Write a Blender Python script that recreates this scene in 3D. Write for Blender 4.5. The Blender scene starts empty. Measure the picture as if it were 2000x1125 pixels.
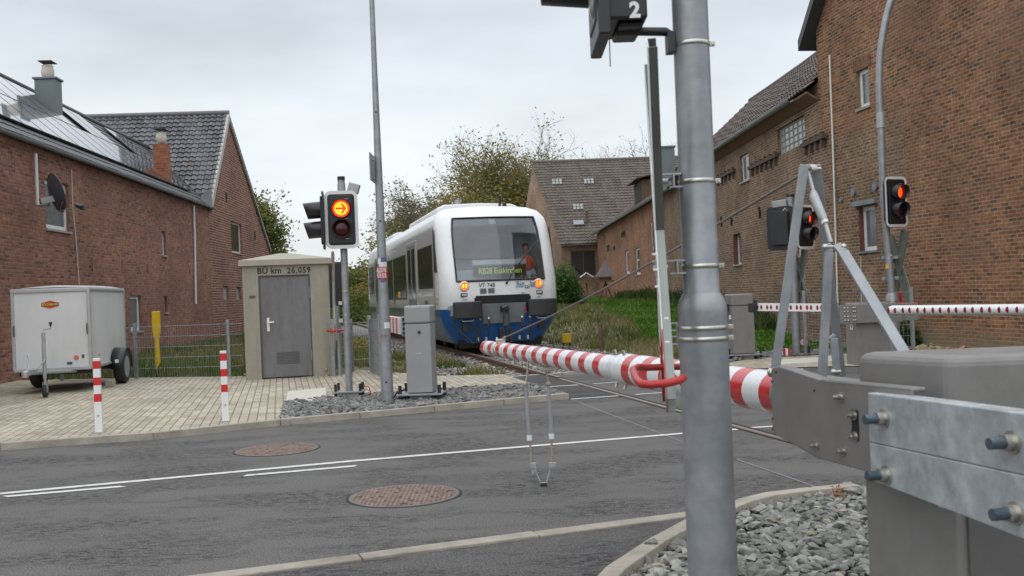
import bpy, bmesh, math, random
from mathutils import Vector, Matrix, noise
random.seed(7)
PI = math.pi
V = Vector
sc = bpy.context.scene
COL = sc.collection

# ------------------------------------------------------------------ camera
F = 1944.0; H = 1.4; CX, CY = 1000.0, 562.5
cam = bpy.data.cameras.new("camera"); camo = bpy.data.objects.new("camera", cam); COL.objects.link(camo)
cam.sensor_width = 36; cam.lens = F/2000*36; cam.clip_start = 0.05; cam.clip_end = 3000
CAMROT = Matrix.Rotation(math.radians(90.31), 3, 'X') @ Matrix.Rotation(math.radians(-2.29), 3, 'Z')
camo.matrix_world = Matrix.Translation((0, 0, H)) @ CAMROT.to_4x4()
cam.dof.use_dof = True; cam.dof.focus_distance = 13.0; cam.dof.aperture_fstop = 7.0
sc.camera = camo

def ray(px, py): return CAMROT @ V(((px-CX)/F, -(py-CY)/F, -1.0))
def G(px, py, z=0.0):
    r = ray(px, py); t = (z-H)/r.z; return V((r.x*t, r.y*t, z))
def D(px, py, Y):
    r = ray(px, py); t = Y/r.y; return V((r.x*t, Y, H+r.z*t))

# ------------------------------------------------------------------ world and sun
w = bpy.data.worlds.new("World"); sc.world = w; w.use_nodes = True
nt = w.node_tree; N = nt.nodes; L = nt.links; N.clear()
out = N.new('ShaderNodeOutputWorld'); bg = N.new('ShaderNodeBackground')
sky = N.new('ShaderNodeTexSky'); sky.sky_type = 'NISHITA'; sky.sun_disc = False
sky.sun_elevation = math.radians(42); sky.sun_rotation = math.radians(200)
tc = N.new('ShaderNodeTexCoord')
sep = N.new('ShaderNodeSeparateXYZ'); L.new(tc.outputs['Generated'], sep.inputs[0])
elev = N.new('ShaderNodeMapRange'); elev.inputs[1].default_value = 0.0; elev.inputs[2].default_value = 1.0
L.new(sep.outputs['Z'], elev.inputs[0])
grad = N.new('ShaderNodeValToRGB'); L.new(elev.outputs[0], grad.inputs[0])
e = grad.color_ramp.elements
e[0].position = 0.0; e[0].color = (.86, .895, .91, 1)
e[1].position = 1.0; e[1].color = (1.75, 1.80, 1.86, 1)
x = e.new(.12); x.color = (.83, .875, .905, 1)
x = e.new(.27); x.color = (.68, .735, .79, 1)
x = e.new(.5); x.color = (1.15, 1.2, 1.28, 1)
mp = N.new('ShaderNodeMapping'); mp.inputs['Scale'].default_value = (1.9, 1.9, 5.0); mp.inputs['Location'].default_value = (3.1, 1.2, .4)
L.new(tc.outputs['Generated'], mp.inputs[0])
cn = N.new('ShaderNodeTexNoise'); cn.inputs['Scale'].default_value = 1.7; cn.inputs['Detail'].default_value = 5; cn.inputs['Roughness'].default_value = .5
L.new(mp.outputs[0], cn.inputs['Vector'])
cr = N.new('ShaderNodeMapRange'); cr.inputs[1].default_value = .35; cr.inputs[2].default_value = .68
cr.inputs[3].default_value = .84; cr.inputs[4].default_value = 1.10
L.new(cn.outputs['Fac'], cr.inputs[0])
mul = N.new('ShaderNodeVectorMath'); mul.operation = 'SCALE'; L.new(grad.outputs[0], mul.inputs[0]); L.new(cr.outputs[0], mul.inputs['Scale'])
sk = N.new('ShaderNodeVectorMath'); sk.operation = 'SCALE'; sk.inputs['Scale'].default_value = .008; L.new(sky.outputs[0], sk.inputs[0])
add = N.new('ShaderNodeVectorMath'); add.operation = 'ADD'; L.new(mul.outputs[0], add.inputs[0]); L.new(sk.outputs[0], add.inputs[1])
L.new(add.outputs[0], bg.inputs[0]); bg.inputs[1].default_value = 1.0; L.new(bg.outputs[0], out.inputs[0])
sun = bpy.data.lights.new("sun", 'SUN'); sun.energy = 0.7; sun.angle = math.radians(75); sun.color = (1, .96, .9)
suno = bpy.data.objects.new("sun", sun); COL.objects.link(suno)
suno.rotation_euler = (math.radians(48), 0, math.radians(-20))
sc.view_settings.view_transform = 'Standard'; sc.view_settings.look = 'None'
sc.view_settings.exposure = 0.06; sc.view_settings.gamma = 1.0

# ------------------------------------------------------------------ material helpers
MATS = {}
def newmat(name):
    m = bpy.data.materials.new(name); m.use_nodes = True; MATS[name] = m
    return m, m.node_tree.nodes, m.node_tree.links, m.node_tree.nodes['Principled BSDF']
def setp(b, **k):
    for a, v in k.items():
        n = {'rough':'Roughness','metal':'Metallic','spec':'Specular IOR Level','coat':'Coat Weight','alpha':'Alpha','trans':'Transmission Weight'}[a]
        b.inputs[n].default_value = v
def c4(c): return (c[0], c[1], c[2], 1)
def simple(name, c, rough=.6, metal=0, var=.12, scale=6, bump=0.0, bscale=60, coat=0, dirt=None, dirt_amt=.5, spec=.5, coord='Object', zs=1.0, dlo=.48):
    m, n, l, b = newmat(name); setp(b, rough=rough, metal=metal, coat=coat, spec=spec)
    t = n.new('ShaderNodeTexCoord'); ns = n.new('ShaderNodeTexNoise'); ns.inputs['Scale'].default_value = scale; ns.inputs['Detail'].default_value = 6
    ns.inputs['Roughness'].default_value = .62
    l.new(t.outputs[coord], ns.inputs['Vector'])
    r = n.new('ShaderNodeValToRGB'); l.new(ns.outputs['Fac'], r.inputs[0])
    r.color_ramp.elements[0].position = .3; r.color_ramp.elements[1].position = .7
    r.color_ramp.elements[0].color = c4([max(0, x*(1-var)) for x in c]); r.color_ramp.elements[1].color = c4([x*(1+var) for x in c])
    last = r.outputs[0]
    if dirt:
        n2 = n.new('ShaderNodeTexNoise'); n2.inputs['Scale'].default_value = scale*.45; n2.inputs['Detail'].default_value = 8; n2.inputs['Roughness'].default_value = .7
        mz = n.new('ShaderNodeMapping'); mz.inputs['Scale'].default_value = (1, 1, zs); l.new(t.outputs[coord], mz.inputs[0]); l.new(mz.outputs[0], n2.inputs['Vector'])
        mr = n.new('ShaderNodeMapRange'); mr.inputs[1].default_value = dlo; mr.inputs[2].default_value = .72; mr.inputs[4].default_value = dirt_amt
        l.new(n2.outputs['Fac'], mr.inputs[0])
        mx = n.new('ShaderNodeMixRGB'); l.new(mr.outputs[0], mx.inputs[0]); l.new(last, mx.inputs[1]); mx.inputs[2].default_value = c4(dirt)
        last = mx.outputs[0]
    l.new(last, b.inputs['Base Color'])
    mr = n.new('ShaderNodeMapRange'); mr.inputs[3].default_value = max(.03, rough-.08); mr.inputs[4].default_value = min(1, rough+.1)
    l.new(ns.outputs['Fac'], mr.inputs[0]); l.new(mr.outputs[0], b.inputs['Roughness'])
    if bump:
        nb = n.new('ShaderNodeTexNoise'); nb.inputs['Scale'].default_value = bscale; nb.inputs['Detail'].default_value = 5
        l.new(t.outputs[coord], nb.inputs['Vector'])
        bp = n.new('ShaderNodeBump'); bp.inputs['Strength'].default_value = bump; bp.inputs['Distance'].default_value = .02
        l.new(nb.outputs['Fac'], bp.inputs['Height']); l.new(bp.outputs[0], b.inputs['Normal'])
    return m
def emit(name, c, s):
    m, n, l, b = newmat(name); b.inputs['Base Color'].default_value = c4([x*.4 for x in c]); b.inputs['Emission Color'].default_value = c4(c); b.inputs['Emission Strength'].default_value = s
    return m
def brick(name, c1, c2, mortar, c3=None, bw=.25, rh=.077, ms=.011, stain=None, stain_amt=.6, low=None, low_z=1.2, big=.35):
    """brickwork in UV metres: per-brick colour, patchy tone, optional damp foot"""
    m, n, l, b = newmat(name); setp(b, rough=.9, spec=.25)
    uv = n.new('ShaderNodeUVMap'); uv.uv_map = 'UVMap'
    # slight waviness of the courses
    wn = n.new('ShaderNodeTexNoise'); wn.inputs['Scale'].default_value = .8; l.new(uv.outputs[0], wn.inputs['Vector'])
    ws = n.new('ShaderNodeVectorMath'); ws.operation = 'SCALE'; ws.inputs['Scale'].default_value = .05; l.new(wn.outputs['Color'], ws.inputs[0])
    wa = n.new('ShaderNodeVectorMath'); l.new(uv.outputs[0], wa.inputs[0]); l.new(ws.outputs[0], wa.inputs[1])
    wn2 = n.new('ShaderNodeTexNoise'); wn2.inputs['Scale'].default_value = 14; l.new(uv.outputs[0], wn2.inputs['Vector'])
    ws2 = n.new('ShaderNodeVectorMath'); ws2.operation = 'SCALE'; ws2.inputs['Scale'].default_value = .014; l.new(wn2.outputs['Color'], ws2.inputs[0])
    wa2 = n.new('ShaderNodeVectorMath'); l.new(wa.outputs[0], wa2.inputs[0]); l.new(ws2.outputs[0], wa2.inputs[1])
    bt = n.new('ShaderNodeTexBrick'); l.new(wa2.outputs[0], bt.inputs['Vector'])
    bt.inputs['Scale'].default_value = 1; bt.inputs['Brick Width'].default_value = bw; bt.inputs['Row Height'].default_value = rh
    bt.inputs['Mortar Size'].default_value = ms; bt.inputs['Mortar Smooth'].default_value = .3; bt.offset = .5
    bt.inputs['Color1'].default_value = (0, 0, 0, 1); bt.inputs['Color2'].default_value = (1, 1, 1, 1); bt.inputs['Mortar'].default_value = (.5, .5, .5, 1)
    rp = n.new('ShaderNodeValToRGB'); l.new(bt.outputs['Color'], rp.inputs[0])
    el = rp.color_ramp.elements; el[0].color = c4(c1); el[1].color = c4(c2)
    el[0].position = .1; el[1].position = .75
    if c3: q = el.new(.93); q.color = c4(c3)
    # mottling
    nn = n.new('ShaderNodeTexNoise'); nn.inputs['Scale'].default_value = .55; nn.inputs['Detail'].default_value = 6; nn.inputs['Roughness'].default_value = .65
    l.new(uv.outputs[0], nn.inputs['Vector'])
    mr = n.new('ShaderNodeMapRange'); mr.inputs[1].default_value = .3; mr.inputs[2].default_value = .7; mr.inputs[3].default_value = 1-big; mr.inputs[4].default_value = 1+big
    l.new(nn.outputs['Fac'], mr.inputs[0])
    nf = n.new('ShaderNodeTexNoise'); nf.inputs['Scale'].default_value = 9; nf.inputs['Detail'].default_value = 5; nf.inputs['Roughness'].default_value = .7; l.new(uv.outputs[0], nf.inputs['Vector'])
    mf = n.new('ShaderNodeMapRange'); mf.inputs[1].default_value = .3; mf.inputs[2].default_value = .7; mf.inputs[3].default_value = .62; mf.inputs[4].default_value = 1.38; l.new(nf.outputs['Fac'], mf.inputs[0])
    mm = n.new('ShaderNodeMath'); mm.operation = 'MULTIPLY'; l.new(mr.outputs[0], mm.inputs[0]); l.new(mf.outputs[0], mm.inputs[1])
    mc = n.new('ShaderNodeMixRGB'); l.new(bt.outputs['Fac'], mc.inputs[0]); l.new(rp.outputs[0], mc.inputs[1]); mc.inputs[2].default_value = c4(mortar)
    sc_ = n.new('ShaderNodeVectorMath'); sc_.operation = 'SCALE'; l.new(mc.outputs[0], sc_.inputs[0]); l.new(mm.outputs[0], sc_.inputs['Scale'])
    last = sc_.outputs[0]
    if stain:
        n3 = n.new('ShaderNodeTexNoise'); n3.inputs['Scale'].default_value = .33; n3.inputs['Detail'].default_value = 9; n3.inputs['Roughness'].default_value = .72
        mp3 = n.new('ShaderNodeMapping'); mp3.inputs['Location'].default_value = (7, 3, 0); l.new(uv.outputs[0], mp3.inputs[0]); l.new(mp3.outputs[0], n3.inputs['Vector'])
        m3 = n.new('ShaderNodeMapRange'); m3.inputs[1].default_value = .48; m3.inputs[2].default_value = .66; m3.inputs[4].default_value = stain_amt; l.new(n3.outputs['Fac'], m3.inputs[0])
        x3 = n.new('ShaderNodeMixRGB'); l.new(m3.outputs[0], x3.inputs[0]); l.new(last, x3.inputs[1]); x3.inputs[2].default_value = c4(stain); last = x3.outputs[0]
    if low:
        sp = n.new('ShaderNodeSeparateXYZ'); l.new(uv.outputs[0], sp.inputs[0])
        ad = n.new('ShaderNodeMath'); ad.operation = 'MULTIPLY_ADD'; l.new(nn.outputs['Fac'], ad.inputs[0]); ad.inputs[1].default_value = 1.6; l.new(sp.outputs['Y'], ad.inputs[2])
        ml = n.new('ShaderNodeMapRange'); ml.inputs[1].default_value = low_z+.55; ml.inputs[2].default_value = low_z+1.1; ml.inputs[3].default_value = .85; ml.inputs[4].default_value = 0; l.new(ad.outputs[0], ml.inputs[0])
        xl = n.new('ShaderNodeMixRGB'); l.new(ml.outputs[0], xl.inputs[0]); l.new(last, xl.inputs[1]); xl.inputs[2].default_value = c4(low); last = xl.outputs[0]
    l.new(last, b.inputs['Base Color'])
    bp = n.new('ShaderNodeBump'); bp.inputs['Strength'].default_value = .7; bp.inputs['Distance'].default_value = .012; bp.invert = True
    ba = n.new('ShaderNodeMath'); ba.operation = 'MULTIPLY_ADD'; l.new(nf.outputs['Fac'], ba.inputs[0]); ba.inputs[1].default_value = .5; l.new(bt.outputs['Fac'], ba.inputs[2])
    l.new(ba.outputs[0], bp.inputs['Height']); l.new(bp.outputs[0], b.inputs['Normal'])
    return m
def tilemat(name, cols, rough=.6, spec=.5, bump=.3):
    m, n, l, b = newmat(name); setp(b, rough=rough, spec=spec)
    uv = n.new('ShaderNodeUVMap'); uv.uv_map = 'UVMap'
    fl = n.new('ShaderNodeVectorMath'); fl.operation = 'FLOOR'; l.new(uv.outputs[0], fl.inputs[0])
    wn = n.new('ShaderNodeTexWhiteNoise'); wn.noise_dimensions = '2D'; l.new(fl.outputs[0], wn.inputs['Vector'])
    n2 = n.new('ShaderNodeTexNoise'); n2.inputs['Scale'].default_value = .16; n2.inputs['Detail'].default_value = 5; l.new(uv.outputs[0], n2.inputs['Vector'])
    ad = n.new('ShaderNodeMath'); ad.operation = 'MULTIPLY_ADD'; l.new(wn.outputs['Value'], ad.inputs[0]); ad.inputs[1].default_value = .6
    mr = n.new('ShaderNodeMapRange'); mr.inputs[1].default_value = .3; mr.inputs[2].default_value = .7; mr.inputs[4].default_value = .4; l.new(n2.outputs['Fac'], mr.inputs[0]); l.new(mr.outputs[0], ad.inputs[2])
    r = n.new('ShaderNodeValToRGB'); l.new(ad.outputs[0], r.inputs[0])
    while len(r.color_ramp.elements) < len(cols): r.color_ramp.elements.new(.5)
    for i, c in enumerate(cols):
        r.color_ramp.elements[i].position = i/(len(cols)-1); r.color_ramp.elements[i].color = c4(c)
    l.new(r.outputs[0], b.inputs['Base Color'])
    nb = n.new('ShaderNodeTexNoise'); nb.inputs['Scale'].default_value = 3; nb.inputs['Detail'].default_value = 6; l.new(uv.outputs[0], nb.inputs['Vector'])
    bp = n.new('ShaderNodeBump'); bp.inputs['Strength'].default_value = bump; bp.inputs['Distance'].default_value = .02; l.new(nb.outputs['Fac'], bp.inputs['Height']); l.new(bp.outputs[0], b.inputs['Normal'])
    return m
def glassmat(name, tint=(.5, .55, .58), mixf=.5, rough=.03):
    m, n, l, b = newmat(name); n.remove(b)
    o = n['Material Output']; tr = n.new('ShaderNodeBsdfTransparent'); tr.inputs[0].default_value = c4(tint)
    gl = n.new('ShaderNodeBsdfGlossy'); gl.inputs['Roughness'].default_value = rough; gl.inputs[0].default_value = (.95, .97, 1, 1)
    fr = n.new('ShaderNodeFresnel'); fr.inputs['IOR'].default_value = 1.5
    mr = n.new('ShaderNodeMapRange'); mr.inputs[3].default_value = mixf; mr.inputs[4].default_value = 1.0; l.new(fr.outputs[0], mr.inputs[0])
    mx = n.new('ShaderNodeMixShader'); l.new(mr.outputs[0], mx.inputs[0]); l.new(tr.outputs[0], mx.inputs[1]); l.new(gl.outputs[0], mx.inputs[2])
    l.new(mx.outputs[0], o.inputs['Surface']); return m

# ------------------------------------------------------------------ materials
def asphalt(name, base, dark, amt, rot):
    m, n, l, b = newmat(name); setp(b, rough=.85, spec=.3)
    t = n.new('ShaderNodeTexCoord'); mp = n.new('ShaderNodeMapping'); mp.inputs['Rotation'].default_value = (0, 0, -rot); mp.inputs['Scale'].default_value = (.55, 1.25, 1)
    l.new(t.outputs['Object'], mp.inputs[0])
    n1 = n.new('ShaderNodeTexNoise'); n1.inputs['Scale'].default_value = 1.3; n1.inputs['Detail'].default_value = 7; n1.inputs['Roughness'].default_value = .6; l.new(mp.outputs[0], n1.inputs['Vector'])
    n2 = n.new('ShaderNodeTexNoise'); n2.inputs['Scale'].default_value = 17; n2.inputs['Detail'].default_value = 8; n2.inputs['Roughness'].default_value = .85
    mp2 = n.new('ShaderNodeMapping'); mp2.inputs['Rotation'].default_value = (0, 0, -rot); mp2.inputs['Scale'].default_value = (.7, 1.6, 1); l.new(t.outputs['Object'], mp2.inputs[0]); l.new(mp2.outputs[0], n2.inputs['Vector'])
    n3 = n.new('ShaderNodeTexNoise'); n3.inputs['Scale'].default_value = 95; n3.inputs['Detail'].default_value = 3; l.new(t.outputs['Object'], n3.inputs['Vector'])
    # worn patches: big mask times torn fine mask
    a = n.new('ShaderNodeMapRange'); a.inputs[1].default_value = .45; a.inputs[2].default_value = .58; l.new(n1.outputs['Fac'], a.inputs[0])
    bb = n.new('ShaderNodeMapRange'); bb.inputs[1].default_value = .50; bb.inputs[2].default_value = .57; l.new(n2.outputs['Fac'], bb.inputs[0])
    mu = n.new('ShaderNodeMath'); mu.operation = 'MULTIPLY'; l.new(a.outputs[0], mu.inputs[0]); l.new(bb.outputs[0], mu.inputs[1])
    mu2 = n.new('ShaderNodeMath'); mu2.operation = 'MULTIPLY'; l.new(mu.outputs[0], mu2.inputs[0]); mu2.inputs[1].default_value = amt
    mx = n.new('ShaderNodeMixRGB'); l.new(mu2.outputs[0], mx.inputs[0]); mx.inputs[1].default_value = c4(base); mx.inputs[2].default_value = c4(dark)
    vc = n.new('ShaderNodeTexVoronoi'); vc.feature = 'DISTANCE_TO_EDGE'; vc.inputs['Scale'].default_value = .33
    nw = n.new('ShaderNodeTexNoise'); nw.inputs['Scale'].default_value = 2.2; nw.inputs['Detail'].default_value = 8; nw.inputs['Roughness'].default_value = .7; l.new(t.outputs['Object'], nw.inputs['Vector'])
    wv_ = n.new('ShaderNodeVectorMath'); wv_.operation = 'SCALE'; wv_.inputs['Scale'].default_value = 1.4; l.new(nw.outputs['Color'], wv_.inputs[0])
    wa_ = n.new('ShaderNodeVectorMath'); l.new(mp.outputs[0], wa_.inputs[0]); l.new(wv_.outputs[0], wa_.inputs[1]); l.new(wa_.outputs[0], vc.inputs['Vector'])
    vk = n.new('ShaderNodeMapRange'); vk.inputs[1].default_value = .004; vk.inputs[2].default_value = .012; vk.inputs[3].default_value = .55; vk.inputs[4].default_value = 0; l.new(vc.outputs['Distance'], vk.inputs[0])
    vk2 = n.new('ShaderNodeMath'); vk2.operation = 'MULTIPLY'; l.new(vk.outputs[0], vk2.inputs[0]); l.new(bb.outputs[0], vk2.inputs[1])
    mxk = n.new('ShaderNodeMixRGB'); l.new(vk2.outputs[0], mxk.inputs[0]); l.new(mx.outputs[0], mxk.inputs[1]); mxk.inputs[2].default_value = c4(dark); mx = mxk
    g = n.new('ShaderNodeMapRange'); g.inputs[1].default_value = .3; g.inputs[2].default_value = .7; g.inputs[3].default_value = .38; g.inputs[4].default_value = 1.55; l.new(n3.outputs['Fac'], g.inputs[0])
    g2 = n.new('ShaderNodeMapRange'); g2.inputs[1].default_value = .25; g2.inputs[2].default_value = .75; g2.inputs[3].default_value = 1.07; g2.inputs[4].default_value = .93; l.new(n1.outputs['Fac'], g2.inputs[0])
    gm = n.new('ShaderNodeMath'); gm.operation = 'MULTIPLY'; l.new(g.outputs[0], gm.inputs[0]); l.new(g2.outputs[0], gm.inputs[1])
    s = n.new('ShaderNodeVectorMath'); s.operation = 'SCALE'; l.new(mx.outputs[0], s.inputs[0]); l.new(gm.outputs[0], s.inputs['Scale'])
    # pale aggregate specks
    vo = n.new('ShaderNodeTexVoronoi'); vo.inputs['Scale'].default_value = 34; l.new(t.outputs['Object'], vo.inputs['Vector'])
    vm = n.new('ShaderNodeMapRange'); vm.inputs[1].default_value = .10; vm.inputs[2].default_value = .05; vm.inputs[4].default_value = .55; l.new(vo.outputs['Distance'], vm.inputs[0])
    wn = n.new('ShaderNodeSeparateXYZ'); l.new(vo.outputs['Color'], wn.inputs[0])
    gt = n.new('ShaderNodeMath'); gt.operation = 'GREATER_THAN'; gt.inputs[1].default_value = .82; l.new(wn.outputs[0], gt.inputs[0])
    vx = n.new('ShaderNodeMath'); vx.operation = 'MULTIPLY'; l.new(vm.outputs[0], vx.inputs[0]); l.new(gt.outputs[0], vx.inputs[1])
    m2 = n.new('ShaderNodeMixRGB'); l.new(vx.outputs[0], m2.inputs[0]); l.new(s.outputs[0], m2.inputs[1]); m2.inputs[2].default_value = (.42, .38, .33, 1)
    l.new(m2.outputs[0], b.inputs['Base Color'])
    bp = n.new('ShaderNodeBump'); bp.inputs['Strength'].default_value = .55; bp.inputs['Distance'].default_value = .006
    l.new(n3.outputs['Fac'], bp.inputs['Height'])
    bp2 = n.new('ShaderNodeBump'); bp2.inputs['Strength'].default_value = .5; bp2.inputs['Distance'].default_value = .01; bp2.invert = True
    l.new(mu.outputs[0], bp2.inputs['Height']); l.new(bp.outputs[0], bp2.inputs['Normal']); l.new(bp2.outputs[0], b.inputs['Normal'])
    return m
TA = math.atan(.234)              # the track runs this far left of straight ahead
Tv = V((-math.sin(TA), math.cos(TA), 0)); Rv = V((math.cos(TA), math.sin(TA), 0))
M_asphalt = asphalt('asphalt', (.112, .108, .103), (.030, .030, .034), .9, math.radians(11))
M_asphalt2 = asphalt('footpath_asphalt', (.090, .086, .084), (.022, .022, .026), 1.0, math.radians(20))
def pavers():
    m, n, l, b = newmat('pavers'); setp(b, rough=.85, spec=.3)
    t = n.new('ShaderNodeTexCoord'); mp = n.new('ShaderNodeMapping'); mp.inputs['Rotation'].default_value = (0, 0, -(PI/2+TA)); l.new(t.outputs['Object'], mp.inputs[0])
    bt = n.new('ShaderNodeTexBrick'); l.new(mp.outputs[0], bt.inputs['Vector']); bt.inputs['Scale'].default_value = 1
    bt.inputs['Brick Width'].default_value = .20; bt.inputs['Row Height'].default_value = .102; bt.inputs['Mortar Size'].default_value = .007; bt.inputs['Mortar Smooth'].default_value = .5
    bt.inputs['Color1'].default_value = (.34, .30, .235, 1); bt.inputs['Color2'].default_value = (.47, .425, .345, 1); bt.inputs['Mortar'].default_value = (.18, .155, .09, 1)
    nn = n.new('ShaderNodeTexNoise'); nn.inputs['Scale'].default_value = .9; nn.inputs['Detail'].default_value = 8; nn.inputs['Roughness'].default_value = .65; l.new(t.outputs['Object'], nn.inputs['Vector'])
    mr = n.new('ShaderNodeMapRange'); mr.inputs[1].default_value = .3; mr.inputs[2].default_value = .7; mr.inputs[3].default_value = .78; mr.inputs[4].default_value = 1.16; l.new(nn.outputs['Fac'], mr.inputs[0])
    s = n.new('ShaderNodeVectorMath'); s.operation = 'SCALE'; l.new(bt.outputs['Color'], s.inputs[0]); l.new(mr.outputs[0], s.inputs['Scale'])
    n2 = n.new('ShaderNodeTexNoise'); n2.inputs['Scale'].default_value = 40; n2.inputs['Detail'].default_value = 4; l.new(t.outputs['Object'], n2.inputs['Vector'])
    m2 = n.new('ShaderNodeMapRange'); m2.inputs[1].default_value = .3; m2.inputs[2].default_value = .7; m2.inputs[3].default_value = .86; m2.inputs[4].default_value = 1.12; l.new(n2.outputs['Fac'], m2.inputs[0])
    s2 = n.new('ShaderNodeVectorMath'); s2.operation = 'SCALE'; l.new(s.outputs[0], s2.inputs[0]); l.new(m2.outputs[0], s2.inputs['Scale']); l.new(s2.outputs[0], b.inputs['Base Color'])
    bp = n.new('ShaderNodeBump'); bp.invert = True; bp.inputs['Strength'].default_value = .8; bp.inputs['Distance'].default_value = .01; l.new(bt.outputs['Fac'], bp.inputs['Height']); l.new(bp.outputs[0], b.inputs['Normal'])
    return m
M_pavers = pavers()
M_kerb = simple('kerb_concrete', (.33, .30, .25), .88, var=.2, scale=5, bump=.3, dirt=(.15, .13, .09), dirt_amt=.6)
M_kerb2 = simple('drain_strip_concrete', (.30, .275, .23), .88, var=.2, scale=4, bump=.3, dirt=(.13, .11, .08), dirt_amt=.7)
M_white = simple('road_marking_white', (.58, .575, .55), .75, var=.10, scale=22, dirt=(.20, .195, .185), dirt_amt=.75, bump=.3, bscale=90, dlo=.52)
M_earth = simple('earth', (.10, .105, .045), .95, var=.5, scale=1.2, bump=.6, bscale=12, dirt=(.16, .135, .07), dirt_amt=.8)
M_ballast = simple('ballast_ground', (.14, .135, .125), .95, var=.7, scale=16, bump=1.0, bscale=14)
M_bedsoil = simple('stone_bed_soil', (.09, .085, .08), .95, var=.5, scale=20, bump=1, bscale=20)
M_galv = simple('galvanised_steel', (.285, .30, .315), .42, metal=.4, var=.2, scale=9, dirt=(.22, .25, .28), dirt_amt=.6, bump=.05, bscale=40)
M_galv2 = simple('spangled_galvanised_steel', (.43, .46, .475), .42, metal=.35, var=.25, scale=14, dirt=(.25, .275, .295), dirt_amt=.95, bump=.06, bscale=30)
M_galvl = simple('pale_galvanised_steel', (.36, .375, .38), .45, metal=.4, var=.14, scale=14, dirt=(.42, .44, .45), dirt_amt=.6)
M_machgrey = simple('grey_powder_coat', (.195, .187, .180), .42, var=.08, scale=9, bump=.14, bscale=350, dirt=(.125, .117, .105), dirt_amt=.55, zs=.25, dlo=.5)
M_machgrey2 = simple('silver_grey_powder_coat', (.265, .265, .265), .5, var=.06, scale=3, bump=.08, bscale=300, dirt=(.23, .22, .2), dirt_amt=.3)
M_steel = simple('stainless_bolt', (.5, .48, .44), .3, metal=.9, var=.15, scale=20)
M_darkbolt = simple('blue_black_bolt', (.09, .12, .15), .4, metal=.5, var=.2, scale=20)
M_black = simple('black_plastic', (.018, .019, .021), .4, var=.2, scale=8)
M_blackm = simple('matt_black', (.012, .012, .013), .8, var=.2)
M_rubber = simple('rubber', (.025, .025, .026), .75, var=.3, scale=12, bump=.2)
M_whitep = simple('white_paint', (.72, .73, .73), .35, var=.04, scale=4, dirt=(.55, .55, .52), dirt_amt=.25)
M_frame = simple('white_backboard_rim', (.66, .66, .65), .4, var=.05)
M_redp = simple('red_paint', (.42, .025, .025), .4, var=.15, scale=8)
M_yellow = simple('yellow_plastic', (.70, .46, .01), .5, var=.1, scale=6, dirt=(.42, .28, .03), dirt_amt=.3)
M_orange = simple('orange_vest', (.9, .10, .02), .7, var=.1)
M_green = simple('sign_back_green_grey', (.145, .175, .15), .5, var=.12, scale=9)
M_signback = simple('sign_back_grey', (.095, .10, .092), .5, var=.12, scale=9)
M_pale = simple('sign_back_pale', (.235, .265, .245), .45, var=.08, scale=9)
M_shed = simple('beige_concrete', (.315, .295, .24), .85, var=.06, scale=9, bump=.25, bscale=90, dirt=(.205, .18, .135), dirt_amt=.6, zs=.12, dlo=.42)
M_shedroof = simple('pale_concrete_roof', (.36, .335, .27), .85, var=.06, scale=3, bump=.2, bscale=60, dirt=(.27, .25, .20), dirt_amt=.6)
M_door = simple('grey_steel_door', (.165, .162, .165), .45, var=.08, scale=12, dirt=(.085, .08, .075), dirt_amt=.7, zs=.1, dlo=.45)
M_ironred = simple('rusty_cast_iron', (.23, .145, .11), .75, metal=.1, var=.35, scale=25, dirt=(.10, .07, .055), dirt_amt=.6)
M_zinc = simple('zinc', (.24, .26, .275), .45, metal=.5, var=.15, scale=4, dirt=(.16, .17, .18), dirt_amt=.5)
M_chim = simple('grey_chimney_cladding', (.135, .165, .185), .55, var=.08, scale=2)
M_wood = simple('weathered_wood', (.12, .075, .045), .85, var=.35, scale=10)
M_fascia = simple('brown_fascia', (.16, .09, .05), .8, var=.25, scale=5)
M_pvc = simple('white_window_frame', (.68, .69, .68), .4, var=.04)
M_curtain = simple('net_curtain', (.25, .26, .28), .8, var=.2, scale=14)
M_dark = simple('dark_interior', (.015, .014, .013), .7)
M_winglass = simple('window_glass', (.03, .035, .04), .06, var=.3, spec=.9)
M_wingrey = simple('curtained_glass', (.14, .15, .165), .12, var=.25, scale=9, spec=.8)
M_block = simple('glass_blocks', (.33, .37, .38), .25, var=.18, scale=9)
M_redrev = simple('red_painted_reveal', (.14, .05, .045), .85, var=.2)
M_conc = simple('concrete', (.30, .28, .24), .9, var=.15, scale=6, bump=.3)
M_plaque = simple('plaque', (.08, .08, .08), .5)
M_rail = simple('rail_rust', (.16, .095, .065), .6, metal=.2, var=.3, scale=5)
M_railtop = simple('rail_head', (.34, .29, .26), .35, metal=.7, var=.15, scale=5)
M_sleeper = simple('concrete_sleeper', (.24, .22, .19), .9, var=.25, scale=5, dirt=(.15, .10, .07), dirt_amt=.6)
M_flash = simple('lead_flashing', (.22, .24, .255), .6, metal=.3, var=.25, scale=3)
M_slate = tilemat('slate_grey_tiles', [(.030, .031, .034), (.042, .043, .047), (.055, .056, .06)], .5)
M_panel = simple('solar_glass', (.012, .014, .02), .22, var=.2, spec=1.0, coat=1.0)
M_panelfr = simple('panel_frame', (.02, .02, .024), .4)
B_left = brick('red_brown_brick', (.235, .094, .062), (.33, .145, .10), (.235, .165, .13), (.125, .064, .052), stain=(.20, .105, .078), stain_amt=.5, big=.28, bw=.22, rh=.072, ms=.012)
B_gable = brick('dark_red_brick', (.15, .055, .036), (.23, .10, .064), (.33, .235, .18), (.085, .045, .034), rh=.095, ms=.016, big=.22)
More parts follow.
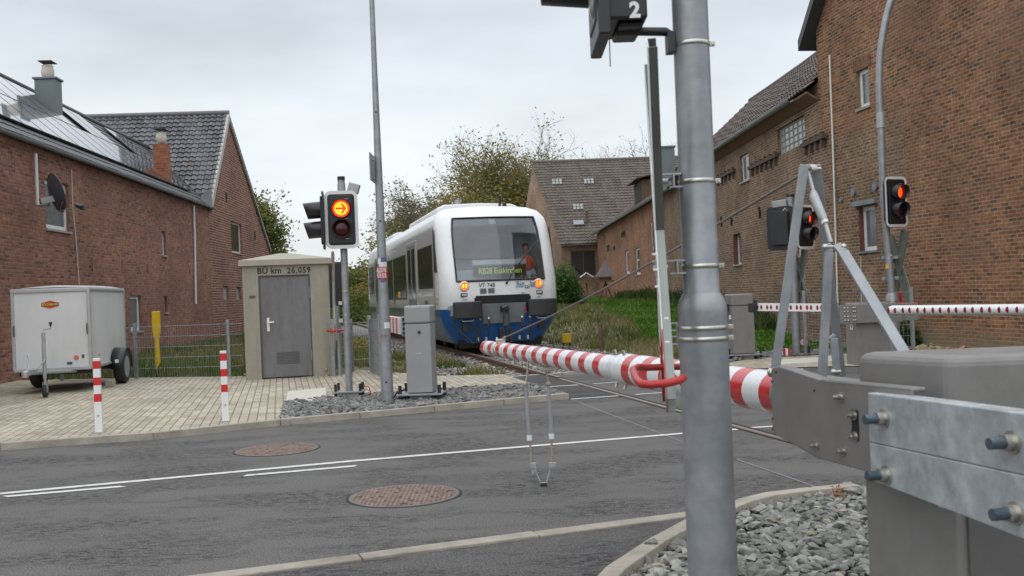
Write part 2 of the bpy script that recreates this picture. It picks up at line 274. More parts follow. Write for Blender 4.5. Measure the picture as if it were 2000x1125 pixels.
B_right = brick('orange_brown_brick', (.165, .068, .040), (.28, .130, .070), (.275, .19, .115), (.085, .055, .045), stain=(.20, .115, .078), stain_amt=.55, bw=.20, rh=.070, ms=.013, low=(.215, .18, .125), low_z=.25, big=.34)
B_right2 = brick('grey_brown_brick', (.145, .080, .053), (.235, .140, .088), (.27, .205, .14), (.085, .058, .046), stain=(.12, .088, .064), stain_amt=.6, big=.38, bw=.2, rh=.072, ms=.015)
B_far = brick('crumbling_orange_brick', (.22, .105, .062), (.32, .165, .10), (.25, .18, .125), (.12, .07, .05), stain=(.33, .145, .075), stain_amt=.7, big=.4)
B_pale = brick('pale_tan_brick', (.26, .165, .115), (.36, .24, .17), (.30, .24, .19), None, stain=(.30, .20, .145), stain_amt=.5)
B_chim = brick('chimney_brick', (.24, .085, .045), (.33, .12, .065), (.26, .15, .10), None, big=.15)
T_dark = tilemat('glossy_grey_pantiles', [(.022, .023, .026), (.045, .047, .052), (.075, .078, .086), (.115, .12, .13), (.055, .055, .057), (.11, .08, .055)], .45, .6)
T_brown = tilemat('brown_pantiles', [(.085, .07, .06), (.11, .092, .08), (.14, .118, .10), (.10, .088, .075)], .8, .3)
T_brown2 = tilemat('old_brown_pantiles', [(.06, .05, .045), (.105, .088, .078), (.135, .11, .095), (.075, .066, .056)], .8, .3)

# ------------------------------------------------------------------ mesh builder
class MB:
    def __init__(s, M=None): s.v = []; s.f = []; s.mi = []; s.sm = []; s.uv = []; s.M = M or Matrix.Identity(4)
    def _a(s, pts):
        i = len(s.v); s.v += [s.M @ V(p) for p in pts]; return i
    def face(s, pts, mi=0, uv=None, sm=False):
        i = s._a(pts); s.f.append(tuple(range(i, i+len(pts)))); s.mi.append(mi); s.sm.append(sm); s.uv.append(uv)
    def faces(s, pts, fs, mi=0, sm=False, uvs=None):
        i = s._a(pts)
        for k, f in enumerate(fs):
            s.f.append(tuple(i+j for j in f)); s.mi.append(mi); s.sm.append(sm); s.uv.append(uvs[k] if uvs else None)
    def box(s, c, d, R=None, mi=0):
        c = V(c); a, b, e = d[0]/2, d[1]/2, d[2]/2
        P = [V((x, y, z)) for x in (-a, a) for y in (-b, b) for z in (-e, e)]
        if R is not None: P = [R @ p for p in P]
        s.faces([c+p for p in P], [(0, 1, 3, 2), (4, 6, 7, 5), (0, 4, 5, 1), (2, 3, 7, 6), (0, 2, 6, 4), (1, 5, 7, 3)], mi)
    def prism(s, poly, vec, mi=0, sm=False):
        n = len(poly); poly = [V(p) for p in poly]; vec = V(vec)
        s.faces(poly+[p+vec for p in poly], [tuple(range(n))[::-1], tuple(range(n, 2*n))]+[(i, (i+1) % n, n+(i+1) % n, n+i) for i in range(n)], mi, sm)
    def tube(s, pts, r, n=10, mi=0, cap=True, sm=True):
        pts = [V(p) for p in pts]; rs = r if isinstance(r, (list, tuple)) else [r]*len(pts)
        rings = []; prev = None
        for i, p in enumerate(pts):
            d = (pts[min(i+1, len(pts)-1)]-pts[max(i-1, 0)]).normalized()
            if prev is None:
                up = V((0, 0, 1)) if abs(d.z) < .9 else V((1, 0, 0)); a = d.cross(up).normalized()
            else:
                a = (prev-d*prev.dot(d))
                a = a.normalized() if a.length > 1e-6 else d.orthogonal().normalized()
            prev = a; b = d.cross(a)
            rings.append([p+(a*math.cos(t)+b*math.sin(t))*rs[i] for t in [2*PI*k/n for k in range(n)]])
        P = [q for ring in rings for q in ring]; fs = []
        for i in range(len(pts)-1):
            for k in range(n): fs.append((i*n+k, i*n+(k+1) % n, (i+1)*n+(k+1) % n, (i+1)*n+k))
        s.faces(P, fs, mi, sm)
        if cap:
            s.faces(rings[0], [tuple(range(n))[::-1]], mi); s.faces(rings[-1], [tuple(range(n))], mi)
    def cyl(s, a, b, r, r2=None, n=16, mi=0): s.tube([a, b], [r, r if r2 is None else r2], n, mi)
    def lathe(s, c, prof, n=20, mi=0, ax=None):
        c = V(c); Q = ax or Matrix.Identity(3); P = []
        for r, z in prof: P += [c+Q @ V((r*math.cos(2*PI*k/n), r*math.sin(2*PI*k/n), z)) for k in range(n)]
        fs = [(i*n+k, i*n+(k+1) % n, (i+1)*n+(k+1) % n, (i+1)*n+k) for i in range(len(prof)-1) for k in range(n)]
        s.faces(P, fs, mi, True)
        s.faces(P[:n], [tuple(range(n))[::-1]], mi); s.faces(P[-n:], [tuple(range(n))], mi)
    def ell(s, c, r, mi=0, n=14, m=9):
        c = V(c); P = []; fs = []
        for j in range(m+1):
            t = PI*j/m
            for k in range(n): P.append(c+V((r[0]*math.sin(t)*math.cos(2*PI*k/n), r[1]*math.sin(t)*math.sin(2*PI*k/n), r[2]*math.cos(t))))
        for j in range(m):
            for k in range(n): fs.append((j*n+k, (j+1)*n+k, (j+1)*n+(k+1) % n, j*n+(k+1) % n))
        s.faces(P, fs, mi, True)
    def build(s, name, mats, parent=None, bevel=0, local=False, seg=2):
        me = bpy.data.meshes.new(name)
        inv = parent.matrix_world.inverted() if (parent is not None and not local) else None
        me.from_pydata([inv @ p for p in s.v] if inv else s.v, [], s.f)
        if not isinstance(mats, (list, tuple)): mats = [mats]
        for m in mats: me.materials.append(m)
        me.polygons.foreach_set('material_index', s.mi); me.polygons.foreach_set('use_smooth', s.sm)
        if any(u is not None for u in s.uv):
            ul = me.uv_layers.new(name='UVMap'); k = 0; flat = []
            for f, u in zip(s.f, s.uv):
                for j in range(len(f)): flat += list(u[j]) if u else [0, 0]
            ul.data.foreach_set('uv', flat)
        me.update()
        o = bpy.data.objects.new(name, me); COL.objects.link(o)
        if parent is not None:
            o.parent = parent; o.matrix_world = parent.matrix_world.copy()
        if bevel:
            b = o.modifiers.new('bevel', 'BEVEL'); b.width = bevel; b.segments = seg; b.limit_method = 'ANGLE'; b.angle_limit = math.radians(40); b.harden_normals = False
        return o
def tag(o, label, cat=None, group=None, kind=None):
    o['label'] = label
    if cat: o['category'] = cat
    if group: o['group'] = group
    if kind: o['kind'] = kind
    return o
def thing(name, label, cat, loc=(0, 0, 0), rz=0, group=None):
    o = bpy.data.objects.new(name, None); COL.objects.link(o); o.empty_display_size = .2
    o.matrix_world = Matrix.Translation(loc) @ Matrix.Rotation(rz, 4, 'Z')
    return tag(o, label, cat, group)
def part(name, mat, parent, fn, bevel=0, local=True, M=None, seg=2):
    b = MB(M); fn(b); return b.build(name, mat, parent, bevel, local, seg)
def copy_tree(o, parent=None, inv=None):
    c = o.copy(); COL.objects.link(c)
    if parent is not None: c.parent = parent
    for ch in list(o.children): copy_tree(ch, c)
    return c
def text(name, body, size, mat, M, parent=None, ext=.0015, align='CENTER', sx=1.0, bold=0.0, space=1.0):
    """lettering as a mesh; M maps text x,y (z towards the reader) into the world"""
    cu = bpy.data.curves.new(name, 'FONT'); cu.body = body; cu.size = size; cu.extrude = ext; cu.align_x = align; cu.align_y = 'CENTER'; cu.offset = bold; cu.space_character = space
    cu.resolution_u = 3
    t = bpy.data.objects.new(name, cu); COL.objects.link(t)
    dg = bpy.context.evaluated_depsgraph_get(); dg.update()
    me = bpy.data.meshes.new_from_object(t.evaluated_get(dg)); me.name = name
    bpy.data.objects.remove(t); me.materials.clear(); me.materials.append(mat)
    me.transform(Matrix.Diagonal((sx, 1, 1, 1)))
    MM = (parent.matrix_world.inverted() @ M) if parent is not None else M
    me.transform(MM)
    o = bpy.data.objects.new(name, me); COL.objects.link(o)
    if parent is not None: o.parent = parent; o.matrix_world = parent.matrix_world.copy()
    return o
def frame(o, xa, ya, za):
    m = Matrix.Identity(4)
    for i, a in enumerate((V(xa).normalized(), V(ya).normalized(), V(za).normalized())):
        for j in range(3): m[j][i] = a[j]
    m.translation = V(o); return m

def poly_sheet(name, pts, z, mat, thick=0.0):
    b = MB(); b.face([(p[0], p[1], z) for p in pts])
    if thick:
        n = len(pts)
        for i in range(n):
            p, q = pts[i], pts[(i+1) % n]
            b.face([(p[0], p[1], z-thick), (q[0], q[1], z-thick), (q[0], q[1], z), (p[0], p[1], z)])
    o = b.build(name, mat); o['kind'] = 'structure'; return o
def orient(pts):
    a = sum(pts[i][0]*pts[(i+1) % len(pts)][1]-pts[(i+1) % len(pts)][0]*pts[i][1] for i in range(len(pts)))
    return pts if a > 0 else pts[::-1]

# ------------------------------------------------------------------ ground and roads
RX0 = 4.42
def rail_x(Y, off=0.0): return RX0 + off/math.cos(TA) - .234*Y     # left rail at off 0
def fit_rail():
    # the left rail through its foreground and background sightings
    a = G(1330, 800); b = G(996, 715.6)
    return a, b
ra, rb = fit_rail()
RX0 = (ra.x+.234*ra.y + rb.x+.234*rb.y)/2
def track_d(x, y): return ((x-(RX0+.74/math.cos(TA)-.234*y))*math.cos(TA))   # signed distance from track axis
def sstep(a, b, x):
    t = max(0, min(1, (x-a)/(b-a))); return t*t*(3-2*t)
def gz(x, y):
    d = track_d(x, y); z = -.03
    if y > 14:
        near = 1-sstep(2.0, 2.6, abs(d)); z -= .15*near*sstep(15.5, 17.5, y)
    if d > 0:
        z += sstep(2.2, 5.5, d)*sstep(21, 46, y)*.85 - .04*sstep(2, 3, d)*(y < 60)
        z += .09*noise.noise(V((x*.5, y*.5, 0)))*sstep(2.6, 4, d)*sstep(20, 26, y)
    elif y > 19: z += .05*noise.noise(V((x*.5, y*.5, 3)))*sstep(2.6, 4, -d)
    return z
def ground():
    xs = [-900, -300, -120, -60, -40]+[-30+.6*i for i in range(84)]+[21+3*i for i in range(7)]+[60, 120, 300, 900]
    ys = [-200, -40, -10, 0, 5, 10]+[13+.6*i for i in range(110)]+[80+4*i for i in range(12)]+[140, 200, 400, 1200]
    b = MB(); nx = len(xs)
    P = [(x, y, gz(x, y) if (-31 < x < 42 and 12 < y < 126) else -.03) for y in ys for x in xs]
    b.faces(P, [(j*nx+i, j*nx+i+1, (j+1)*nx+i+1, (j+1)*nx+i) for j in range(len(ys)-1) for i in range(nx-1)], 0, True)
    o = b.build('ground', M_earth); o['kind'] = 'structure'
ground()
def xy(p): return (p.x, p.y)
def lerp(a, b, t): return a+(b-a)*t
def ext(a, b, d):   # point d metres beyond b on the line a-b
    return b+(b-a).normalized()*d
# near edge strip and far kerb lines
n1, n2, n3 = G(0, 1172), G(700, 1083), G(1340, 1000)
n3b = G(1680, 960)
n0 = ext(n2, n1, 25)
k0, k1, k2, k3 = G(0, 880), G(300, 859), G(548, 832), G(1112, 779.5)
km = ext(k1, k0, 25)
cross_far_l, cross_far_r = G(985, 736), G(1475, 716)
n_r = ext(n3, n3b, 12)
far_r = ext(cross_far_l, cross_far_r, 14)
road = [xy(p) for p in (n0, n2, n3, n3b, n_r, far_r, cross_far_r, cross_far_l, k3, k2, k1, k0, km)]
poly_sheet('road', orient(road), 0.0, M_asphalt)
# lower footpath of darker asphalt
fb = [xy(p) for p in (n0, n2, n3, n3b, n_r)]+[(n_r.x, -6), (n0.x, -6)]
poly_sheet('footpath', orient(fb), -.008, M_asphalt2)
# dark asphalt patch between the footway edge lines left of the rails
pa = [G(1040, 757), G(985, 737), G(1075, 729), G(1215, 775), G(1112, 779)]
poly_sheet('asphalt_patch', orient([xy(p) for p in pa]), .004, asphalt('patch_asphalt', (.062, .06, .06), (.03, .03, .032), .9, .2))

def strip(name, pts, wdt, z0, z1, mat, off=0, gap=1.0, bevel=.006, step=True):
    """a line of butted concrete blocks along pts"""
    b = MB(); pts = [V((p.x, p.y, 0)) for p in pts]
    for a, c in zip(pts[:-1], pts[1:]):
        d = c-a; n = max(1, round(d.length/gap)); u = d.normalized(); s = V((-u.y, u.x, 0))
        for i in range(n):
            p, q = lerp(a, c, i/n)+u*.003, lerp(a, c, (i+1)/n)-u*.003
            j = random.uniform(-.003, .003)
            b.prism([p+s*off+V((0, 0, z0)), q+s*off+V((0, 0, z0)), q+s*(off+wdt)+V((0, 0, z0)), p+s*(off+wdt)+V((0, 0, z0))], (0, 0, z1-z0+j))
    o = b.build(name, mat, None, bevel); o['kind'] = 'structure'; return o
strip('edge_strip', [n0, n2, n3, n3b, n_r], .12, -.05, .006, M_kerb2, off=-.12)
strip('kerb', [km, k0, k1, k2, k3], .09, -.05, .075, M_kerb)
# paved forecourt
wA0 = G(0, 755); 
pz = .06
s_up = V((0, 0, 0))
fence_l = G(130, 757); f1 = G(262, 744); f2 = G(447, 741); 
pave = [km, k0, k1, k2, G(556, 793), G(640, 783), G(850, 768), G(1040, 757), G(985, 738), G(862, 741), G(700, 728), G(655, 741), G(470, 741), f1, G(240, 745), V((-9.95, 19.9, 0)), V((-9.7, 16, 0)), V((-30, 10, 0))]
def offs(p): return (p.x, p.y)
pave2 = [xy(p) for p in pave]
# start on the inner side of the kerb
def inner(a, b, w=.0885):
    u = (b-a).normalized(); return V((-u.y, u.x, 0))*w
io = inner(k0, k2)
for i in range(4): pave2[i] = (pave2[i][0]+io.x, pave2[i][1]+io.y)
poly_sheet('paved_forecourt', orient(pave2), pz, M_pavers, .1)
# pale slabs at the footway
def slab(name, pts, z, mat):
    b = MB(); b.prism([V((p.x, p.y, z-.04)) for p in orient(pts) if True] if False else [V((q[0], q[1], z-.04)) for q in orient([xy(p) for p in pts])], (0, 0, .044)); o = b.build(name, mat, None, .004); o['kind'] = 'structure'; return o
M_slab = simple('white_tactile_slab', (.52, .50, .44), .8, var=.06, scale=5, bump=.3, bscale=30)
slab('tactile_slabs', [G(562, 765, pz), G(636, 758, pz), G(639, 782, pz), G(558, 789, pz)], pz+.004, M_slab)
slab('tactile_slabs', [G(1530, 705), G(1640, 698), G(1645, 708), G(1500, 716)], .03, M_slab)
poly_sheet('paved_footway', orient([xy(p) for p in (G(1400, 713), G(1480, 700), G(1560, 697), G(1900, 678), G(2200, 690), G(2200, 712), G(1650, 716), G(1440, 722))]), .012, M_pavers)
strip('kerb', [G(556, 793), G(548, 832)], .1, -.05, .064, M_kerb)
# stone beds
bed1 = [k2+io*1.2, G(556, 793), G(640, 783), G(850, 768), G(1040, 757), G(1106, 777)]
poly_sheet('stone_bed', orient([xy(p) for p in bed1]), .03, M_bedsoil)
kc = [G(1090, 1245), G(1185, 1140), G(1265, 1085), G(1345, 1040), G(1440, 1001), G(1500, 986), G(1580, 976), G(1664, 967)]
strip('kerb', kc, .10, -.05, .085, M_kerb, off=-.10, gap=.75)
bed2 = [p for p in kc]+[G(1900, 950), V((3.5, 1.0, 0)), V((.2, .8, 0))]
poly_sheet('stone_bed', orient([xy(p) for p in bed2]), .012, M_bedsoil)
# track ballast
def ballast():
    b = MB(); c = []
    for k in range(0, 60):
        y = 15.7+k*2.2; c.append((V((RX0+.74/math.cos(TA)-.234*y, y, 0))))
    for a, d in zip(c[:-1], c[1:]):
        for (o1, z1), (o2, z2) in zip(((-3.0, -.10), (-1.6, -.09), (0, -.11), (1.5, -.09)), ((-1.6, -.09), (0, -.11), (1.5, -.09), (2.6, -.16))):
            b.face([a+Rv*o1+V((0, 0, z1)), a+Rv*o2+V((0, 0, z2)), d+Rv*o2+V((0, 0, z2)), d+Rv*o1+V((0, 0, z1))])
    o = b.build('track_bed', M_ballast); o['kind'] = 'structure'
ballast()

# road markings
def line(a, b, wd, z=.004):
    u = (b-a).normalized(); s = V((-u.y, u.x, 0))*wd/2
    return [a-s, b-s, b+s, a+s]
def markings():
    b = MB()
    def seg(p, q, w=.10, skew=0):
        q4 = line(p, q, w); u = (q-p).normalized()
        q4[3] += u*skew; q4[2] += u*skew
        b.face([V((v.x, v.y, .0045)) for v in q4])
    cpts = [G(-600, 1010), G(0, 965), G(690, 901), G(1330, 847.5), G(1440, 839)]
    for p, q in zip(cpts[:-1], cpts[1:]): seg(p, q, .085)
    seg(G(18, 970), G(248, 950), .075, -.06); seg(G(474, 930), G(692, 911), .075, .03)
    seg(G(-420, 1008), G(-190, 988), .075, .03)
    for a, c in (((1115, 780), (1208, 773.5)), ((1240, 771), (1330, 765)), ((1052, 757), (1130, 752)), ((1158, 750), (1225, 745.5)), ((985, 737), (1052, 731.5)), ((1076, 729.5), (1138, 725.5)), ((1468, 836), (1530, 832)), ((1425, 757), (1500, 751))):
        seg(G(*a), G(*c), .07)
    o = b.build('road_markings', M_white); o['kind'] = 'structure'
    tag(o, 'white centre line with shorter lane dashes beside it and dashed footway lines on the asphalt', 'road marking', kind='structure')
markings()
def sawcuts():
    b = MB()
    for p, q in (((1130, 786), (1345, 868)), ((1440, 898), (1640, 968))):
        q4 = line(G(*p), G(*q), .022); b.face([V((v.x, v.y, .0035)) for v in q4])
    o = b.build('road_saw_cuts', simple('joint_sealant', (.15, .15, .16), .6, var=.2, scale=20)); tag(o, 'thin sealed saw cut lines across the asphalt beside the rails', 'road joint', kind='structure')
sawcuts()

# ------------------------------------------------------------------ stones (real ones)
def stones(name, region, n, smin, smax, z, mat, label, cat='stones', kind='stuff', zf=None):
    xs = [p[0] for p in region]; ys = [p[1] for p in region]
    def inside(x, y):
        c = False; m = len(region); j = m-1
        for i in range(m):
            if ((region[i][1] > y) != (region[j][1] > y)) and (x < (region[j][0]-region[i][0])*(y-region[i][1])/(region[j][1]-region[i][1])+region[i][0]): c = not c
            j = i
        return c
    t = (1+5**.5)/2
    ico = [V(p).normalized() for p in ((-1, t, 0), (1, t, 0), (-1, -t, 0), (1, -t, 0), (0, -1, t), (0, 1, t), (0, -1, -t), (0, 1, -t), (t, 0, -1), (t, 0, 1), (-t, 0, -1), (-t, 0, 1))]
    fs = [(0, 11, 5), (0, 5, 1), (0, 1, 7), (0, 7, 10), (0, 10, 11), (1, 5, 9), (5, 11, 4), (11, 10, 2), (10, 7, 6), (7, 1, 8), (3, 9, 4), (3, 4, 2), (3, 2, 6), (3, 6, 8), (3, 8, 9), (4, 9, 5), (2, 4, 11), (6, 2, 10), (8, 6, 7), (9, 8, 1)]
    verts = []; faces = []; cols = []
    k = 0; tries = 0
    while k < n and tries < n*30:
        tries += 1
        x, y = random.uniform(min(xs), max(xs)), random.uniform(min(ys), max(ys))
        if not inside(x, y): continue
        s = random.uniform(smin, smax)*(1 if random.random() > .12 else 1.35)
        sx, sy, sz = s*random.uniform(.7, 1.3), s*random.uniform(.5, 1.0), s*random.uniform(.3, .62)
        R = Matrix.Rotation(random.uniform(0, 6.28), 3, 'Z') @ Matrix.Rotation(random.uniform(-.6, .6), 3, 'X') @ Matrix.Rotation(random.uniform(-.5, .5), 3, 'Y')
        zz = (zf(x, y) if zf else z)+random.uniform(-.2, .55)*s
        base = len(verts)
        for p in ico:
            q = V((p.x*sx, p.y*sy, p.z*sz))*random.uniform(.66, 1.18)
            q = R @ q; verts.append((x+q.x, y+q.y, zz+q.z))
        faces += [(base+a, base+b_, base+c) for a, b_, c in fs]
        g = random.random(); cols += [g]*len(fs)*3
        k += 1
    me = bpy.data.meshes.new(name); me.from_pydata(verts, [], faces); me.materials.append(mat)
    ca = me.attributes.new('tone', 'FLOAT', 'CORNER'); ca.data.foreach_set('value', cols)
    o = bpy.data.objects.new(name, me); COL.objects.link(o); tag(o, label, cat, kind=kind); return o
def stonemat(name, ramp):
    m, n, l, b = newmat(name); setp(b, rough=.85, spec=.3)
    at = n.new('ShaderNodeAttribute'); at.attribute_name = 'tone'
    r = n.new('ShaderNodeValToRGB'); l.new(at.outputs['Fac'], r.inputs[0])
    while len(r.color_ramp.elements) < len(ramp): r.color_ramp.elements.new(.5)
    for i, (p, c) in enumerate(ramp): r.color_ramp.elements[i].position = p; r.color_ramp.elements[i].color = c4(c)
    t = n.new('ShaderNodeTexCoord'); nn = n.new('ShaderNodeTexNoise'); nn.inputs['Scale'].default_value = 28; nn.inputs['Detail'].default_value = 6; l.new(t.outputs['Object'], nn.inputs['Vector'])
    mr = n.new('ShaderNodeMapRange'); mr.inputs[1].default_value = .3; mr.inputs[2].default_value = .7; mr.inputs[3].default_value = .75; mr.inputs[4].default_value = 1.25; l.new(nn.outputs['Fac'], mr.inputs[0])
    s = n.new('ShaderNodeVectorMath'); s.operation = 'SCALE'; l.new(r.outputs[0], s.inputs[0]); l.new(mr.outputs[0], s.inputs['Scale']); l.new(s.outputs[0], b.inputs['Base Color'])
    bp = n.new('ShaderNodeBump'); bp.inputs['Strength'].default_value = .4; bp.inputs['Distance'].default_value = .01; l.new(nn.outputs['Fac'], bp.inputs['Height']); l.new(bp.outputs[0], b.inputs['Normal'])
    return m
M_stone = stonemat('grey_green_stone', [(0, (.125, .128, .118)), (.4, (.18, .182, .168)), (.75, (.235, .235, .215)), (.955, (.30, .30, .27)), (1.0, (.30, .25, .17))])
M_stone2 = stonemat('mid_grey_stone', [(0, (.10, .10, .098)), (.5, (.165, .165, .16)), (.95, (.25, .245, .235))])
M_stone3 = stonemat('ballast_stone', [(0, (.12, .115, .105)), (.5, (.21, .20, .185)), (.95, (.36, .34, .30))])
reg = orient([xy(p) for p in bed2[:8]]+[xy(G(1730, 958)), (2.3, 3.5), (1.9, 2.5), (.4, 2.5)])
stones('coarse_gravel', reg, 5600, .020, .050, .03, M_stone, 'coarse grey-green broken stones filling the bed in front of the big pole')
reg = orient([xy(p) for p in bed1])
stones('coarse_gravel', reg, 6500, .025, .045, .045, M_stone2, 'blue-grey broken stones in the kerbed bed under the signal mast')
tr = []
a0 = G(860, 740); a1 = G(985, 735)
reg = orient([xy(G(700, 727)), xy(G(862, 740)), xy(G(985, 735)), (rail_x(15.9, -.25), 15.9), (rail_x(16, 1.6)+.4, 16.2), (rail_x(20, 3.3), 20), (rail_x(34, 3.3), 34), (rail_x(34, -2.5), 34), (rail_x(22, -2.3), 22)])
stones('track_ballast', reg, 9000, .03, .06, -.10, M_stone3, 'grey and tan ballast stones around the rails beside the train')
reg = orient([xy(G(1395, 712)), xy(G(1480, 700)), xy(G(1640, 692)), xy(G(1640, 684)), xy(G(1400, 696))])
stones('coarse_gravel', reg, 2200, .03, .05, .01, M_stone2, 'grey stones around the far barrier cabinets behind the road')
reg = orient([xy(p) for p in (G(470, 742), G(660, 742), G(672, 733), G(655, 730), G(480, 735))])
stones('fine_gravel', reg, 500, .012, .025, pz+.005, stonemat('tan_pebble', [(0, (.35, .27, .17)), (1, (.5, .42, .3))]), 'tan pebbles strewn along the foot of the concrete hut')

# ------------------------------------------------------------------ walls and buildings
class Wall:
    def __init__(s, p0, p1):
        s.p0 = V((p0[0], p0[1], 0)); d = V((p1[0], p1[1], 0))-s.p0; s.L = d.length; s.d = d.normalized()
        n = V((s.d.y, -s.d.x, 0)); s.n = n if n.dot(V((0, 0, 0))-s.p0) > 0 else -n
    def pt(s, u, z, o=0): return s.p0+s.d*u+s.n*o+V((0, 0, z))
    def hit(s, px, py):
        r = ray(px, py); c = V((0, 0, H)); t = (s.p0-c).dot(s.n)/r.dot(s.n); q = c+r*t
        return (q-s.p0).dot(s.d), q.z
    def rect(s, a, b):
        u0, z0 = s.hit(*a); u1, z1 = s.hit(*b); return (min(u0, u1), max(u0, u1), min(z0, z1), max(z0, z1))
def wall_mesh(b, W, prof, z0, openings=(), reveal=.16, mi=0, mir=0, uo=0.0, back=.3):
    """prof: [(u,z)...] top outline; quads with real openings and their reveals"""
    us = sorted(set([round(p[0], 4) for p in prof]+[round(x, 4) for o in openings for x in o[:2]]))
    def top(u):
        for (a, za), (c, zc) in zip(prof[:-1], prof[1:]):
            if a-1e-4 <= u <= c+1e-4: return za+(zc-za)*(u-a)/(c-a) if c > a else za
        return prof[-1][1]
    def quad(u0, u1, a0, a1, t0, t1):
        P = [W.pt(u0, a0), W.pt(u1, a1), W.pt(u1, t1), W.pt(u0, t0)]
        b.face(P, mi, [(u0+uo, a0), (u1+uo, a1), (u1+uo, t1), (u0+uo, t0)])
    for u0, u1 in zip(us[:-1], us[1:]):
        um = (u0+u1)/2; cuts = sorted([(o[2], o[3]) for o in openings if o[0] < um < o[1]])
        lo = z0
        for c0, c1 in cuts: quad(u0, u1, lo, lo, c0, c0); lo = c1
        quad(u0, u1, lo, lo, top(u0+1e-5), top(u1-1e-5))
    for (u0, u1, a, t) in [o[:4] for o in openings]:
        for P, uv in ((((u0, a), (u0, t)), 0), (((u1, t), (u1, a)), 0), (((u0, t), (u1, t)), 1), (((u1, a), (u0, a)), 1)):
            (ua, za), (ub, zb) = P
            q = [W.pt(ua, za), W.pt(ub, zb), W.pt(ub, zb, -reveal), W.pt(ua, za, -reveal)]
            b.face(q, mir, [(za, 0), (zb, 0), (zb, reveal), (za, reveal)] if not uv else [(ua, 0), (ub, 0), (ub, reveal), (ua, reveal)])
def window(W, o, parent, depth=.075, fw=.08, mull=(), sill=True, pane=None, frame_mat=None, trans=0, name='window', label=None, sillmat=None, cross=()):
    u0, u1, a, t = o[:4]
    b = MB()
    def bar(x0, x1, y0, y1, th=.05, off=0):
        b.prism([W.pt(x0, y0, -depth+off), W.pt(x1, y0, -depth+off), W.pt(x1, y1, -depth+off), W.pt(x0, y1, -depth+off)], W.n*-th)
    bar(u0, u1, a, a+fw); bar(u0, u1, t-fw-trans, t); bar(u0, u0+fw, a+fw+.001, t-fw-trans-.001); bar(u1-fw, u1, a+fw+.001, t-fw-trans-.001)
    for m_ in mull: x = u0+(u1-u0)*m_; bar(x-fw*.35, x+fw*.35, a+fw+.001, t-fw-trans-.001, .045)
    for m_ in cross: y = a+(t-a)*m_; bar(u0+fw+.001, u1-fw-.001, y-fw*.25, y+fw*.25, .04)
    f = b.build(name, frame_mat or M_pvc, parent, .006)
    if label: f['label'] = label
    p = MB(); p.prism([W.pt(u0+fw*.6, a+fw*.6, -depth-.02), W.pt(u1-fw*.6, a+fw*.6, -depth-.02), W.pt(u1-fw*.6, t-fw*.6, -depth-.02), W.pt(u0+fw*.6, t-fw*.6, -depth-.02)], W.n*-.012)
    p.build('pane', pane or M_winglass, f)
    if sill:
        s = MB(); s.prism([W.pt(u0-.04, a-.05, .04), W.pt(u1+.04, a-.05, .04), W.pt(u1+.04, a-.002, .04), W.pt(u0-.04, a-.002, .04)], W.n*-(depth+.02)); s.build('sill', sillmat or M_conc, f)
    return f
def roof_tiles(b, P00, P10, P01, P11, tw=.23, th=.33, amp=.022, lift=.03, u0=0, mi=0, miss=None):
    """pantiles: stepped courses with a wave across; P00-P10 the eave, P01-P11 the ridge"""
    P00, P10, P01, P11 = map(V, (P00, P10, P01, P11))
    n = (P10-P00).cross(P01-P00).normalized()
    if n.z < 0: n = -n
    rows = max(1, round((P01-P00).length/th)); cols = max(1, round((P10-P00).length/tw)); K = 4
    wav = [0, .8, 1, .2]
    for r in range(rows):
        v0, v1 = r/rows, min(1.0, (r+1.08)/rows); A0, A1 = lerp(P00, P01, v0), lerp(P10, P11, v0); B0, B1 = lerp(P00, P01, v1), lerp(P10, P11, v1)
        pts = []; 
        for c in range(cols*K+1):
            u = c/(cols*K); w_ = wav[c % K]*amp
            j = lift*(1+.25*math.sin(r*12.9+(c//K)*7.3))
            pts += [lerp(A0, A1, u)+n*(w_), lerp(A0, A1, u)+n*(j+w_), lerp(B0, B1, u)+n*w_]
        fs = []; uvs = []
        for c in range(cols*K):
            i = c*3; ua, ub = (c)/K+.001+u0, (c+1)/K-.001+u0
            fs += [(i, i+3, i+4, i+1), (i+1, i+4, i+5, i+2)]; uvs += [[(ua, r), (ub, r), (ub, r+.05), (ua, r+.05)], [(ua, r+.05), (ub, r+.05), (ub, r+.98), (ua, r+.98)]]
        b.faces(pts, fs, mi, False, uvs)
def gutter(b, p, q, r=.07, n=8):
    p, q = V(p), V(q); d = (q-p).normalized(); s = V((d.y, -d.x, 0)).normalized()
    if s.dot(-p) < 0: s = -s
    c = []
    for e_ in (p, q): c.append([e_+s*(math.cos(t)*r+r)+V((0, 0, -math.sin(t)*r)) for t in [PI*k/n for k in range(n+1)]]+[e_+s*(math.cos(t)*(r-.008)+r)+V((0, 0, -math.sin(t)*(r-.008))) for t in [PI*k/n for k in range(n+1)]][::-1])
    m = len(c[0]); b.faces(c[0]+c[1], [(k, (k+1) % m, m+(k+1) % m, m+k) for k in range(m)]+[tuple(range(m)), tuple(range(2*m-1, m-1, -1))], 0, True)
    b.tube([p+s*(2*r)+V((0, 0, .004)), q+s*(2*r)+V((0, 0, .004))], .009, 6)

